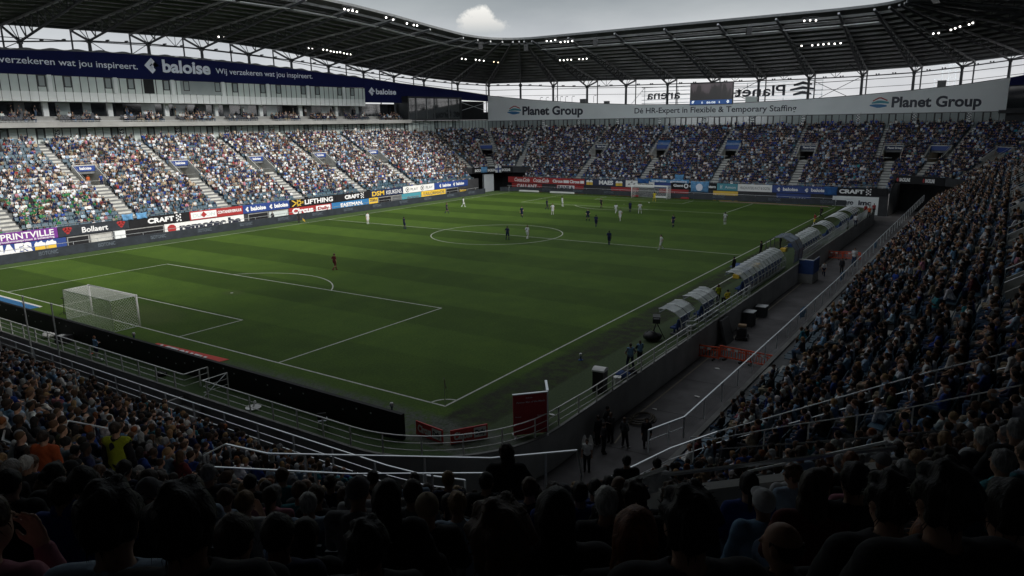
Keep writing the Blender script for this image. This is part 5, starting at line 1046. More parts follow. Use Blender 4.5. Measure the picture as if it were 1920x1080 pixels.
for a in range(3): q = MB(); q.tube([(0, 0, 1.2), (.6*math.cos(a*2.1), .6*math.sin(a*2.1), 0)], .03, 5); q.build('leg', K['plastic'], o)
q = MB(); q.box(-.25, .25, -.45, .45, 1.2, 1.65); q.tube([(0, .45, 1.42), (0, .85, 1.42)], .14, 10); q.box(-.2, .2, -.75, -.47, 1.3, 1.6); q.build('body', K['plastic'], o)
o = thing('electronics_case', 'black flight cases with white papers on the grass behind the near goal', 'case', (-31.0, -5.2, 0), .3); q = MB(); q.box(-.5, .5, -.35, .35, 0, .55); q.box(-.52, .52, -.37, .37, .5, .53); q.build('case', K['plastic'], o); q = MB(); q.box(-.3, .1, -.2, .1, .551, .56); q.build('paper', K['white'], o)
o = thing('satellite_dish', 'round white dish lying on the grass by the near fence', 'dish', (-8.6, -5.8, 0)); q = MB(); q.tube([(0, 0, .02), (0, 0, .10)], .38, 20, r2=.42); q.build('dish', K['white'], o, False); q = MB(); q.tube([(0, 0, .1), (.05, .1, .35)], .04, 6); q.ball((.05, .1, .37), .08, 8, 5); q.build('feed', K['white'], o)
o = thing('folding_chair', 'tipped black folding chair with a pale seat behind the near fence', 'chair', (-3.4, -5.5, 0), .8); q = MB(); q.hexa([(-.22, -.2, .42), (.22, -.2, .42), (.22, .22, .46), (-.22, .22, .46), (-.22, -.2, .45), (.22, -.2, .45), (.22, .22, .49), (-.22, .22, .49)]); q.build('seat', K['lettergrey'], o); q = MB(); q.hexa([(-.22, -.24, .5), (.22, -.24, .5), (.22, -.2, .5), (-.22, -.2, .5), (-.22, -.42, .95), (.22, -.42, .95), (.22, -.38, .95), (-.22, -.38, .95)]); q.build('backrest', K['plastic'], o)
for x in (-.2, .2): q = MB(); q.tube([(x, -.3, .7), (x, .25, 0)], .015, 5); q.tube([(x, .2, .46), (x, -.28, 0)], .015, 5); q.build('leg', K['plastic'], o)
o = thing('hand_cart', 'dark loaded hand cart with a tan box parked by the retaining wall', 'cart', (7.9, 27.2, -2.01), .2); q = MB(); q.box(-.4, .4, -.7, .7, .25, .32); q.tube([(-.35, -.75, .3), (-.35, -.85, 1.1), (.35, -.85, 1.1), (.35, -.75, .3)], .025, 5); q.build('bed', K['plastic'], o); q = MB(); q.box(-.35, .35, -.5, .5, .33, .85); q.ball((0, .2, .9), .35, 8, 6, sz=.6); q.build('load', K['plastic'], o); q = MB(); q.box(-.3, .3, -.35, .15, 1.05, 1.2); q.build('box', mat('cardboard', (.28, .19, .11), .8), o)
for s_ in ((-.42, -.5), (.42, -.5), (-.42, .5), (.42, .5)): q = MB(); q.tube([(s_[0]-.05, s_[1], .16), (s_[0]+.05, s_[1], .16)], .16, 12); q.build('wheel', K['plastic'], o)
o = thing('fence_panel_stack', 'blue and grey upright sheets leaning on the retaining wall', 'panels', (7.0, 25.6, -2.01)); q = MB(); [q.hexa([(x+.3, -.9, 0), (x+.34, -.9, 0), (x+.34, .9, 0), (x+.3, .9, 0), (x-.2, -.9, 1.9), (x-.16, -.9, 1.9), (x-.16, .9, 1.9), (x-.2, .9, 1.9)]) for x in (0, .08, .16)]; q.build('sheet', K['steel2'], o)
for n_, (x, y, w, h, lab) in enumerate(((7.25, 31.3, 1.0, 1.2, 'dark cabinet with a pale top under the long dugout'), (7.3, 34.8, 1.0, .9, 'low grey cabinet on the service road wall'))):
    o = thing('electrical_cabinet', lab, 'cabinet', (x, y, -2.01)); q = MB(); q.box(-.4, .4, -w/2, w/2, 0, h); q.box(.401, .41, -w/2+.1, -.02, .1, h-.1); q.box(.401, .41, .02, w/2-.1, .1, h-.1); q.build('body', K['darkwall'], o); q = MB(); q.box(-.45, .45, -w/2-.05, w/2+.05, h, h+.06); q.build('top', K['galv'], o)
o = thing('cable_heap', 'dark coiled hose heap on the service road by the white line', 'hose', (7.9, 8.2, -2.01)); q = MB(); q.tube([(.75*math.cos(a*.5)*(1-a*.012), 1.1*math.sin(a*.5)*(1-a*.012), .05+a*.006) for a in range(38)], .05, 5); q.build('coil', mat('hose', (.06, .05, .035), .8), o)
for n_, (x, y, lab) in enumerate(((9.3, 13.4, 'crumpled pale paper in the middle of the service road'), (7.9, 10.1, 'torn white paper beside the hose heap'), (8.6, 19.2, 'thin white strip of litter by the nearest orange barrier'), (5.6, 2.0, 'white paper scrap on the grass by the red display board'), (-28.5, -5.4, 'white paper on the grass near the black cases'), (-26.4, -5.6, 'orange wrapper on the grass left of the ball boy'))):
    q = MB(); rs = random.Random(n_); pp = [(math.cos(k*.9)*.2*(.6+rs.random()*.6), math.sin(k*.9)*.12*(.6+rs.random()*.6), .01+rs.random()*.06) for k in range(7)]; q.add(pp+[(0, 0, .07)], [(k, (k+1) % 7, 7) for k in range(7)]); o = q.build('litter', K['orange'] if 'orange w' in lab else K['white']); o.location = (x, y, -2.0 if x > 6.9 else .01); setp(o, lab, 'litter', 'litter on the ground')
for n_, (x, y, lab) in enumerate(((3.3, 40.5, 'yellow drinks crate beside the long team dugout'), (3.3, 43.6, 'dark blue drinks crate beside the long team dugout'), (3.4, 46.8, 'yellow bib pile near the players tunnel'), (3.4, 57.5, 'yellow crate in front of the second team dugout'), (3.4, 61, 'dark crate in front of the second team dugout'), (3.4, 64.5, 'yellow board in front of the second team dugout'))):
    q = MB(); q.box(-.3, .3, -.45, .45, 0, .04); q.box(-.3, -.26, -.45, .45, .04, .35); q.box(.26, .3, -.45, .45, .04, .35); q.box(-.26, .26, -.45, -.41, .04, .35); q.box(-.26, .26, .41, .45, .04, .35); q.box(-.2, .2, -.35, .35, .04, .3); o = q.build('drinks_crate', K['yellow'] if 'yellow' in lab else K['bluecloth']); o.location = (x, y, 0); setp(o, lab, 'crate', 'crates in front of the dugouts')
o = thing('floor_mat', 'blue mat under the linesman by the technical area', 'mat', (1.6, 46.5, 0)); q = MB(); q.box(-.6, .6, -1.2, 1.2, .004, .03); q.build('mat', K['bluecloth'], o)
# supporters' flags
def cloth(name, lab, f, a, b, z0, z1, mt, grp=None, off=.2, stripes=None):
    o = thing(name, lab, 'flag', group=grp); q = MB(); n, k = 10, 5
    vs = []
    for j in range(k+1):
        for i in range(n+1): u, w = i/n, j/k; vs.append(f(a+(b-a)*u+.1*math.sin(w*5+u*3)*(1-w), z0+(z1-z0)*w-.1*math.sin(u*math.pi)*w, off+.08*math.sin(u*9+w*3)))
    q.add(vs, [(j*(n+1)+i, j*(n+1)+i+1, (j+1)*(n+1)+i+1, (j+1)*(n+1)+i) for j in range(k) for i in range(n)]); w = q.build('cloth', mt, o, True); sm = w.modifiers.new('thick', 'SOLIDIFY'); sm.thickness = .02; return o
bw = lambda nm, c1, c2, sc: (lambda m: m)(mat(nm, c1, .85, .1, sc))
flagblue = mat('flag_blue', (.02, .09, .26), .85, .35, 1.5); flaglight = mat('flag_light_blue', (.10, .26, .46), .85, .4, 1.8)
o = cloth('supporters_flag', 'pale blue round crest flag hanging over the boards right of the far goal', gF, -28.6, -24.9, .9, 3.1, flaglight); shape(o, gF, [(-26.75+.7*math.cos(k*.5236), 1.9+.75*math.sin(k*.5236)) for k in range(12)], 'lettergrey', .42)
o = cloth('supporters_flag', 'long light blue banner hung over the rail behind the far goal', gF, -37.5, -29, 2.6, 3.3, flaglight); letters(o, 'sudpresse', gF, -37, -33.8, 2.75, .35, 'lettergrey', .34, .03); letters(o, 'gantoise', gF, -33, -29.4, 2.75, .35, 'lettergrey', .34, .03)
o = cloth('supporters_flag', 'bunched blue flags on the rail above the far crossbar', gF, -40.2, -37.6, 2.3, 3.3, flagblue); cloth('supporters_flag', 'dark blue draped flag left of the black sports board on the far stand', gF, -3.4, -1.2, 1.3, 2.9, flagblue)
o = cloth('supporters_flag', 'round blue and white emblem flag held up behind the far goal', gF, -32.2, -30.4, 2.9, 4.3, flaglight, off=-.3)
def fbk(tm, w): return lambda s_, z, off=0.: P('LF', tm-s_/12., drow(5)-.3-off, z)
o = cloth('supporters_flag', 'blue and white striped flag over the far left gateway, left one', fbk(math.radians(149), 1), -.9, .9, 3.6, 5.0, flaglight)
o = cloth('supporters_flag', 'white flag with a blue cross over the far left gateway', fbk(math.radians(131), 1), -.8, .8, 3.5, 5.2, K['white'])
f_ = fbk(math.radians(131), 1); shape(o, f_, [(-.8, 4.2), (.8, 4.2), (.8, 4.55), (-.8, 4.55)], 'bluebright', .32); shape(o, f_, [(-.15, 3.5), (.15, 3.5), (.15, 5.1), (-.15, 5.1)], 'bluebright', .33)
for a, lab in ((23.6, 'left'), (25.6, 'right')): cloth('supporters_flag', f'blue and white diagonal flag on the main stand rail above the sports board, {lab} one', gL, a, a+1.6, 2.6, 3.5, flaglight)
cloth('supporters_flag', 'plain blue flag spread over seats high in the far stand, left one', lambda s_, z, off=0.: (s_, 125.9+(z-9)*1.2, z+.4), -42, -39, 9.2, 10.4, flagblue); cloth('supporters_flag', 'plain blue flag spread over seats high in the far stand, right one', lambda s_, z, off=0.: (s_, 125.9+(z-9)*1.2, z+.4), -26.4, -23.4, 9.2, 10.4, flagblue)
for n_, (a, b) in enumerate(((20.0, .6), (33.5, .5), (51., .5))): 
    o = cloth('supporters_flag', f'small pale banner tied to the glazed barrier of the right stand, {ORD[n_]} from the camera', lambda s_, z, off=0.: (13.8-off, s_, z), a, a+b*2.4, 2.1, 2.8, flaglight, off=.1)
# ================================================================== PEOPLE: bodies grown as one smooth surface from a posed skeleton
def snet(f, lo, hi, h):
    lo, hi = np.array(lo, float), np.array(hi, float); n = np.ceil((hi-lo)/h).astype(int)+1
    ax = [lo[i]+h*np.arange(n[i]) for i in range(3)]; G = np.stack(np.meshgrid(*ax, indexing='ij'), -1).astype(np.float32)
    v = f(G); s_ = v < 0
    cs = np.zeros(n-1, np.int8); pos = np.zeros((*(n-1), 3), np.float32); cnt = np.zeros(n-1, np.float32)
    for dx in (0, 1):
        for dy in (0, 1):
            for dz in (0, 1): cs += s_[dx:n[0]-1+dx, dy:n[1]-1+dy, dz:n[2]-1+dz]
    act = (cs > 0) & (cs < 8)
    offs = [(a, b, c) for a in (0, 1) for b in (0, 1) for c in (0, 1)]
    sl = lambda o: (slice(o[0], n[0]-1+o[0]), slice(o[1], n[1]-1+o[1]), slice(o[2], n[2]-1+o[2]))
    for i, a in enumerate(offs):
        for b in offs[i+1:]:
            if sum(abs(p-q) for p, q in zip(a, b)) != 1: continue
            va, vb = v[sl(a)], v[sl(b)]; cr = (va < 0) != (vb < 0); t = np.where(cr, va/np.where(cr, va-vb, 1), 0)
            for k in range(3): pos[..., k] += np.where(cr, a[k]+(b[k]-a[k])*t, 0)
            cnt += cr
    idx = -np.ones(n-1, int); idx[act] = np.arange(act.sum()); I = np.argwhere(act)
    verts = lo+h*(I+pos[act]/cnt[act][:, None]); F = []
    for ax_ in range(3):
        u, w = (ax_+1) % 3, (ax_+2) % 3
        sh = [slice(None)]*3; a = [slice(0, None)]*3; a[ax_] = slice(0, n[ax_]-1); b = [slice(0, None)]*3; b[ax_] = slice(1, n[ax_])
        A, B = s_[tuple(a)], s_[tuple(b)]; E = np.argwhere(A != B); ok = (E[:, u] > 0) & (E[:, w] > 0) & (E[:, u] < n[u]-1) & (E[:, w] < n[w]-1); E = E[ok]
        sg = A[tuple(E.T)]
        def cell(du, dw): q = E.copy(); q[:, u] -= du; q[:, w] -= dw; return idx[tuple(q.T)]
        Q = np.stack([cell(1, 1), cell(0, 1), cell(0, 0), cell(1, 0)], 1); Q = np.where(sg[:, None], Q, Q[:, ::-1]); F.append(Q)
    F = np.concatenate(F); return verts, F[(F >= 0).all(1)]
def vcap(G, a, b, ra, rb):
    a, b = np.array(a, np.float32), np.array(b, np.float32); d = b-a; t = np.clip(((G-a)@d)/max(1e-9, d@d), 0, 1); return np.linalg.norm(G-a-t[..., None]*d, axis=-1)-(ra+t*(rb-ra))
def vell(G, c, r):
    q = (G-np.array(c, np.float32))/np.array(r, np.float32); k0 = np.linalg.norm(q, axis=-1); k1 = np.linalg.norm(q/np.array(r, np.float32), axis=-1); return k0*(k0-1)/np.maximum(k1, 1e-6)
def smin(a, b, k):
    h = np.clip(.5+.5*(b-a)/k, 0, 1); return b+(a-b)*h-k*h*(1-h)
def tomesh(name, verts, F, mt, extra=None):
    me = bpy.data.meshes.new(name); V = verts.tolist(); Fc = F.tolist()
    if extra: b = len(V); V += extra[0]; Fc += [tuple(i+b for i in f) for f in extra[1]]
    me.from_pydata(V, [], Fc); me.materials.append(mt); me.polygons.foreach_set('use_smooth', [True]*len(Fc)); me.update(); return me
A_ = np.array
def rotv(v, yaw=0, pitch=0, roll=0):   # about x (pitch, + is nod forward), y (roll), z (yaw)
    M_ = Matrix.Rotation(yaw, 3, 'Z') @ Matrix.Rotation(roll, 3, 'Y') @ Matrix.Rotation(-pitch, 3, 'X'); return A_(M_ @ Vector(v))
class Pose:
    """joint positions; the figure faces +y, feet at z = 0"""
    def __init__(s, sit=True, lean=.0, twist=0., yaw=0., nod=0., tilt=0., arms='lap', legs=None, knee=.17, w=1., short=False, fem=False):
        s.sit, s.w, s.yaw, s.nod, s.tilt, s.fem = sit, w, yaw, nod, tilt, fem
        pz = .52 if sit else .93; s.p = A_((0, 0, pz)); tor = lambda x, y, z: s.p+rotv((x, y, z), twist, lean)
        s.waist = tor(0, .0, .16); s.chest = tor(0, .005, .33); s.nb = tor(0, -.01, .49)
        s.sh = [tor(sg*.168*w, -.01, .445) for sg in (-1, 1)]; s.hd = s.nb+rotv((0, .022, .165), twist+yaw*.5, lean*.45+nod*.5, tilt)
        s.hip = [s.p+A_((sg*.095, .0, -.02)) for sg in (-1, 1)]
        if sit:
            s.kn = [A_((sg*knee, .44, .50)) for sg in (-1, 1)]; s.an = [A_((sg*(knee-.02), .42+.04*sg*(.5 if legs == 'cross' else 0), .09)) for sg in (-1, 1)]
        else:
            L = legs or 'stand'
            K_ = {'stand': ((-.10, .02, .49), (.10, .02, .49), (-.11, -.03, .08), (.11, -.03, .08)), 'walk': ((-.09, .20, .50), (.09, .02, .48), (-.09, .27, .09), (.09, -.32, .16)), 'run': ((-.09, .34, .62), (.09, -.02, .48), (-.09, .12, .30), (.09, -.38, .30)), 'wide': ((-.17, .05, .49), (.17, .05, .49), (-.22, -.02, .08), (.22, -.02, .08)), 'shift': ((-.10, .05, .49), (.13, .08, .50), (-.10, -.02, .08), (.19, .08, .08))}[L]
            s.kn = [A_(K_[0]), A_(K_[1])]; s.an = [A_(K_[2]), A_(K_[3])]
        T = lambda x, y, z: tor(x, y, z)
        AR = {'lap': ((.235, .10, .20), (.10, .30, .09)), 'knees': ((.25, .22, .16), (.15, .42, .02)), 'cross': ((.24, .12, .20), (-.06, .23, .24)), 'side': ((.235, -.02, .18), (.245, .05, -.07)), 'hips': ((.34, -.06, .22), (.17, .05, .03)), 'clap': ((.24, .14, .23), (.03, .34, .36)), 'phone': ((.22, .16, .26), (.07, .30, .50)), 'up': ((.27, .08, .66), (.24, .16, .92)), 'chin': ((.21, .20, .17), (.06, .21, .50)), 'run': ((.26, -.14, .24), (.22, .10, .16)), 'point': ((.34, .12, .36), (.48, .28, .32)), 'fold': ((.22, .06, .20), (.02, .27, .16)), 'back': ((.25, -.08, .22), (.07, -.14, .08))}
        al = arms if isinstance(arms, tuple) else (arms, arms); s.el, s.wr = [], []
        for sg, a in zip((-1, 1), al):
            e_, w_ = AR[a]; s.el.append(T(sg*e_[0]*(.92+.08*w), e_[1], e_[2])); s.wr.append(T(sg*w_[0], w_[1], w_[2]))
        s.tw = twist
    def head(s, G):
        M_ = (Matrix.Rotation(s.tw+s.yaw, 3, 'Z') @ Matrix.Rotation(s.tilt, 3, 'Y') @ Matrix.Rotation(-s.nod, 3, 'X')); R_ = A_(M_, np.float32); q = (G-s.hd.astype(np.float32))@R_
        d = vell(q, (0, -.012, .025), (.076, .096, .098)); d = smin(d, vell(q, (0, .022, -.045), (.056, .068, .075)), .03)
        d = smin(d, vcap(q, (0, .092, .012), (0, .112, -.022), .008, .012), .012)
        for sg in (-1, 1):
            d = smin(d, vell(q, (sg*.077, -.005, -.005), (.010, .020, .030)), .008); d = np.maximum(d, -vell(q, (sg*.031, .098, .018), (.015, .014, .009)))
            d = smin(d, vell(q, (sg*.031, .082, .016), (.012, .012, .011)), .004)
        d = smin(d, vell(q, (0, .083, -.062), (.024, .012, .010)), .01); return d
    def limbs(s, G, arm=True, leg=True, g_=0.):
        d = np.full(G.shape[:-1], 9., np.float32)
        if leg:
            for h, k, a, sg in zip(s.hip, s.kn, s.an, (-1, 1)):
                d = smin(d, vcap(G, h, k, .085+g_, .058+g_), .03); d = smin(d, vcap(G, k, k+(a-k)*.35, .056+g_, .056+g_), .02); d = smin(d, vcap(G, k+(a-k)*.35, a, .056+g_, .038+g_), .02)
        if arm:
            for h, e_, w_ in zip(s.sh, s.el, s.wr): d = smin(d, smin(vcap(G, h, e_, .052+g_, .040+g_), vcap(G, e_, w_, .040+g_, .028+g_), .015), .03)
        return d
    def torso(s, G, g_=0., sc=1.):
        R_ = A_(Matrix.Rotation(s.tw, 3, 'Z'), np.float32); L = lambda c: (G-c.astype(np.float32))@R_; w = s.w
        d = vell(L(s.p), (0, 0, .02), (.158*w+g_, .115*w+g_, .13+g_)); d = smin(d, vell(L(s.waist), (0, 0, 0), (.140*w+g_, .105*w+g_, .15+g_)), .08); d = smin(d, vell(L(s.chest), (0, 0, 0), (.165*w+g_, .112*w+g_, .17+g_)), .08)
        d = smin(d, vcap(G, s.sh[0], s.sh[1], .056+g_, .056+g_), .05); return d
    def feet(s, G, g_=0.):
        d = np.full(G.shape[:-1], 9., np.float32)
        for a in s.an: d = np.minimum(d, vcap(G, a+A_((0, -.02, -.045)), a+A_((0, .15, -.06)), .042+g_, .030+g_))
        return d
    def hands(s):
        vs, fs = [], []
        for i, sg in enumerate((-1, 1)):
            w_, e_ = s.wr[i], s.el[i]; fwd = (w_-e_)/np.linalg.norm(w_-e_); nrm = np.cross(fwd, A_((1., 0, 0))*sg); nrm = nrm/max(1e-6, np.linalg.norm(nrm)); 
            side = np.cross(nrm, fwd); Q = lambda x, y, z: w_+fwd*y+side*x+nrm*z
            def f(G):
                d = vell((G-Q(0, .045, 0).astype(np.float32))@A_(np.stack([side, fwd, nrm], 1), np.float32), (0, 0, 0), (.040, .055, .017))
                for k, (x, L) in enumerate(((-.028, .062), (-.009, .075), (.010, .070), (.028, .052))):
                    a, b, c = Q(x, .085, 0), Q(x*1.1, .085+L*.55, -.012), Q(x*1.1, .085+L*.85, -.038); d = smin(d, np.minimum(vcap(G, a, b, .0095, .0085), vcap(G, b, c, .0085, .007)), .006)
                d = smin(d, np.minimum(vcap(G, Q(-.03, .02, 0), Q(-.055, .06, -.01), .012, .010), vcap(G, Q(-.055, .06, -.01), Q(-.05, .09, -.025), .010, .008)), .008); return smin(d, vcap(G, e_+(w_-e_)*.8, w_, .03, .028), .02)
            c = Q(0, .06, -.01); v_, F_ = snet(f, c-.13, c+.13, .0085); b = len(vs); vs += v_.tolist(); fs += [tuple(int(q)+b for q in r) for r in F_]
        return vs, fs
    def bounds(s):
        pts = np.stack([s.p, s.hd, *s.sh, *s.el, *s.wr, *s.kn, *s.an]); return pts.min(0)-.22, pts.max(0)+.22
    def body(s, h=.02, hands=True, name='body'):
        lo, hi = s.bounds(); lo[2] = max(lo[2], -.02)
        def f(G):
            d = s.torso(G); d = smin(d, s.limbs(G), .03); d = smin(d, vcap(G, s.nb, s.hd-A_((0, .02, .03)), .055, .052), .03); d = smin(d, s.head(G), .02); d = smin(d, s.feet(G), .02)
            if not hands:
                for w_, e_ in zip(s.wr, s.el): d = smin(d, vcap(G, w_, w_+(w_-e_)/np.linalg.norm(w_-e_)*.1, .035, .025), .02)
            return d
        v, F_ = snet(f, lo, hi, h); return v, F_, (s.hands() if hands else None)
    def shirt(s, h=.02, sleeve='short', hem=.0, seed=0, puff=.014, hood=False):
        lo, hi = s.bounds()
        def f(G):
            wr = .006*np.sin(G[..., 2]*38+3*np.sin(G[..., 0]*17+seed))*np.sin(G[..., 0]*23+G[..., 1]*15+seed*2)
            d = s.torso(G, puff); d = smin(d, vell(G, s.p+A_((0, 0, .04)), (.185*s.w, .140*s.w, .12)), .06) if not s.sit else smin(d, vell(G, s.p+A_((0, -.005, .07)), (.178*s.w, .132*s.w, .10)), .05)
            for hh, e_, w_ in zip(s.sh, s.el, s.wr):
                end = hh+(e_-hh)*(.72 if sleeve == 'short' else 1.); a = vcap(G, hh, end, .052+puff, .050+puff*.8)
                if sleeve == 'long': a = smin(a, vcap(G, e_, e_+(w_-e_)*.93, .050+puff*.5, .036+puff*.5), .015)
                d = smin(d, a, .035)
            d = smin(d, vcap(G, s.nb-A_((0, 0, .06)), s.nb+A_((0, -.005, .0)), .085, .066), .04)
            if hood: d = smin(d, vell(G, s.nb+A_((0, -.085, .0)), (.11, .055, .07)), .03)
            d = d+wr; d = np.maximum(d, (s.p[2]-(.02 if s.sit else .10)+hem)-G[..., 2]); hd_ = vcap(G, s.nb+A_((0, .0, .03)), s.hd, .060, .07); return np.maximum(d, -hd_)
        return snet(f, lo, hi, h)
    def trousers(s, h=.02, length=1., seed=0, g_=.012):
        lo, hi = s.bounds()
        def f(G):
            d = s.torso(G, g_*.8); d = np.maximum(d, G[..., 2]-(s.p[2]+.06)); 
            for hh, k, a in zip(s.hip, s.kn, s.an):
                if length >= 1: q = smin(vcap(G, hh, k, .092+g_, .064+g_), vcap(G, k, a, .062+g_, .048+g_), .02)
                else: q = vcap(G, hh, hh+(k-hh)*.85, .095+g_, .085+g_)
                d = smin(d, q, .03)
            return d+.004*np.sin(G[..., 2]*45+seed)*np.sin(G[..., 0]*31+G[..., 1]*27)
        return snet(f, lo, hi, h)
    def shoes(s, h=.018):
        lo, hi = s.bounds(); hi[2] = .4; return snet(lambda G: np.maximum(s.feet(G, .012), G[..., 2]-s.an.__getitem__(0)[2]-.25), lo, hi, h)
    def socks(s, h=.02):
        lo, hi = s.bounds(); hi[2] = .6
        def f(G):
            d = np.full(G.shape[:-1], 9., np.float32)
            for k, a in zip(s.kn, s.an): d = np.minimum(d, np.minimum(vcap(G, k+(a-k)*.25, k+(a-k)*.5, .060, .058), vcap(G, k+(a-k)*.5, a, .058, .045)))
            return np.minimum(d, s.feet(G, .008))
        return snet(f, lo, hi, h)
def hairmesh(kind, seed, h=.0125, strands=0):
    """hair, cap or hood in head space (origin at head centre, face towards +y)"""
    r_ = np.random.default_rng(seed); ph = r_.random(6)*6.28
    def f(G):
        x, y, z = G[..., 0], G[..., 1], G[..., 2]
        n = .004*np.sin(x*70+ph[0])*np.sin(y*62+ph[1])+.005*np.sin(z*55+ph[2]+x*40)*np.sin(y*33+ph[3])
        sk = vell(G, (0, -.016, .03), (.079, .100, .099))
        if kind == 'short': d = np.maximum(vell(G, (0, -.02, .034), (.086, .107, .107))+n, -(vell(G, (0, .115, -.045), (.085, .11, .115)))); d = np.maximum(d, -.075-z+np.maximum(0, y+.02)*.9)
        elif kind == 'messy': n2 = n*2.2; d = np.maximum(vell(G, (0, -.022, .044), (.096, .116, .116))+n2, -(vell(G, (0, .125, -.045), (.088, .11, .115)))); d = np.maximum(d, -.085-z+np.maximum(0, y+.03)*.8)
        elif kind == 'long':
            d = np.maximum(vell(G, (0, -.02, .036), (.090, .110, .106))+n, -(vell(G, (0, .125, -.05), (.075, .11, .12)))); lo_ = vell(G, (0, -.06, -.12), (.092, .062, .19))+n*1.5
            d = smin(d, lo_, .04); d = np.maximum(d, -(vell(G, (0, .115, -.08), (.07, .10, .15))))
        elif kind == 'bun': d = np.maximum(vell(G, (0, -.02, .032), (.085, .105, .104))+n*.6, -(vell(G, (0, .115, -.045), (.084, .11, .118)))); d = np.maximum(d, -.07-z+np.maximum(0, y)*.9); d = smin(d, vell(G, (0, -.12, .06), (.042, .045, .042))+n, .015)
        elif kind == 'tail': d = np.maximum(vell(G, (0, -.02, .032), (.085, .105, .104))+n*.6, -(vell(G, (0, .115, -.045), (.084, .11, .118)))); d = np.maximum(d, -.07-z+np.maximum(0, y)*.9); d = smin(d, vcap(G, (0, -.115, .03), (0, -.16, -.16), .034, .018)+n, .02)
        elif kind == 'bald': d = np.maximum(vell(G, (0, -.022, .02), (.081, .102, .098))+n*.5, z-.045); d = np.maximum(d, -(vell(G, (0, .10, -.02), (.1, .10, .2)))); d = np.maximum(d, -.07-z)
        elif kind == 'cap':
            d = np.maximum(vell(G, (0, -.012, .040), (.090, .112, .100)), .005-z); d = np.minimum(d, np.maximum(vell(G, (0, .10, .018), (.072, .085, .018)), .06-y)); d = np.maximum(d, -vell(G, (0, -.012, .02), (.07, .09, .085)))
            d = np.minimum(d, vell(G, (0, -.012, .142), (.012, .012, .008)))
        elif kind == 'hood': d = vell(G, (0, -.03, .02), (.112, .130, .150))+n*.6; d = smin(d, vell(G, (0, -.05, -.12), (.12, .10, .09)), .05); d = np.maximum(d, -vell(G, (0, .12, .0), (.08, .13, .12)))
        return d
    v, F_ = snet(f, (-.17, -.24, -.34), (.17, .23, .20), h); ex = None
    if strands:
        vs, fs = [], []; tr = v[F_]; c = tr.mean(1); nn = np.cross(tr[:, 1]-tr[:, 0], tr[:, 3]-tr[:, 0]); nn /= np.maximum(1e-9, np.linalg.norm(nn, axis=1))[:, None]
        if (nn*(c-c.mean(0))).sum() < 0: nn = -nn
        crown = A_((0, -.05, .13))
        for k in r_.choice(len(c), strands):
            t = c[k]-crown; t = t-nn[k]*(t@nn[k]); t = t/max(.01, np.linalg.norm(t)); t = t+r_.normal(0, .45, 3); L = .012+.018*r_.random(); lift = (.2+.4*r_.random() if kind == 'messy' else .08+.2*r_.random())
            a = c[k]-nn[k]*.004; b = a+t*L*.6+nn[k]*L*lift; e_ = a+t*L*1.15+nn[k]*L*lift*.7-A_((0, 0, .006)); sd = np.cross(nn[k], t); sd = sd/max(1e-6, np.linalg.norm(sd))*.0022; i = len(vs)
            vs += [tuple(a-sd), tuple(a+sd), tuple(b+sd*.8), tuple(b-sd*.8), tuple(e_)]; fs += [(i, i+1, i+2, i+3), (i+3, i+2, i+4)]
        ex = (vs, fs)
    return v, F_, ex
# ---- shared templates
POSES = {'lap': Pose(arms='lap', lean=.06), 'lap_left': Pose(arms='lap', lean=.05, yaw=.7), 'lap_right': Pose(arms='lap', lean=.1, yaw=-.6, w=1.07), 'knees': Pose(arms='knees', lean=.5, nod=-.25), 'cross': Pose(arms='cross', lean=-.05, w=1.05), 'chin': Pose(arms=('lap', 'chin'), lean=.18, yaw=-.3), 'phone': Pose(arms='phone', lean=.1, nod=.3), 'clap': Pose(arms='clap', lean=.05, yaw=.25), 'wide': Pose(arms='fold', lean=.0, w=1.16, yaw=.15), 'slim': Pose(arms='lap', lean=.08, w=.9, yaw=-.2, knee=.12), 'upright': Pose(arms='lap', lean=.02, w=1.0, yaw=0.05), 'broad': Pose(arms='lap', lean=.04, w=1.12, yaw=-.05)}
SPOSES = {'stand': Pose(False, arms='side', legs='stand'), 'hips': Pose(False, arms='hips', legs='wide'), 'walk': Pose(False, arms=('run', 'side'), legs='walk', lean=.08), 'run': Pose(False, arms='run', legs='run', lean=.18), 'shift': Pose(False, arms=('side', 'hips'), legs='shift', yaw=.5), 'point': Pose(False, arms=('side', 'point'), legs='shift', yaw=-.4), 'fold': Pose(False, arms='cross', legs='stand'), 'bend': Pose(False, arms='knees', legs='walk', lean=.75, nod=-.2), 'back': Pose(False, arms='back', legs='stand')}
TM = {}
def tmpl(key, fn, mt, name):
    if key not in TM: r_ = fn(); TM[key] = tomesh(name, r_[0], r_[1], K[mt], r_[2] if len(r_) > 2 else None)
    return TM[key]
def pose(n): return POSES.get(n) or SPOSES[n]
HAIRK = {'short': 'short', 'messy': 'messy', 'long': 'long', 'bun': 'bun', 'tail': 'tail', 'bald': 'bald', 'cap': 'cap', 'hood': 'hood'}
SKINS = {'pale': (.52, .32, .23), 'tan': (.38, .22, .15), 'brown': (.16, .085, .055), 'dark': (.07, .04, .028)}
HAIRS = {'black': (.018, .016, .015), 'dark brown': (.036, .023, .016), 'brown': (.085, .048, .028), 'ginger': (.20, .068, .024), 'blond': (.30, .19, .09), 'grey': (.24, .24, .24), 'white': (.50, .50, .48)}
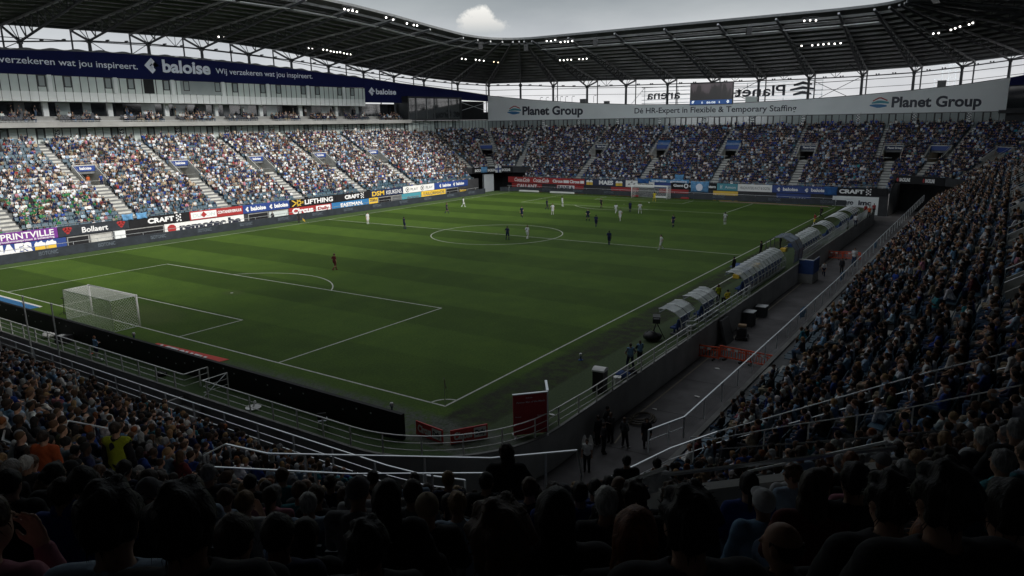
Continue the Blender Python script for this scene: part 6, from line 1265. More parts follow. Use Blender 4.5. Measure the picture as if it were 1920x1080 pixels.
CLOTH = {'white': (.60, .61, .62), 'black': (.020, .020, .024), 'dark grey': (.035, .037, .04), 'grey': (.15, .155, .165), 'navy': (.012, .017, .055), 'royal blue': (.018, .05, .24), 'light blue': (.16, .29, .45), 'pale blue': (.30, .40, .52), 'teal': (.04, .22, .26), 'red': (.26, .022, .024), 'dark red': (.10, .016, .02), 'purple': (.10, .035, .13), 'pink': (.42, .17, .22), 'beige': (.34, .28, .20), 'brown': (.08, .05, .032), 'olive': (.06, .065, .03), 'green': (.035, .16, .06), 'orange': (.42, .085, .025), 'yellow': (.60, .48, .04), 'hi-vis yellow': (.36, .42, .03), 'denim': (.05, .085, .15)}
def child(o, name, me, col, loc=None, rot=None, sc=None):
    c = bpy.data.objects.new(name, me); COL.objects.link(c); c.parent = o; c.color = (*col, 1)
    if loc is not None: c.location = loc
    if rot is not None: c.rotation_euler = rot
    if sc is not None: c.scale = sc
    return c
def person(loc, rz, label, cat, pz='lap', shirt='white', hair='dark brown', hk='short', skin='pale', leg='denim', sleeve='short', group=None, scale=1., near=False, kit=None, hood=False, hscale=1., jac=None):
    ps = pose(pz); h = .016 if near else .02
    o = thing('person', label, cat, loc, rz, group); o.scale = (scale,)*3
    child(o, 'body', tmpl(('b', pz, near), lambda: ps.body(h, True), 'skin', 'body'), SKINS[skin])
    pf = .026 if jac else .014
    child(o, 'jacket' if jac else 'shirt', tmpl(('s', pz, sleeve, near, pf, hood), lambda: ps.shirt(h, sleeve, seed=len(TM), puff=pf, hood=hood), 'shirt', 'shirt'), CLOTH[shirt])
    ln_ = .9 if kit else 1
    child(o, 'shorts' if kit else 'trousers', tmpl(('t', pz, ln_, near), lambda: ps.trousers(h, ln_), 'leg', 'trousers'), CLOTH[leg] if isinstance(leg, str) else leg)
    if kit: child(o, 'socks', tmpl(('k', pz), lambda: ps.socks(h), 'leg', 'socks'), CLOTH[kit])
    if not kit: child(o, 'shoes', tmpl(('f', pz), lambda: ps.shoes(), 'leg', 'shoes'), (.02, .02, .022) if len(label) % 3 else (.4, .4, .4))
    if hk != 'none':
        st = 260 if near else 0; sd_ = (hash((hk,)) % 7 if False else sum(map(ord, hk)) % 7)
        nm = {'cap': 'cap', 'hood': 'hood'}.get(hk, 'hair')
        c = CLOTH.get(hair) or HAIRS[hair]
        if hk in HAIRK: child(o, nm, tmpl(('h', hk, near), lambda: hairmesh(hk, sd_, .0105 if near else .0125, st if hk in ('short', 'messy', 'long', 'tail', 'bun') else 0), 'hair' if nm == 'hair' else 'shirt', nm), HAIRS.get(hair) if nm == 'hair' else CLOTH[hair], ps.hd, (-(ps.nod+.0), ps.tilt, ps.tw+ps.yaw), (hscale,)*3)
    return o
# ================================================================== WHO STANDS WHERE
FRONT = [
(21.56, -27.18, 13.62, 'lap', 'black', 'messy', 'pale blue', 'man with a dark messy crown in a pale blue jersey at the bottom left') ,
(21.92, -27.14, 13.7, 'upright', 'black', 'messy', 'black', 'big silhouetted head with tousled hair beside the pale blue jersey') ,
(21.11, -26.47, 13.03, 'slim', 'dark brown', 'short', 'black', 'short haired boy in black right of the tousled silhouette') ,
(20.88, -26.08, 12.77, 'upright', 'black', 'short', 'navy', 'dark haired person in navy in front of the boy in black') ,
(20.49, -25.61, 12.38, 'slim', 'black', 'long', 'dark grey', 'long dark haired person beside the navy shirt in the bottom row') ,
(18.45, -26.1, 12.3, 'lap', 'dark brown', 'short', 'royal blue', 'man in a blue football jersey behind the bottom left silhouettes') ,
(18.56, -26.0, 12.38, 'upright', 'black', 'short', 'royal blue', 'dark haired person in royal blue beside the football jersey') ,
(18.75, -25.65, 12.18, 'upright', 'grey', 'cap', 'black', 'person in a grey cap between two big dark heads') ,
(17.6, -26.13, 12.15, 'lap', 'black', 'short', 'black', 'dark haired person at the left edge above the pink sleeve') ,
(17.29, -25.69, 11.94, 'slim', 'black', 'bun', 'dark grey', 'woman with her hair in a bun left of the royal blue shirt') ,
(20.89, -27.32, 13.46, 'chin', 'brown', 'short', 'pink', 'person in a pink top resting the chin on a hand at the left edge') ,
(16.83, -22.71, 10.34, 'broad', 'brown', 'bald', 'grey', 'balding man in a grey checked shirt by the lower handrail') ,
(15.98, -22.42, 10.14, 'lap', 'brown', 'short', 'teal', 'person in a teal top in front of the balding man') ,
(20.05, -24.76, 12.16, 'broad', 'grey', 'cap', 'grey', 'person in a grey cap and grey hooded jacket near the centre') ,
(20.64, -24.65, 12.15, 'upright', 'beige', 'cap', 'black', 'person in a pale cap right of the long haired woman in black') ,
(20.21, -23.78, 11.65, 'knees', 'blond', 'short', 'pale blue', 'person leaning forward in a pale blue shirt behind the pale cap') ,
(22.76, -26.7, 13.69, 'broad', 'brown', 'messy', 'black', 'huge brown haired head at the bottom centre') ,
(21.67, -26.19, 13.03, 'upright', 'black', 'messy', 'black', 'dark curly head at the bottom left of the huge brown head') ,
(20.82, -25.01, 12.19, 'slim', 'dark brown', 'short', 'black', 'small dark head directly left of the huge brown head') ,
(20.99, -25.38, 12.68, 'slim', 'black', 'long', 'black', 'woman with long black hair between the grey cap and pale cap') ,
(20.05, -22.39, 11.12, 'lap', 'brown', 'short', 'navy', 'brown haired person right of the standing woman') ,
(22.38, -25.76, 13.2, 'broad', 'black', 'long', 'black', 'wide dark head right of the huge brown head') ,
(20.59, -22.28, 11.17, 'lap', 'black', 'short', 'royal blue', 'dark haired man in a bright blue top near the concrete wall') ,
(21.79, -24.08, 12.28, 'slim', 'white', 'short', 'black', 'white haired woman in black beside the bright blue top') ,
(21.87, -23.79, 12.2, 'upright', 'dark brown', 'messy', 'black', 'brown haired person right of the white haired woman') ,
(22.78, -25.82, 13.26, 'slim', 'ginger', 'long', 'black', 'ginger long haired woman at the bottom right of the centre') ,
(23.1, -26.12, 13.57, 'broad', 'black', 'messy', 'black', 'very big dark head right of the ginger woman') ,
(16.64, -20.48, 9.41, 'lap', 'dark brown', 'short', 'pale blue', 'person in a pale blue shirt two rows past the grey cap') ,
(18.12, -21.41, 10.24, 'slim', 'blond', 'short', 'navy', 'blond haired person in navy left of the standing woman') ,
(16.74, -21.45, 9.89, 'lap', 'black', 'short', 'navy', 'dark haired person in navy past the long haired woman') ,
(22.28, -22.33, 11.77, 'slim', 'black', 'tail', 'royal blue', 'person with a ponytail in a blue coat by the concrete wall') ,
(22.53, -22.83, 11.91, 'knees', 'white', 'cap', 'light blue', 'person in a pale cap and light blue top beside the blue coat') ,
(23.07, -23.78, 12.63, 'lap_right', 'dark brown', 'long', 'dark red', 'long haired woman in a dark red scarf turned to the right') ,
(23.26, -23.64, 12.67, 'upright', 'black', 'short', 'black', 'dark round head right of the dark red scarf') ,
(23.58, -25.09, 13.31, 'broad', 'black', 'messy', 'black', 'wide dark curly head at the lower right') ,
(23.78, -25.68, 13.65, 'broad', 'black', 'messy', 'black', 'very big dark head near the right edge') ,
(23.11, -24.81, 12.8, 'lap_left', 'dark brown', 'bald', 'black', 'bald man with a reddish scalp at the bottom right') ,
(23.76, -25.42, 13.34, 'broad', 'ginger', 'tail', 'navy', 'person with brown tied hair in a navy coat at the bottom right') ,
(23.93, -19.61, 11.56, 'lap', 'white', 'short', 'dark grey', 'white haired man in dark grey at the right side') ,
(24.18, -20.13, 11.9, 'lap', 'grey', 'short', 'black', 'grey haired man at the far right edge') ,
(23.97, -25.21, 13.45, 'broad', 'black', 'short', 'black', 'dark figure filling the bottom right corner') ,
(23.5, -16.71, 10.31, 'slim', 'blond', 'long', 'black', 'small blond head in front of the white haired man') ,
(22.47, -15.08, 9.39, 'knees', 'black', 'short', 'white', 'person in a white shirt leaning forward by the vomitory wall') ,
(21.62, -16.98, 9.72, 'lap', 'dark brown', 'short', 'pale blue', 'person in a pale blue shirt beside the concrete vomitory wall') ,
(18.87, -16.08, 8.42, 'lap', 'black', 'short', 'white', 'person in a white shirt seen past the end of the gangway rail') ,
(18.38, -16.4, 8.48, 'lap', 'black', 'short', 'black', 'person in black left of the white shirt by the gangway rail') ,
(19.25, -22.07, 10.82, 'slim', 'black', 'short', 'black', 'dark head just left of the standing woman') ,
(16.24, -21.81, 9.84, 'slim', 'dark brown', 'bun', 'navy', 'person with a bun left of the grey cap') ,
(15.94, -22.9, 10.24, 'upright', 'black', 'short', 'black', 'dark haired person left of the teal top') ,
(16.58, -23.86, 10.96, 'lap', 'grey', 'short', 'dark grey', 'grey haired person above the tousled silhouette') ,
(15.2, -24.12, 10.76, 'upright', 'black', 'short', 'navy', 'dark haired person in front of the grey cap on the left') ,
(13.44, -24.53, 10.53, 'lap', 'white', 'short', 'black', 'white haired person by the left edge near the orange steward') ,
]
def face(x, y, tx=-33, ty=52): return math.atan2(-(tx-x), ty-y)
taken = []
for x, y, z, pz, hr, hk, sh, lab in FRONT:
    ps = pose(pz); rz = face(x, y)+rng.uniform(-.12, .12); hd = Matrix.Rotation(rz, 3, 'Z') @ Vector(ps.hd)
    skin = 'tan' if 'reddish' in lab else ['pale', 'tan', 'pale', 'tan'][len(taken) % 4]
    person((x-hd.x, y-hd.y, z-hd.z), rz, lab, 'spectator', pz, sh, hr, hk, skin, 'black' if sh in ('black', 'navy') else 'denim', 'long' if sh not in ('white', 'pale blue', 'teal') else 'short', 'spectators in the near corner', near=True, hood='hooded' in lab, jac=sh in ('black', 'dark grey', 'royal blue') or 'coat' in lab, hscale=.97)
    taken.append((x, y))
def standing(x, y, z, lab, cat, pz='stand', tx=-33, ty=52, near=False, **k):
    taken.append((x, y)); return person((x, y, z), face(x, y, tx, ty), lab, cat, pz, near=near, **k)
standing(19.06, -21.4, 9.27, 'standing woman with long hair and a blue and white scarf at the gangway', 'spectator', 'shift', shirt='black', hair='dark brown', hk='long', leg='black', sleeve='long', near=True, jac=True)
o = thing('scarf', 'blue and white scarf hanging from the standing woman', 'scarf'); q = MB()
for s_, (a, b) in enumerate(((-.13, .10), (.13, -.02))): q.hexa([(19.06+a*.9-.05, -21.4+.13, 9.95+b), (19.06+a*.9+.05, -21.4+.13, 9.95+b), (19.06+a*.9+.05, -21.4+.16, 9.95+b), (19.06+a*.9-.05, -21.4+.16, 9.95+b), (19.06+a*.55-.05, -21.4+.11, 10.67), (19.06+a*.55+.05, -21.4+.11, 10.67), (19.06+a*.55+.05, -21.4+.14, 10.67), (19.06+a*.55-.05, -21.4+.14, 10.67)])
q.build('cloth', flaglight, o)
def vest(o, pz, col, name='vest'):
    ps = pose(pz); lo, hi = ps.bounds()
    def f(G):
        d = ps.torso(G, .032); d = np.maximum(d, (ps.p[2]-.06)-G[..., 2]); d = np.maximum(d, -vcap(G, ps.nb, ps.hd, .085, .1))
        for s_, e_ in zip(ps.sh, ps.el): d = np.maximum(d, -vcap(G, s_+(e_-s_)*.05+A_((0, 0, 0)), e_, .075, .085))
        return d
    child(o, name, tmpl(('v', pz), lambda: snet(f, lo, hi, .018), 'shirt', name), CLOTH[col])
o = standing(10.86, -22.14, 7.81, 'steward in a hi-vis yellow vest standing by the gangway rail', 'steward', 'stand', shirt='black', hair='dark brown', hk='short', leg='black', sleeve='long', near=True, scale=1.08); vest(o, 'stand', 'hi-vis yellow')
m_ = MB(); m_.add([(.05*math.cos(k*.8), -.155, 1.33+.09*math.sin(k*.8)) for k in range(6)], [tuple(range(6))]); w_ = m_.build('back_emblem', K['ink'], o)
o = standing(10.43, -23.15, 8.06, 'steward in an orange jacket beside the dark gangway rail', 'steward', 'stand', shirt='orange', hair='dark brown', hk='short', leg='black', sleeve='long', near=True, jac=True)
# players
TEAM = {'white': ('white', 'white', 'white'), 'blue': ('navy', 'navy', 'navy'), 'ref': ('black', 'black', 'black'), 'gk': ('yellow', 'yellow', 'yellow'), 'redgk': ('dark red', 'dark red', 'dark red'), 'ar': ('black', 'black', 'black')}
PLAYERS = [('white', -57.6, 51.5, 'stand', 'white player on the halfway line nearest the main stand'), ('blue', -48.8, 50.2, 'shift', 'navy player on the halfway line left of the centre circle'), ('blue', -55.2, 67.9, 'walk', 'navy player on the left wing beyond the halfway line'), ('white', -58.7, 77.0, 'walk', 'white player farthest left on the left wing'), ('blue', -40.6, 69.2, 'walk', 'navy player beyond the centre circle on the left'), ('blue', -42.8, 80.6, 'walk', 'navy player marking left of a white player near the far box'), ('white', -38.2, 74.9, 'shift', 'white player facing the camera beside a navy marker'), ('white', -42.9, 86.1, 'point', 'white player just outside the far penalty area on the left'), ('blue', -29.2, 70.5, 'hips', 'navy player with hands on hips right of centre'), ('blue', -24.8, 64.8, 'walk', 'navy player with reddish boots right of centre'), ('ref', -35.0, 86.2, 'walk', 'referee in black on the edge of the far penalty area'), ('white', -29.0, 79.8, 'run', 'white player striding before the far penalty area'), ('white', -24.8, 72.8, 'walk', 'white player just in front of the striding player'), ('blue', -28.3, 83.8, 'stand', 'tall dark haired navy player in front of the far goal'), ('white', -26.0, 82.7, 'hips', 'white player in front of the far goal, right of a navy player'), ('gk', -31.4, 101.2, 'hips', 'goalkeeper in yellow on the far goal line'), ('blue', -15.1, 70.1, 'walk', 'navy player alone between the far box and halfway line'), ('blue', -29.6, 49.1, 'hips', 'navy player standing inside the centre circle'), ('white', -27.6, 50.8, 'walk', 'white player walking inside the centre circle'), ('blue', -16.1, 51.7, 'walk', 'navy player on the halfway line right of the circle'), ('white', -9.2, 51.6, 'walk', 'white player on the halfway line nearest the dugouts'), ('white', -9.6, 76.2, 'shift', 'white player far right near the corner of the far box'), ('redgk', -34.0, 23.2, 'walk', 'goalkeeper in dark red standing outside the near penalty area'), ('ar', -68.5, 47.2, 'stand', 'assistant referee in black on the far touchline with a flag')]
for n_, (t, x, y, pz, lab) in enumerate(PLAYERS):
    sh, lg, so_ = TEAM[t]; tx, ty = ((-31, 97) if t not in ('gk', 'ar') and n_ % 4 else (-20, 40)); 
    if 'facing the camera' in lab: tx, ty = 10, 0
    o = person((x, y, 0), face(x, y, tx, ty), lab, 'player' if t not in ('ref', 'ar') else 'referee', pz, sh, ['dark brown', 'black', 'brown', 'black'][n_ % 4], ['short', 'short', 'messy', 'tail'][n_ % 4] if n_ % 5 else 'short', ['pale', 'brown', 'tan', 'dark'][n_ % 4], lg, 'short', 'players and referees on the pitch', kit=so_, scale=1.05)
    ps = pose(pz)
    if t in ('white', 'blue') and n_ % 2 == 0:
        tm_ = textmesh(str(n_ % 9+2), .02)[0], textmesh(str(n_ % 9+2), .02)[1]; q = MB(); q.add([((v[0]-.3)*.3, -.153, ps.p[2]+.24+v[1]*.26) for v in tm_[0]], tm_[1]); q.build('shirt_number', K['lettergrey'] if t == 'blue' else K['navy'], o)
o = thing('flag_stick', 'yellow assistant referee flag on the far touchline', 'flag', (-68.25, 47.5, .9), .4); q = MB(); q.tube([(0, 0, 0), (.5, 0, -.35)], .015, 5); q.build('stick', K['plastic'], o); q = MB(); q.hexa([(.2, -.01, -.5), (.6, -.01, -.75), (.6, .01, -.75), (.2, .01, -.5), (.2, -.01, -.15), (.55, -.01, -.4), (.55, .01, -.4), (.2, .01, -.15)]); q.build('cloth', K['yellow'], o)
# people along the touchline and on the service road
SIDE = [(2.4, 42.2, 0, 'stand', 'black', 'black', 'coach in black at the front corner of the technical area', 'coach'), (2.0, 53.1, 0, 'hips', 'black', 'black', 'coach in black standing on the blue mat', 'coach'), (2.6, 59.1, 0, 'stand', 'black', 'black', 'man in black standing by the players tunnel', 'coach'), (1.8, 81.1, 0, 'walk', 'red', 'yellow', 'warming up substitute in a red bib on the far right touchline', 'player'), (.8, 90.1, 0, 'walk', 'black', 'black', 'warming up substitute in black behind the red bib', 'player'),
 (5.2, 29.2, 0, 'stand', 'hi-vis yellow', 'black', 'steward in hi-vis yellow beside the second dugout', 'steward'), (5.9, 29.5, 0, 'broad', 'yellow', 'black', 'seated steward in yellow and black beside the second dugout', 'steward'), (6.0, 10.6, 0, 'hips', 'grey', 'navy', 'man in a grey bib standing behind the near touchline fence', 'staff'), (6.0, 12.0, 0, 'fold', 'black', 'black', 'boy in black beside the man in the grey bib', 'ball boy'), (-25.2, -5.8, 0, 'fold', 'light blue', 'navy', 'red haired ball boy in a blue bib by the near fence', 'ball boy'),
 (7.3, 3.9, -2.01, 'stand', 'black', 'black', 'man in black in the group under the corner wall, left one', 'visitor'), (7.7, 4.6, -2.01, 'fold', 'black', 'black', 'man in black in the group under the corner wall, pale face', 'visitor'), (7.15, 5.3, -2.01, 'shift', 'dark grey', 'black', 'man in dark grey closest to the corner wall', 'visitor'), (8.0, 3.2, -2.01, 'back', 'black', 'black', 'broad man in black with his back to the camera on the road', 'visitor'), (8.6, 4.4, -2.01, 'shift', 'dark grey', 'black', 'slim person in dark grey at the edge of the road group', 'visitor'), (9.6, 5.0, -2.01, 'stand', 'black', 'black', 'woman in a long black coat alone on the service road', 'visitor'),
 (8.2, 1.0, -2.01, 'stand', 'white', 'black', 'person in a white winged costume under the gangway rail', 'performer'), (9.7, 57.8, -2.01, 'stand', 'black', 'black', 'man in black walking beside the glazed stand barrier', 'visitor'), (8.3, 55.4, -2.01, 'bend', 'white', 'navy', 'bending man in white beside the blue tunnel apron', 'visitor'), (6.1, 96, 0, 'stand', 'red', 'black', 'steward in red by the farthest dugouts, left one', 'steward'), (7.0, 98, 0, 'stand', 'red', 'black', 'steward in red by the farthest dugouts, middle one', 'steward'), (7.0, 93.5, 0, 'shift', 'orange', 'black', 'steward in orange by the farthest dugouts', 'steward'), (5.0, 93, 0, 'bend', 'red', 'black', 'crouching person in red on the last dugout', 'steward'), (6.9, 82.5, 0, 'stand', 'white', 'navy', 'photographer in white beside the far railing', 'visitor'), (-77.9, 21.0, .1, 'stand', 'light blue', 'navy', 'person in light blue in the tunnel mouth of the main stand', 'visitor'), (-72.9, 45.6, 0, 'stand', 'black', 'black', 'person in black standing before the dark doorway under the main stand', 'visitor'),
 (-87.3, 25.0, 6.80, 'stand', 'orange', 'beige', 'steward in orange in the second vomitory of the main stand', 'steward'), (-87.6, 27.0, 6.80, 'stand', 'royal blue', 'navy', 'person in blue at the side of the main stand vomitory', 'visitor'), (13.4, 41.0, 1.98, 'stand', 'white', 'denim', 'man in white standing at the glazed barrier of the right stand', 'spectator')]
for n_, (x, y, z, pz, sh, lg, lab, cat) in enumerate(SIDE):
    tx, ty = (-33, 52) if n_ < 9 else ((-25, 10) if cat == 'ball boy' else (rng.uniform(0, 20), rng.uniform(-10, 30)))
    o = standing(x, y, z, lab, cat, pz, tx, ty, shirt=sh, leg=lg, hair='ginger' if 'red haired' in lab else ['black', 'dark brown', 'brown'][n_ % 3], hk='long' if 'woman' in lab else 'short', skin=['pale', 'tan', 'brown'][n_ % 3], sleeve='long' if sh in ('black', 'dark grey') else 'short', group=None, kit='white' if lg in ('yellow',) or cat in ('ball boy',) else None, scale=.9 if 'boy' in lab else 1, near=False)
    if 'bib' in lab and 'grey' in lab: vest(o, pz, 'light blue', 'bib')
    if 'winged' in lab:
        q = MB()
        for s_ in (-1, 1):
            pr2 = [(s_*.04, -.19, 1.0), (s_*.26, -.22, 1.05), (s_*.30, -.24, 1.35), (s_*.22, -.26, 1.68), (s_*.13, -.25, 1.80), (s_*.06, -.22, 1.6)]
            q.add(pr2+[(a, b-.05, c) for a, b, c in pr2], [(0, 1, 2, 3, 4, 5), (11, 10, 9, 8, 7, 6)]+[(i, (i+1) % 6, (i+1) % 6+6, i+6) for i in range(6)])
        q.build('wing', K['white'], o)
    if 'long black coat' in lab: q = MB(); q.tube([(0, 0, .45), (0, 0, 1.0)], .25, 10, r2=.17); q.build('coat_skirt', K['plastic'], o)
# ================================================================== EVERY SEAT OF THE STANDS
PAL = {'L': [('white', 27), ('light blue', 5), ('pale blue', 10), ('navy', 21), ('black', 19), ('grey', 8), ('beige', 8), ('dark grey', 6), ('red', 1.4), ('dark red', 3), ('royal blue', 6), ('brown', 4), ('pink', 2), ('olive', 2)],
       'F': [('white', 13), ('light blue', 6), ('pale blue', 6), ('navy', 30), ('royal blue', 13), ('black', 24), ('dark grey', 7), ('grey', 4), ('beige', 2), ('dark red', 2), ('brown', 3), ('teal', 1)],
       'R': [('white', 26), ('light blue', 9), ('pale blue', 11), ('navy', 18), ('royal blue', 9), ('black', 25), ('dark grey', 12), ('grey', 5), ('beige', 3), ('dark red', 2), ('brown', 4), ('teal', 3), ('pink', 1.2), ('olive', 2)]}
def pick(p): a = [x for x, _ in p]; w = np.array([y for _, y in p], float); return a[rng.choice(len(a), p=w/w.sum())]
HP = [('black', 18), ('dark brown', 34), ('brown', 24), ('blond', 9), ('grey', 9), ('ginger', 3), ('white', 3)]
seats = []       # sector, t, row, x, y, z, rz, occupied
for sec in RANGE:
    a, b = RANGE[sec]
    for i in range(CUT.get(sec, 0), nrows(sec)-(2 if sec == 'RN' else 0)):
        d = drow(i)+.52; r = 1 if sec in SEC else ARC[sec][2]+d; n = int(abs(b-a)*r/(.46 if OWN[sec] in 'LF' else .49))
        for k in range(n):
            t = a+(b-a)*(k+.5+(.25 if i % 2 else -.25)+rng.uniform(-.16, .16))/n
            if aisle_at(sec, t, i, .1) or in_vom(sec, t, d, .12): continue
            x, y, z = P(sec, t, d+rng.uniform(-.1, .1), zrow(i)); ox, oy = out(sec, t); dep = (np.array([x, y, z])-CAM) @ fw
            if math.dist((x, y), CAM[:2]) < 1.3: continue
            u = 960+F_PX*((np.array([x, y, z+1])-CAM) @ rt2)/max(dep, .1); v = 540-F_PX*((np.array([x, y, z+1])-CAM) @ up2)/max(dep, .1)
            if dep < -8 or (dep > .3 and (u < -900 or u > 2900)): continue
            off_ = dep < .15 or u < -60-450/max(dep, .3) or u > 1980+450/max(dep, .3) or v > 1250+500/max(dep, .3)
            if dep < 6.5 and not off_: seats.append((sec, t, i, x, y, z, math.atan2(ox, -oy), False, dep, u, v)); continue
            S2 = OWN[sec]; pocc = {'L': .93, 'F': .97, 'R': .95, 'N': .95}[S2]
            if sec == 'L':
                if y < 25 and i > 16: pocc = .50
                elif y < 11: pocc = .75
                elif i <= 1: pocc = .25
                elif i <= 3: pocc = .6
            if sec == 'F' and i <= 1: pocc = .6
            if sec == 'R' and ((i <= 1 and y < 16) or (i == 0 and 14 < y < 30)): pocc = .25
            seats.append((sec, t, i, x, y, z, math.atan2(ox, -oy), rng.random() < pocc, dep, u, v))
print('seats', len(seats))
seats.sort(key=lambda s_: s_[8])
def free(x, y, m=.42): return all((x-a)**2+(y-b)**2 > m*m for a, b in taken)
BLK = {'R': 'right stand', 'RN': 'near corner', 'N': 'near stand', 'L': 'main stand', 'F': 'far stand', 'LF': 'far left corner', 'FR': 'far right corner'}
ORDR = ORD+['twenty-first', 'twenty-second', 'twenty-third', 'twenty-fourth', 'twenty-fifth', 'twenty-sixth', 'twenty-seventh', 'twenty-eighth', 'twenty-ninth', 'thirtieth', 'thirty-first']
NIND = 300-len(FRONT)-1-2-len(PLAYERS)-len(SIDE)
n_ind = 0; crowd = []; used = set(); seat_pts = []
gar = {'white': 'top', 'black': 'jacket'}
PN = ['lap', 'lap_left', 'lap_right', 'knees', 'cross', 'chin', 'wide', 'slim', 'upright', 'broad', 'phone', 'clap']
PW = np.array([17, 10, 10, 20, 8, 9, 8, 10, 10, 9, 3, 4.]); PW /= PW.sum()
for sec, t, i, x, y, z, rz, occ, dep, u, v in seats:
    near_cam = dep < 6.5 and -60-450/max(dep, .3) < u < 1980+450/max(dep, .3) and v < 1250+500/max(dep, .3) and dep > .15
    if not near_cam: seat_pts.append((sec, i, x, y, z, rz, occ, dep))
    if not occ or near_cam or not free(x, y, .5 if dep < 12 else .34): continue
    S2 = OWN[sec]; pal = PAL['R' if S2 in 'RN' else S2]
    if sec == 'L' and y < 24 and i < 9 and rng.random() < .35: sh = 'green' if rng.random() < .7 else 'white'
    else: sh = pick(pal)
    hr = pick(HP); pz = PN[rng.choice(len(PN), p=PW)]; fem = rng.random() < .33
    hk = ('long' if rng.random() < .5 else 'tail' if rng.random() < .5 else 'bun') if fem else ('cap' if rng.random() < .10 else 'bald' if rng.random() < .08 else 'messy' if rng.random() < .25 else 'short')
    sk = ['pale', 'pale', 'tan', 'pale', 'brown', 'dark', 'tan', 'pale'][rng.integers(8)]; sc = (1. if not fem else .94)*rng.uniform(.88, 1.07); rr = rz+rng.normal(0, .16 if dep < 40 else .4)
    if n_ind < NIND and dep > 6.5 and S2 in 'RN' and -20 < u < 1940 and v < 1120:
        for _ in range(60):
            hd_ = f'{hr} cap' if hk == 'cap' else {'bald': f'thin {hr} hair', 'long': f'long {hr} hair', 'tail': f'{hr} ponytail', 'bun': f'{hr} hair bun', 'messy': f'messy {hr} hair', 'short': f'short {hr} hair'}[hk]
            lab = f'seated spectator with {hd_} in {sh}, {ORDR[i]} row of the {BLK[sec]}'
            if lab not in used: break
            sh, hr = pick(pal), pick(HP)
            if hk == 'cap': hr = ['white', 'grey', 'black', 'navy', 'red'][rng.integers(5)]
        else:
            continue
        if hk == 'cap' and hr not in CLOTH:
            hr = ['white', 'grey', 'black', 'navy'][rng.integers(4)]; lab = f'seated spectator with {hr} cap in {sh}, {ORDR[i]} row of the {BLK[sec]}'
            if lab in used: continue
        used.add(lab)
        person((x, y, z-.02), rr, lab, 'spectator', pz, sh, hr, hk, sk, pick([('denim', 5), ('black', 3), ('navy', 2), ('beige', 1), ('grey', 1)]), 'long' if sh in ('black', 'dark grey', 'brown', 'olive') or rng.random() < .25 else 'short', f'spectators seated in the {BLK[sec]}', sc, near=dep < 11)
        n_ind += 1; continue
    crowd.append((x, y, z-.02, rr, sc*(.93 if S2 in 'LF' else 1), 8 if S2 in 'LF' and rng.random() < (.05 if i < 22 else .16) else PN.index(pz) % 8, sh, hr, sk))
print('individuals', n_ind, 'crowd', len(crowd), 'labels', len(LABELS))
# balcony guests
for s_ in np.arange(0, LL+11, .52):
    blk = (s_ % 10); 
    for k_, (o_, zz) in enumerate(((.6, 16.1), (-.4, 16.45), (-1.4, 16.8))):
        if blk < 3.4 or s_ < 3 or (k_ == 2 and blk < 8): continue
        f_ = fL if s_ < LL else fC; p = f_(s_ if s_ < LL else s_-LL, zz, o_)
        if rng.random() < (.62 if int(s_/10) % 3 else .4): crowd.append((*p, -R90+rng.normal(0, .3), 1., int(rng.integers(8)), pick([('black', 5), ('white', 3), ('navy', 4), ('grey', 2), ('dark grey', 3), ('light blue', 1)]), pick(HP), 'pale'))
        seat_pts.append(('BAL', 0, *p, -R90, True, 100))
for s_ in np.arange(4, LL, 1.1):
    if rng.random() < .22: p = fL(s_, 17.1, -2.6); crowd.append((*p, -R90+rng.normal(0, .6), 1., 8, pick([('black', 5), ('white', 3), ('navy', 4), ('grey', 2)]), pick(HP), 'pale'))
for s_ in np.arange(1, LFm-2, .9):   # people standing along the concourse behind the last rows
    if rng.random() < .3: p = fF(s_, zrow(25), .9); crowd.append((*p, math.pi+rng.normal(0, .4), 1., 8, pick(PAL['F']), pick(HP), 'pale'))
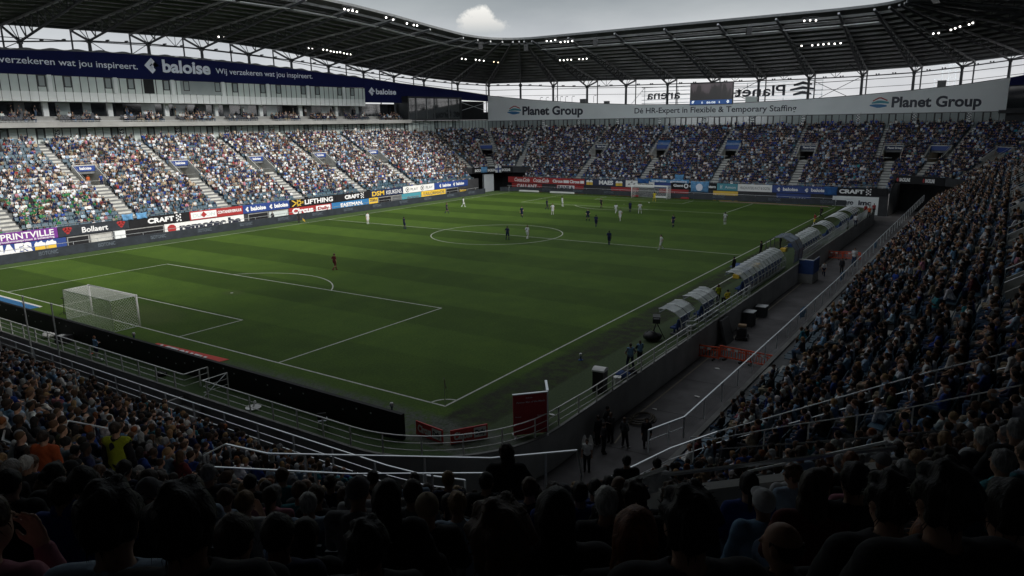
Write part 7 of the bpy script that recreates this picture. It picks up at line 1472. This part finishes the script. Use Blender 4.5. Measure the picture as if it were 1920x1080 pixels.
# ---- the far crowd as one mass: one figure per point
def points_object(name, mats_key, rows, attrs, coll, label, cat):
    me = bpy.data.meshes.new(name); me.from_pydata([r[:3] for r in rows], [], [])
    for an, ty, vals in attrs:
        at = me.attributes.new(an, ty, 'POINT'); at.data.foreach_set({'FLOAT_COLOR': 'color', 'FLOAT_VECTOR': 'vector', 'INT': 'value', 'FLOAT': 'value'}[ty], np.array(vals, dtype=np.int32 if ty == 'INT' else np.float32).ravel())
    o = bpy.data.objects.new(name, me); COL.objects.link(o); setp(o, label, cat, kind='stuff')
    ng = bpy.data.node_groups.new(name+'_scatter', 'GeometryNodeTree'); ng.interface.new_socket('Geometry', in_out='INPUT', socket_type='NodeSocketGeometry'); ng.interface.new_socket('Geometry', in_out='OUTPUT', socket_type='NodeSocketGeometry')
    N, L = ng.nodes, ng.links; gi, go = N.new('NodeGroupInput'), N.new('NodeGroupOutput'); mp_ = N.new('GeometryNodeMeshToPoints'); ins = N.new('GeometryNodeInstanceOnPoints'); ci = N.new('GeometryNodeCollectionInfo')
    ci.inputs['Collection'].default_value = coll; ci.inputs['Separate Children'].default_value = True; ci.inputs['Reset Children'].default_value = True
    def attr(nm, ty): q = N.new('GeometryNodeInputNamedAttribute'); q.data_type = ty; q.inputs['Name'].default_value = nm; return q.outputs['Attribute']
    L.new(gi.outputs[0], mp_.inputs['Mesh']); L.new(mp_.outputs[0], ins.inputs['Points']); L.new(ci.outputs[0], ins.inputs['Instance']); ins.inputs['Pick Instance'].default_value = True
    L.new(attr('idx', 'INT'), ins.inputs['Instance Index']); er = N.new('FunctionNodeEulerToRotation'); L.new(attr('rot', 'FLOAT_VECTOR'), er.inputs[0]); L.new(er.outputs[0], ins.inputs['Rotation']); L.new(attr('scl', 'FLOAT'), ins.inputs['Scale'])
    L.new(ins.outputs[0], go.inputs[0]); md = o.modifiers.new('scatter', 'NODES'); md.node_group = ng; return o
tcol = bpy.data.collections.new('crowd_figures')
for k_, (pz, hk) in enumerate((('lap', 'short'), ('lap_left', 'long'), ('lap_right', 'short'), ('knees', 'short'), ('cross', 'cap'), ('chin', 'messy'), ('wide', 'bald'), ('slim', 'tail'), ('stand', 'short'))):
    ps = pose(pz); hh = .034; parts = []
    v, F_, _ = ps.body(hh, False); parts.append((v, F_, 0)); v, F_ = ps.shirt(hh, 'long' if k_ % 3 == 0 else 'short', puff=.018); parts.append((v, F_, 1)); v, F_ = ps.trousers(hh, 1.); parts.append((v, F_, 2)); v, F_, _ = hairmesh(hk, k_, .024); M3 = A_(Matrix.Rotation(ps.tw+ps.yaw, 3, 'Z') @ Matrix.Rotation(-ps.nod, 3, 'X')); parts.append((v@M3.T+ps.hd, F_, 3))
    V, FF, MI = [], [], []; b_ = 0
    for v, F_, mi in parts: V += v.tolist(); FF += (F_+b_).tolist(); MI += [mi]*len(F_); b_ += len(v)
    me = bpy.data.meshes.new(f'figure_{k_}'); me.from_pydata(V, [], FF)
    for a in ('c_skin', 'c_shirt', 'c_leg', 'c_hair'): me.materials.append(K[a])
    me.polygons.foreach_set('material_index', MI); me.polygons.foreach_set('use_smooth', [True]*len(FF)); tcol.objects.link(bpy.data.objects.new(f'figure_{k_}', me))
def jit(c): k = rng.uniform(.75, 1.3); return [c[0]*k*rng.uniform(.92, 1.08), c[1]*k, c[2]*k*rng.uniform(.92, 1.08), 1]
legs = ['denim', 'denim', 'black', 'navy', 'beige', 'grey', 'denim', 'brown']
points_object('crowd', None, crowd, [('idx', 'INT', [c[5] for c in crowd]), ('rot', 'FLOAT_VECTOR', [[0, 0, c[3]] for c in crowd]), ('scl', 'FLOAT', [c[4] for c in crowd]), ('c_shirt', 'FLOAT_COLOR', [jit(CLOTH[c[6]]) for c in crowd]), ('c_hair', 'FLOAT_COLOR', [jit(HAIRS.get(c[7], HAIRS['brown'])) for c in crowd]), ('c_skin', 'FLOAT_COLOR', [jit(SKINS[c[8]]) for c in crowd]), ('c_leg', 'FLOAT_COLOR', [jit(CLOTH[legs[rng.integers(8)]]) for c in crowd])], tcol, 'thousands of spectators filling the rows of the main, far and right stands', 'crowd')
# ---- seats: the nearest empty ones are objects, the rest one mass
def seat_mb():
    q = MB(); q.hexa([(-.21, -.16, .40), (.21, -.16, .40), (.21, .26, .42), (-.21, .26, .42), (-.21, -.16, .445), (.21, -.16, .445), (.21, .26, .465), (-.21, .26, .465)])
    return q
def back_mb():
    q = MB(); q.hexa([(-.21, -.19, .47), (.21, -.19, .47), (.21, -.15, .47), (-.21, -.15, .47), (-.20, -.30, .86), (.20, -.30, .86), (.20, -.265, .86), (-.20, -.265, .86)]); return q
def leg_mb(): q = MB(); q.bar((0, -.15, .0), (0, -.1, .40), .05, .05); q.box(-.16, .16, -.13, -.07, .36, .40); return q
sm_, bm_, lm_ = seat_mb().mesh('seat', K['seatblue']), back_mb().mesh('backrest', K['seatblue']), leg_mb().mesh('support', K['steel2'])
empt = [s_ for s_ in seat_pts if not s_[6] and s_[7] > 6.5 and s_[7] < 75 and s_[0] in ('R', 'RN', 'N')][:120]; es = set(id(s_) for s_ in empt); cnt_ = {}
for s_ in empt:
    k_ = (s_[0], s_[1]); cnt_[k_] = cnt_.get(k_, 0)+1
    o = thing('stadium_seat', f'empty pale blue seat, {ORDR[s_[1]]} row of the {BLK[s_[0]]}', 'seat', s_[2:5], s_[5], f'empty pale blue seats, {ORDR[s_[1]]} row of the {BLK[s_[0]]}'); put('seat', sm_, o); put('backrest', bm_, o); put('support', lm_, o)
scol = bpy.data.collections.new('seat_shapes'); q = seat_mb(); b_ = back_mb(); q.add(b_.v, b_.f); q.add(leg_mb().v, leg_mb().f); scol.objects.link(bpy.data.objects.new('seat_shape', q.mesh('seat_shape', K['c_seat'])))
rest = [s_ for s_ in seat_pts if id(s_) not in es]
def seatcol(s_):
    if s_[0] == 'BAL': return (.03, .035, .05, 1)
    if s_[0] == 'L' and 9 <= s_[1] <= 14 and s_[3] < 25 and (int(s_[3]*1.3)+s_[1]) % 3: return (.60, .60, .58, 1)
    return (.040, .085, .120, 1)
points_object('seating', None, [s_[2:5] for s_ in rest], [('idx', 'INT', [0]*len(rest)), ('rot', 'FLOAT_VECTOR', [[0, 0, s_[5]] for s_ in rest]), ('scl', 'FLOAT', [1.]*len(rest)), ('c_seat', 'FLOAT_COLOR', [seatcol(s_) for s_ in rest])], scol, 'rows of pale blue plastic seats under and between the spectators', 'seating')
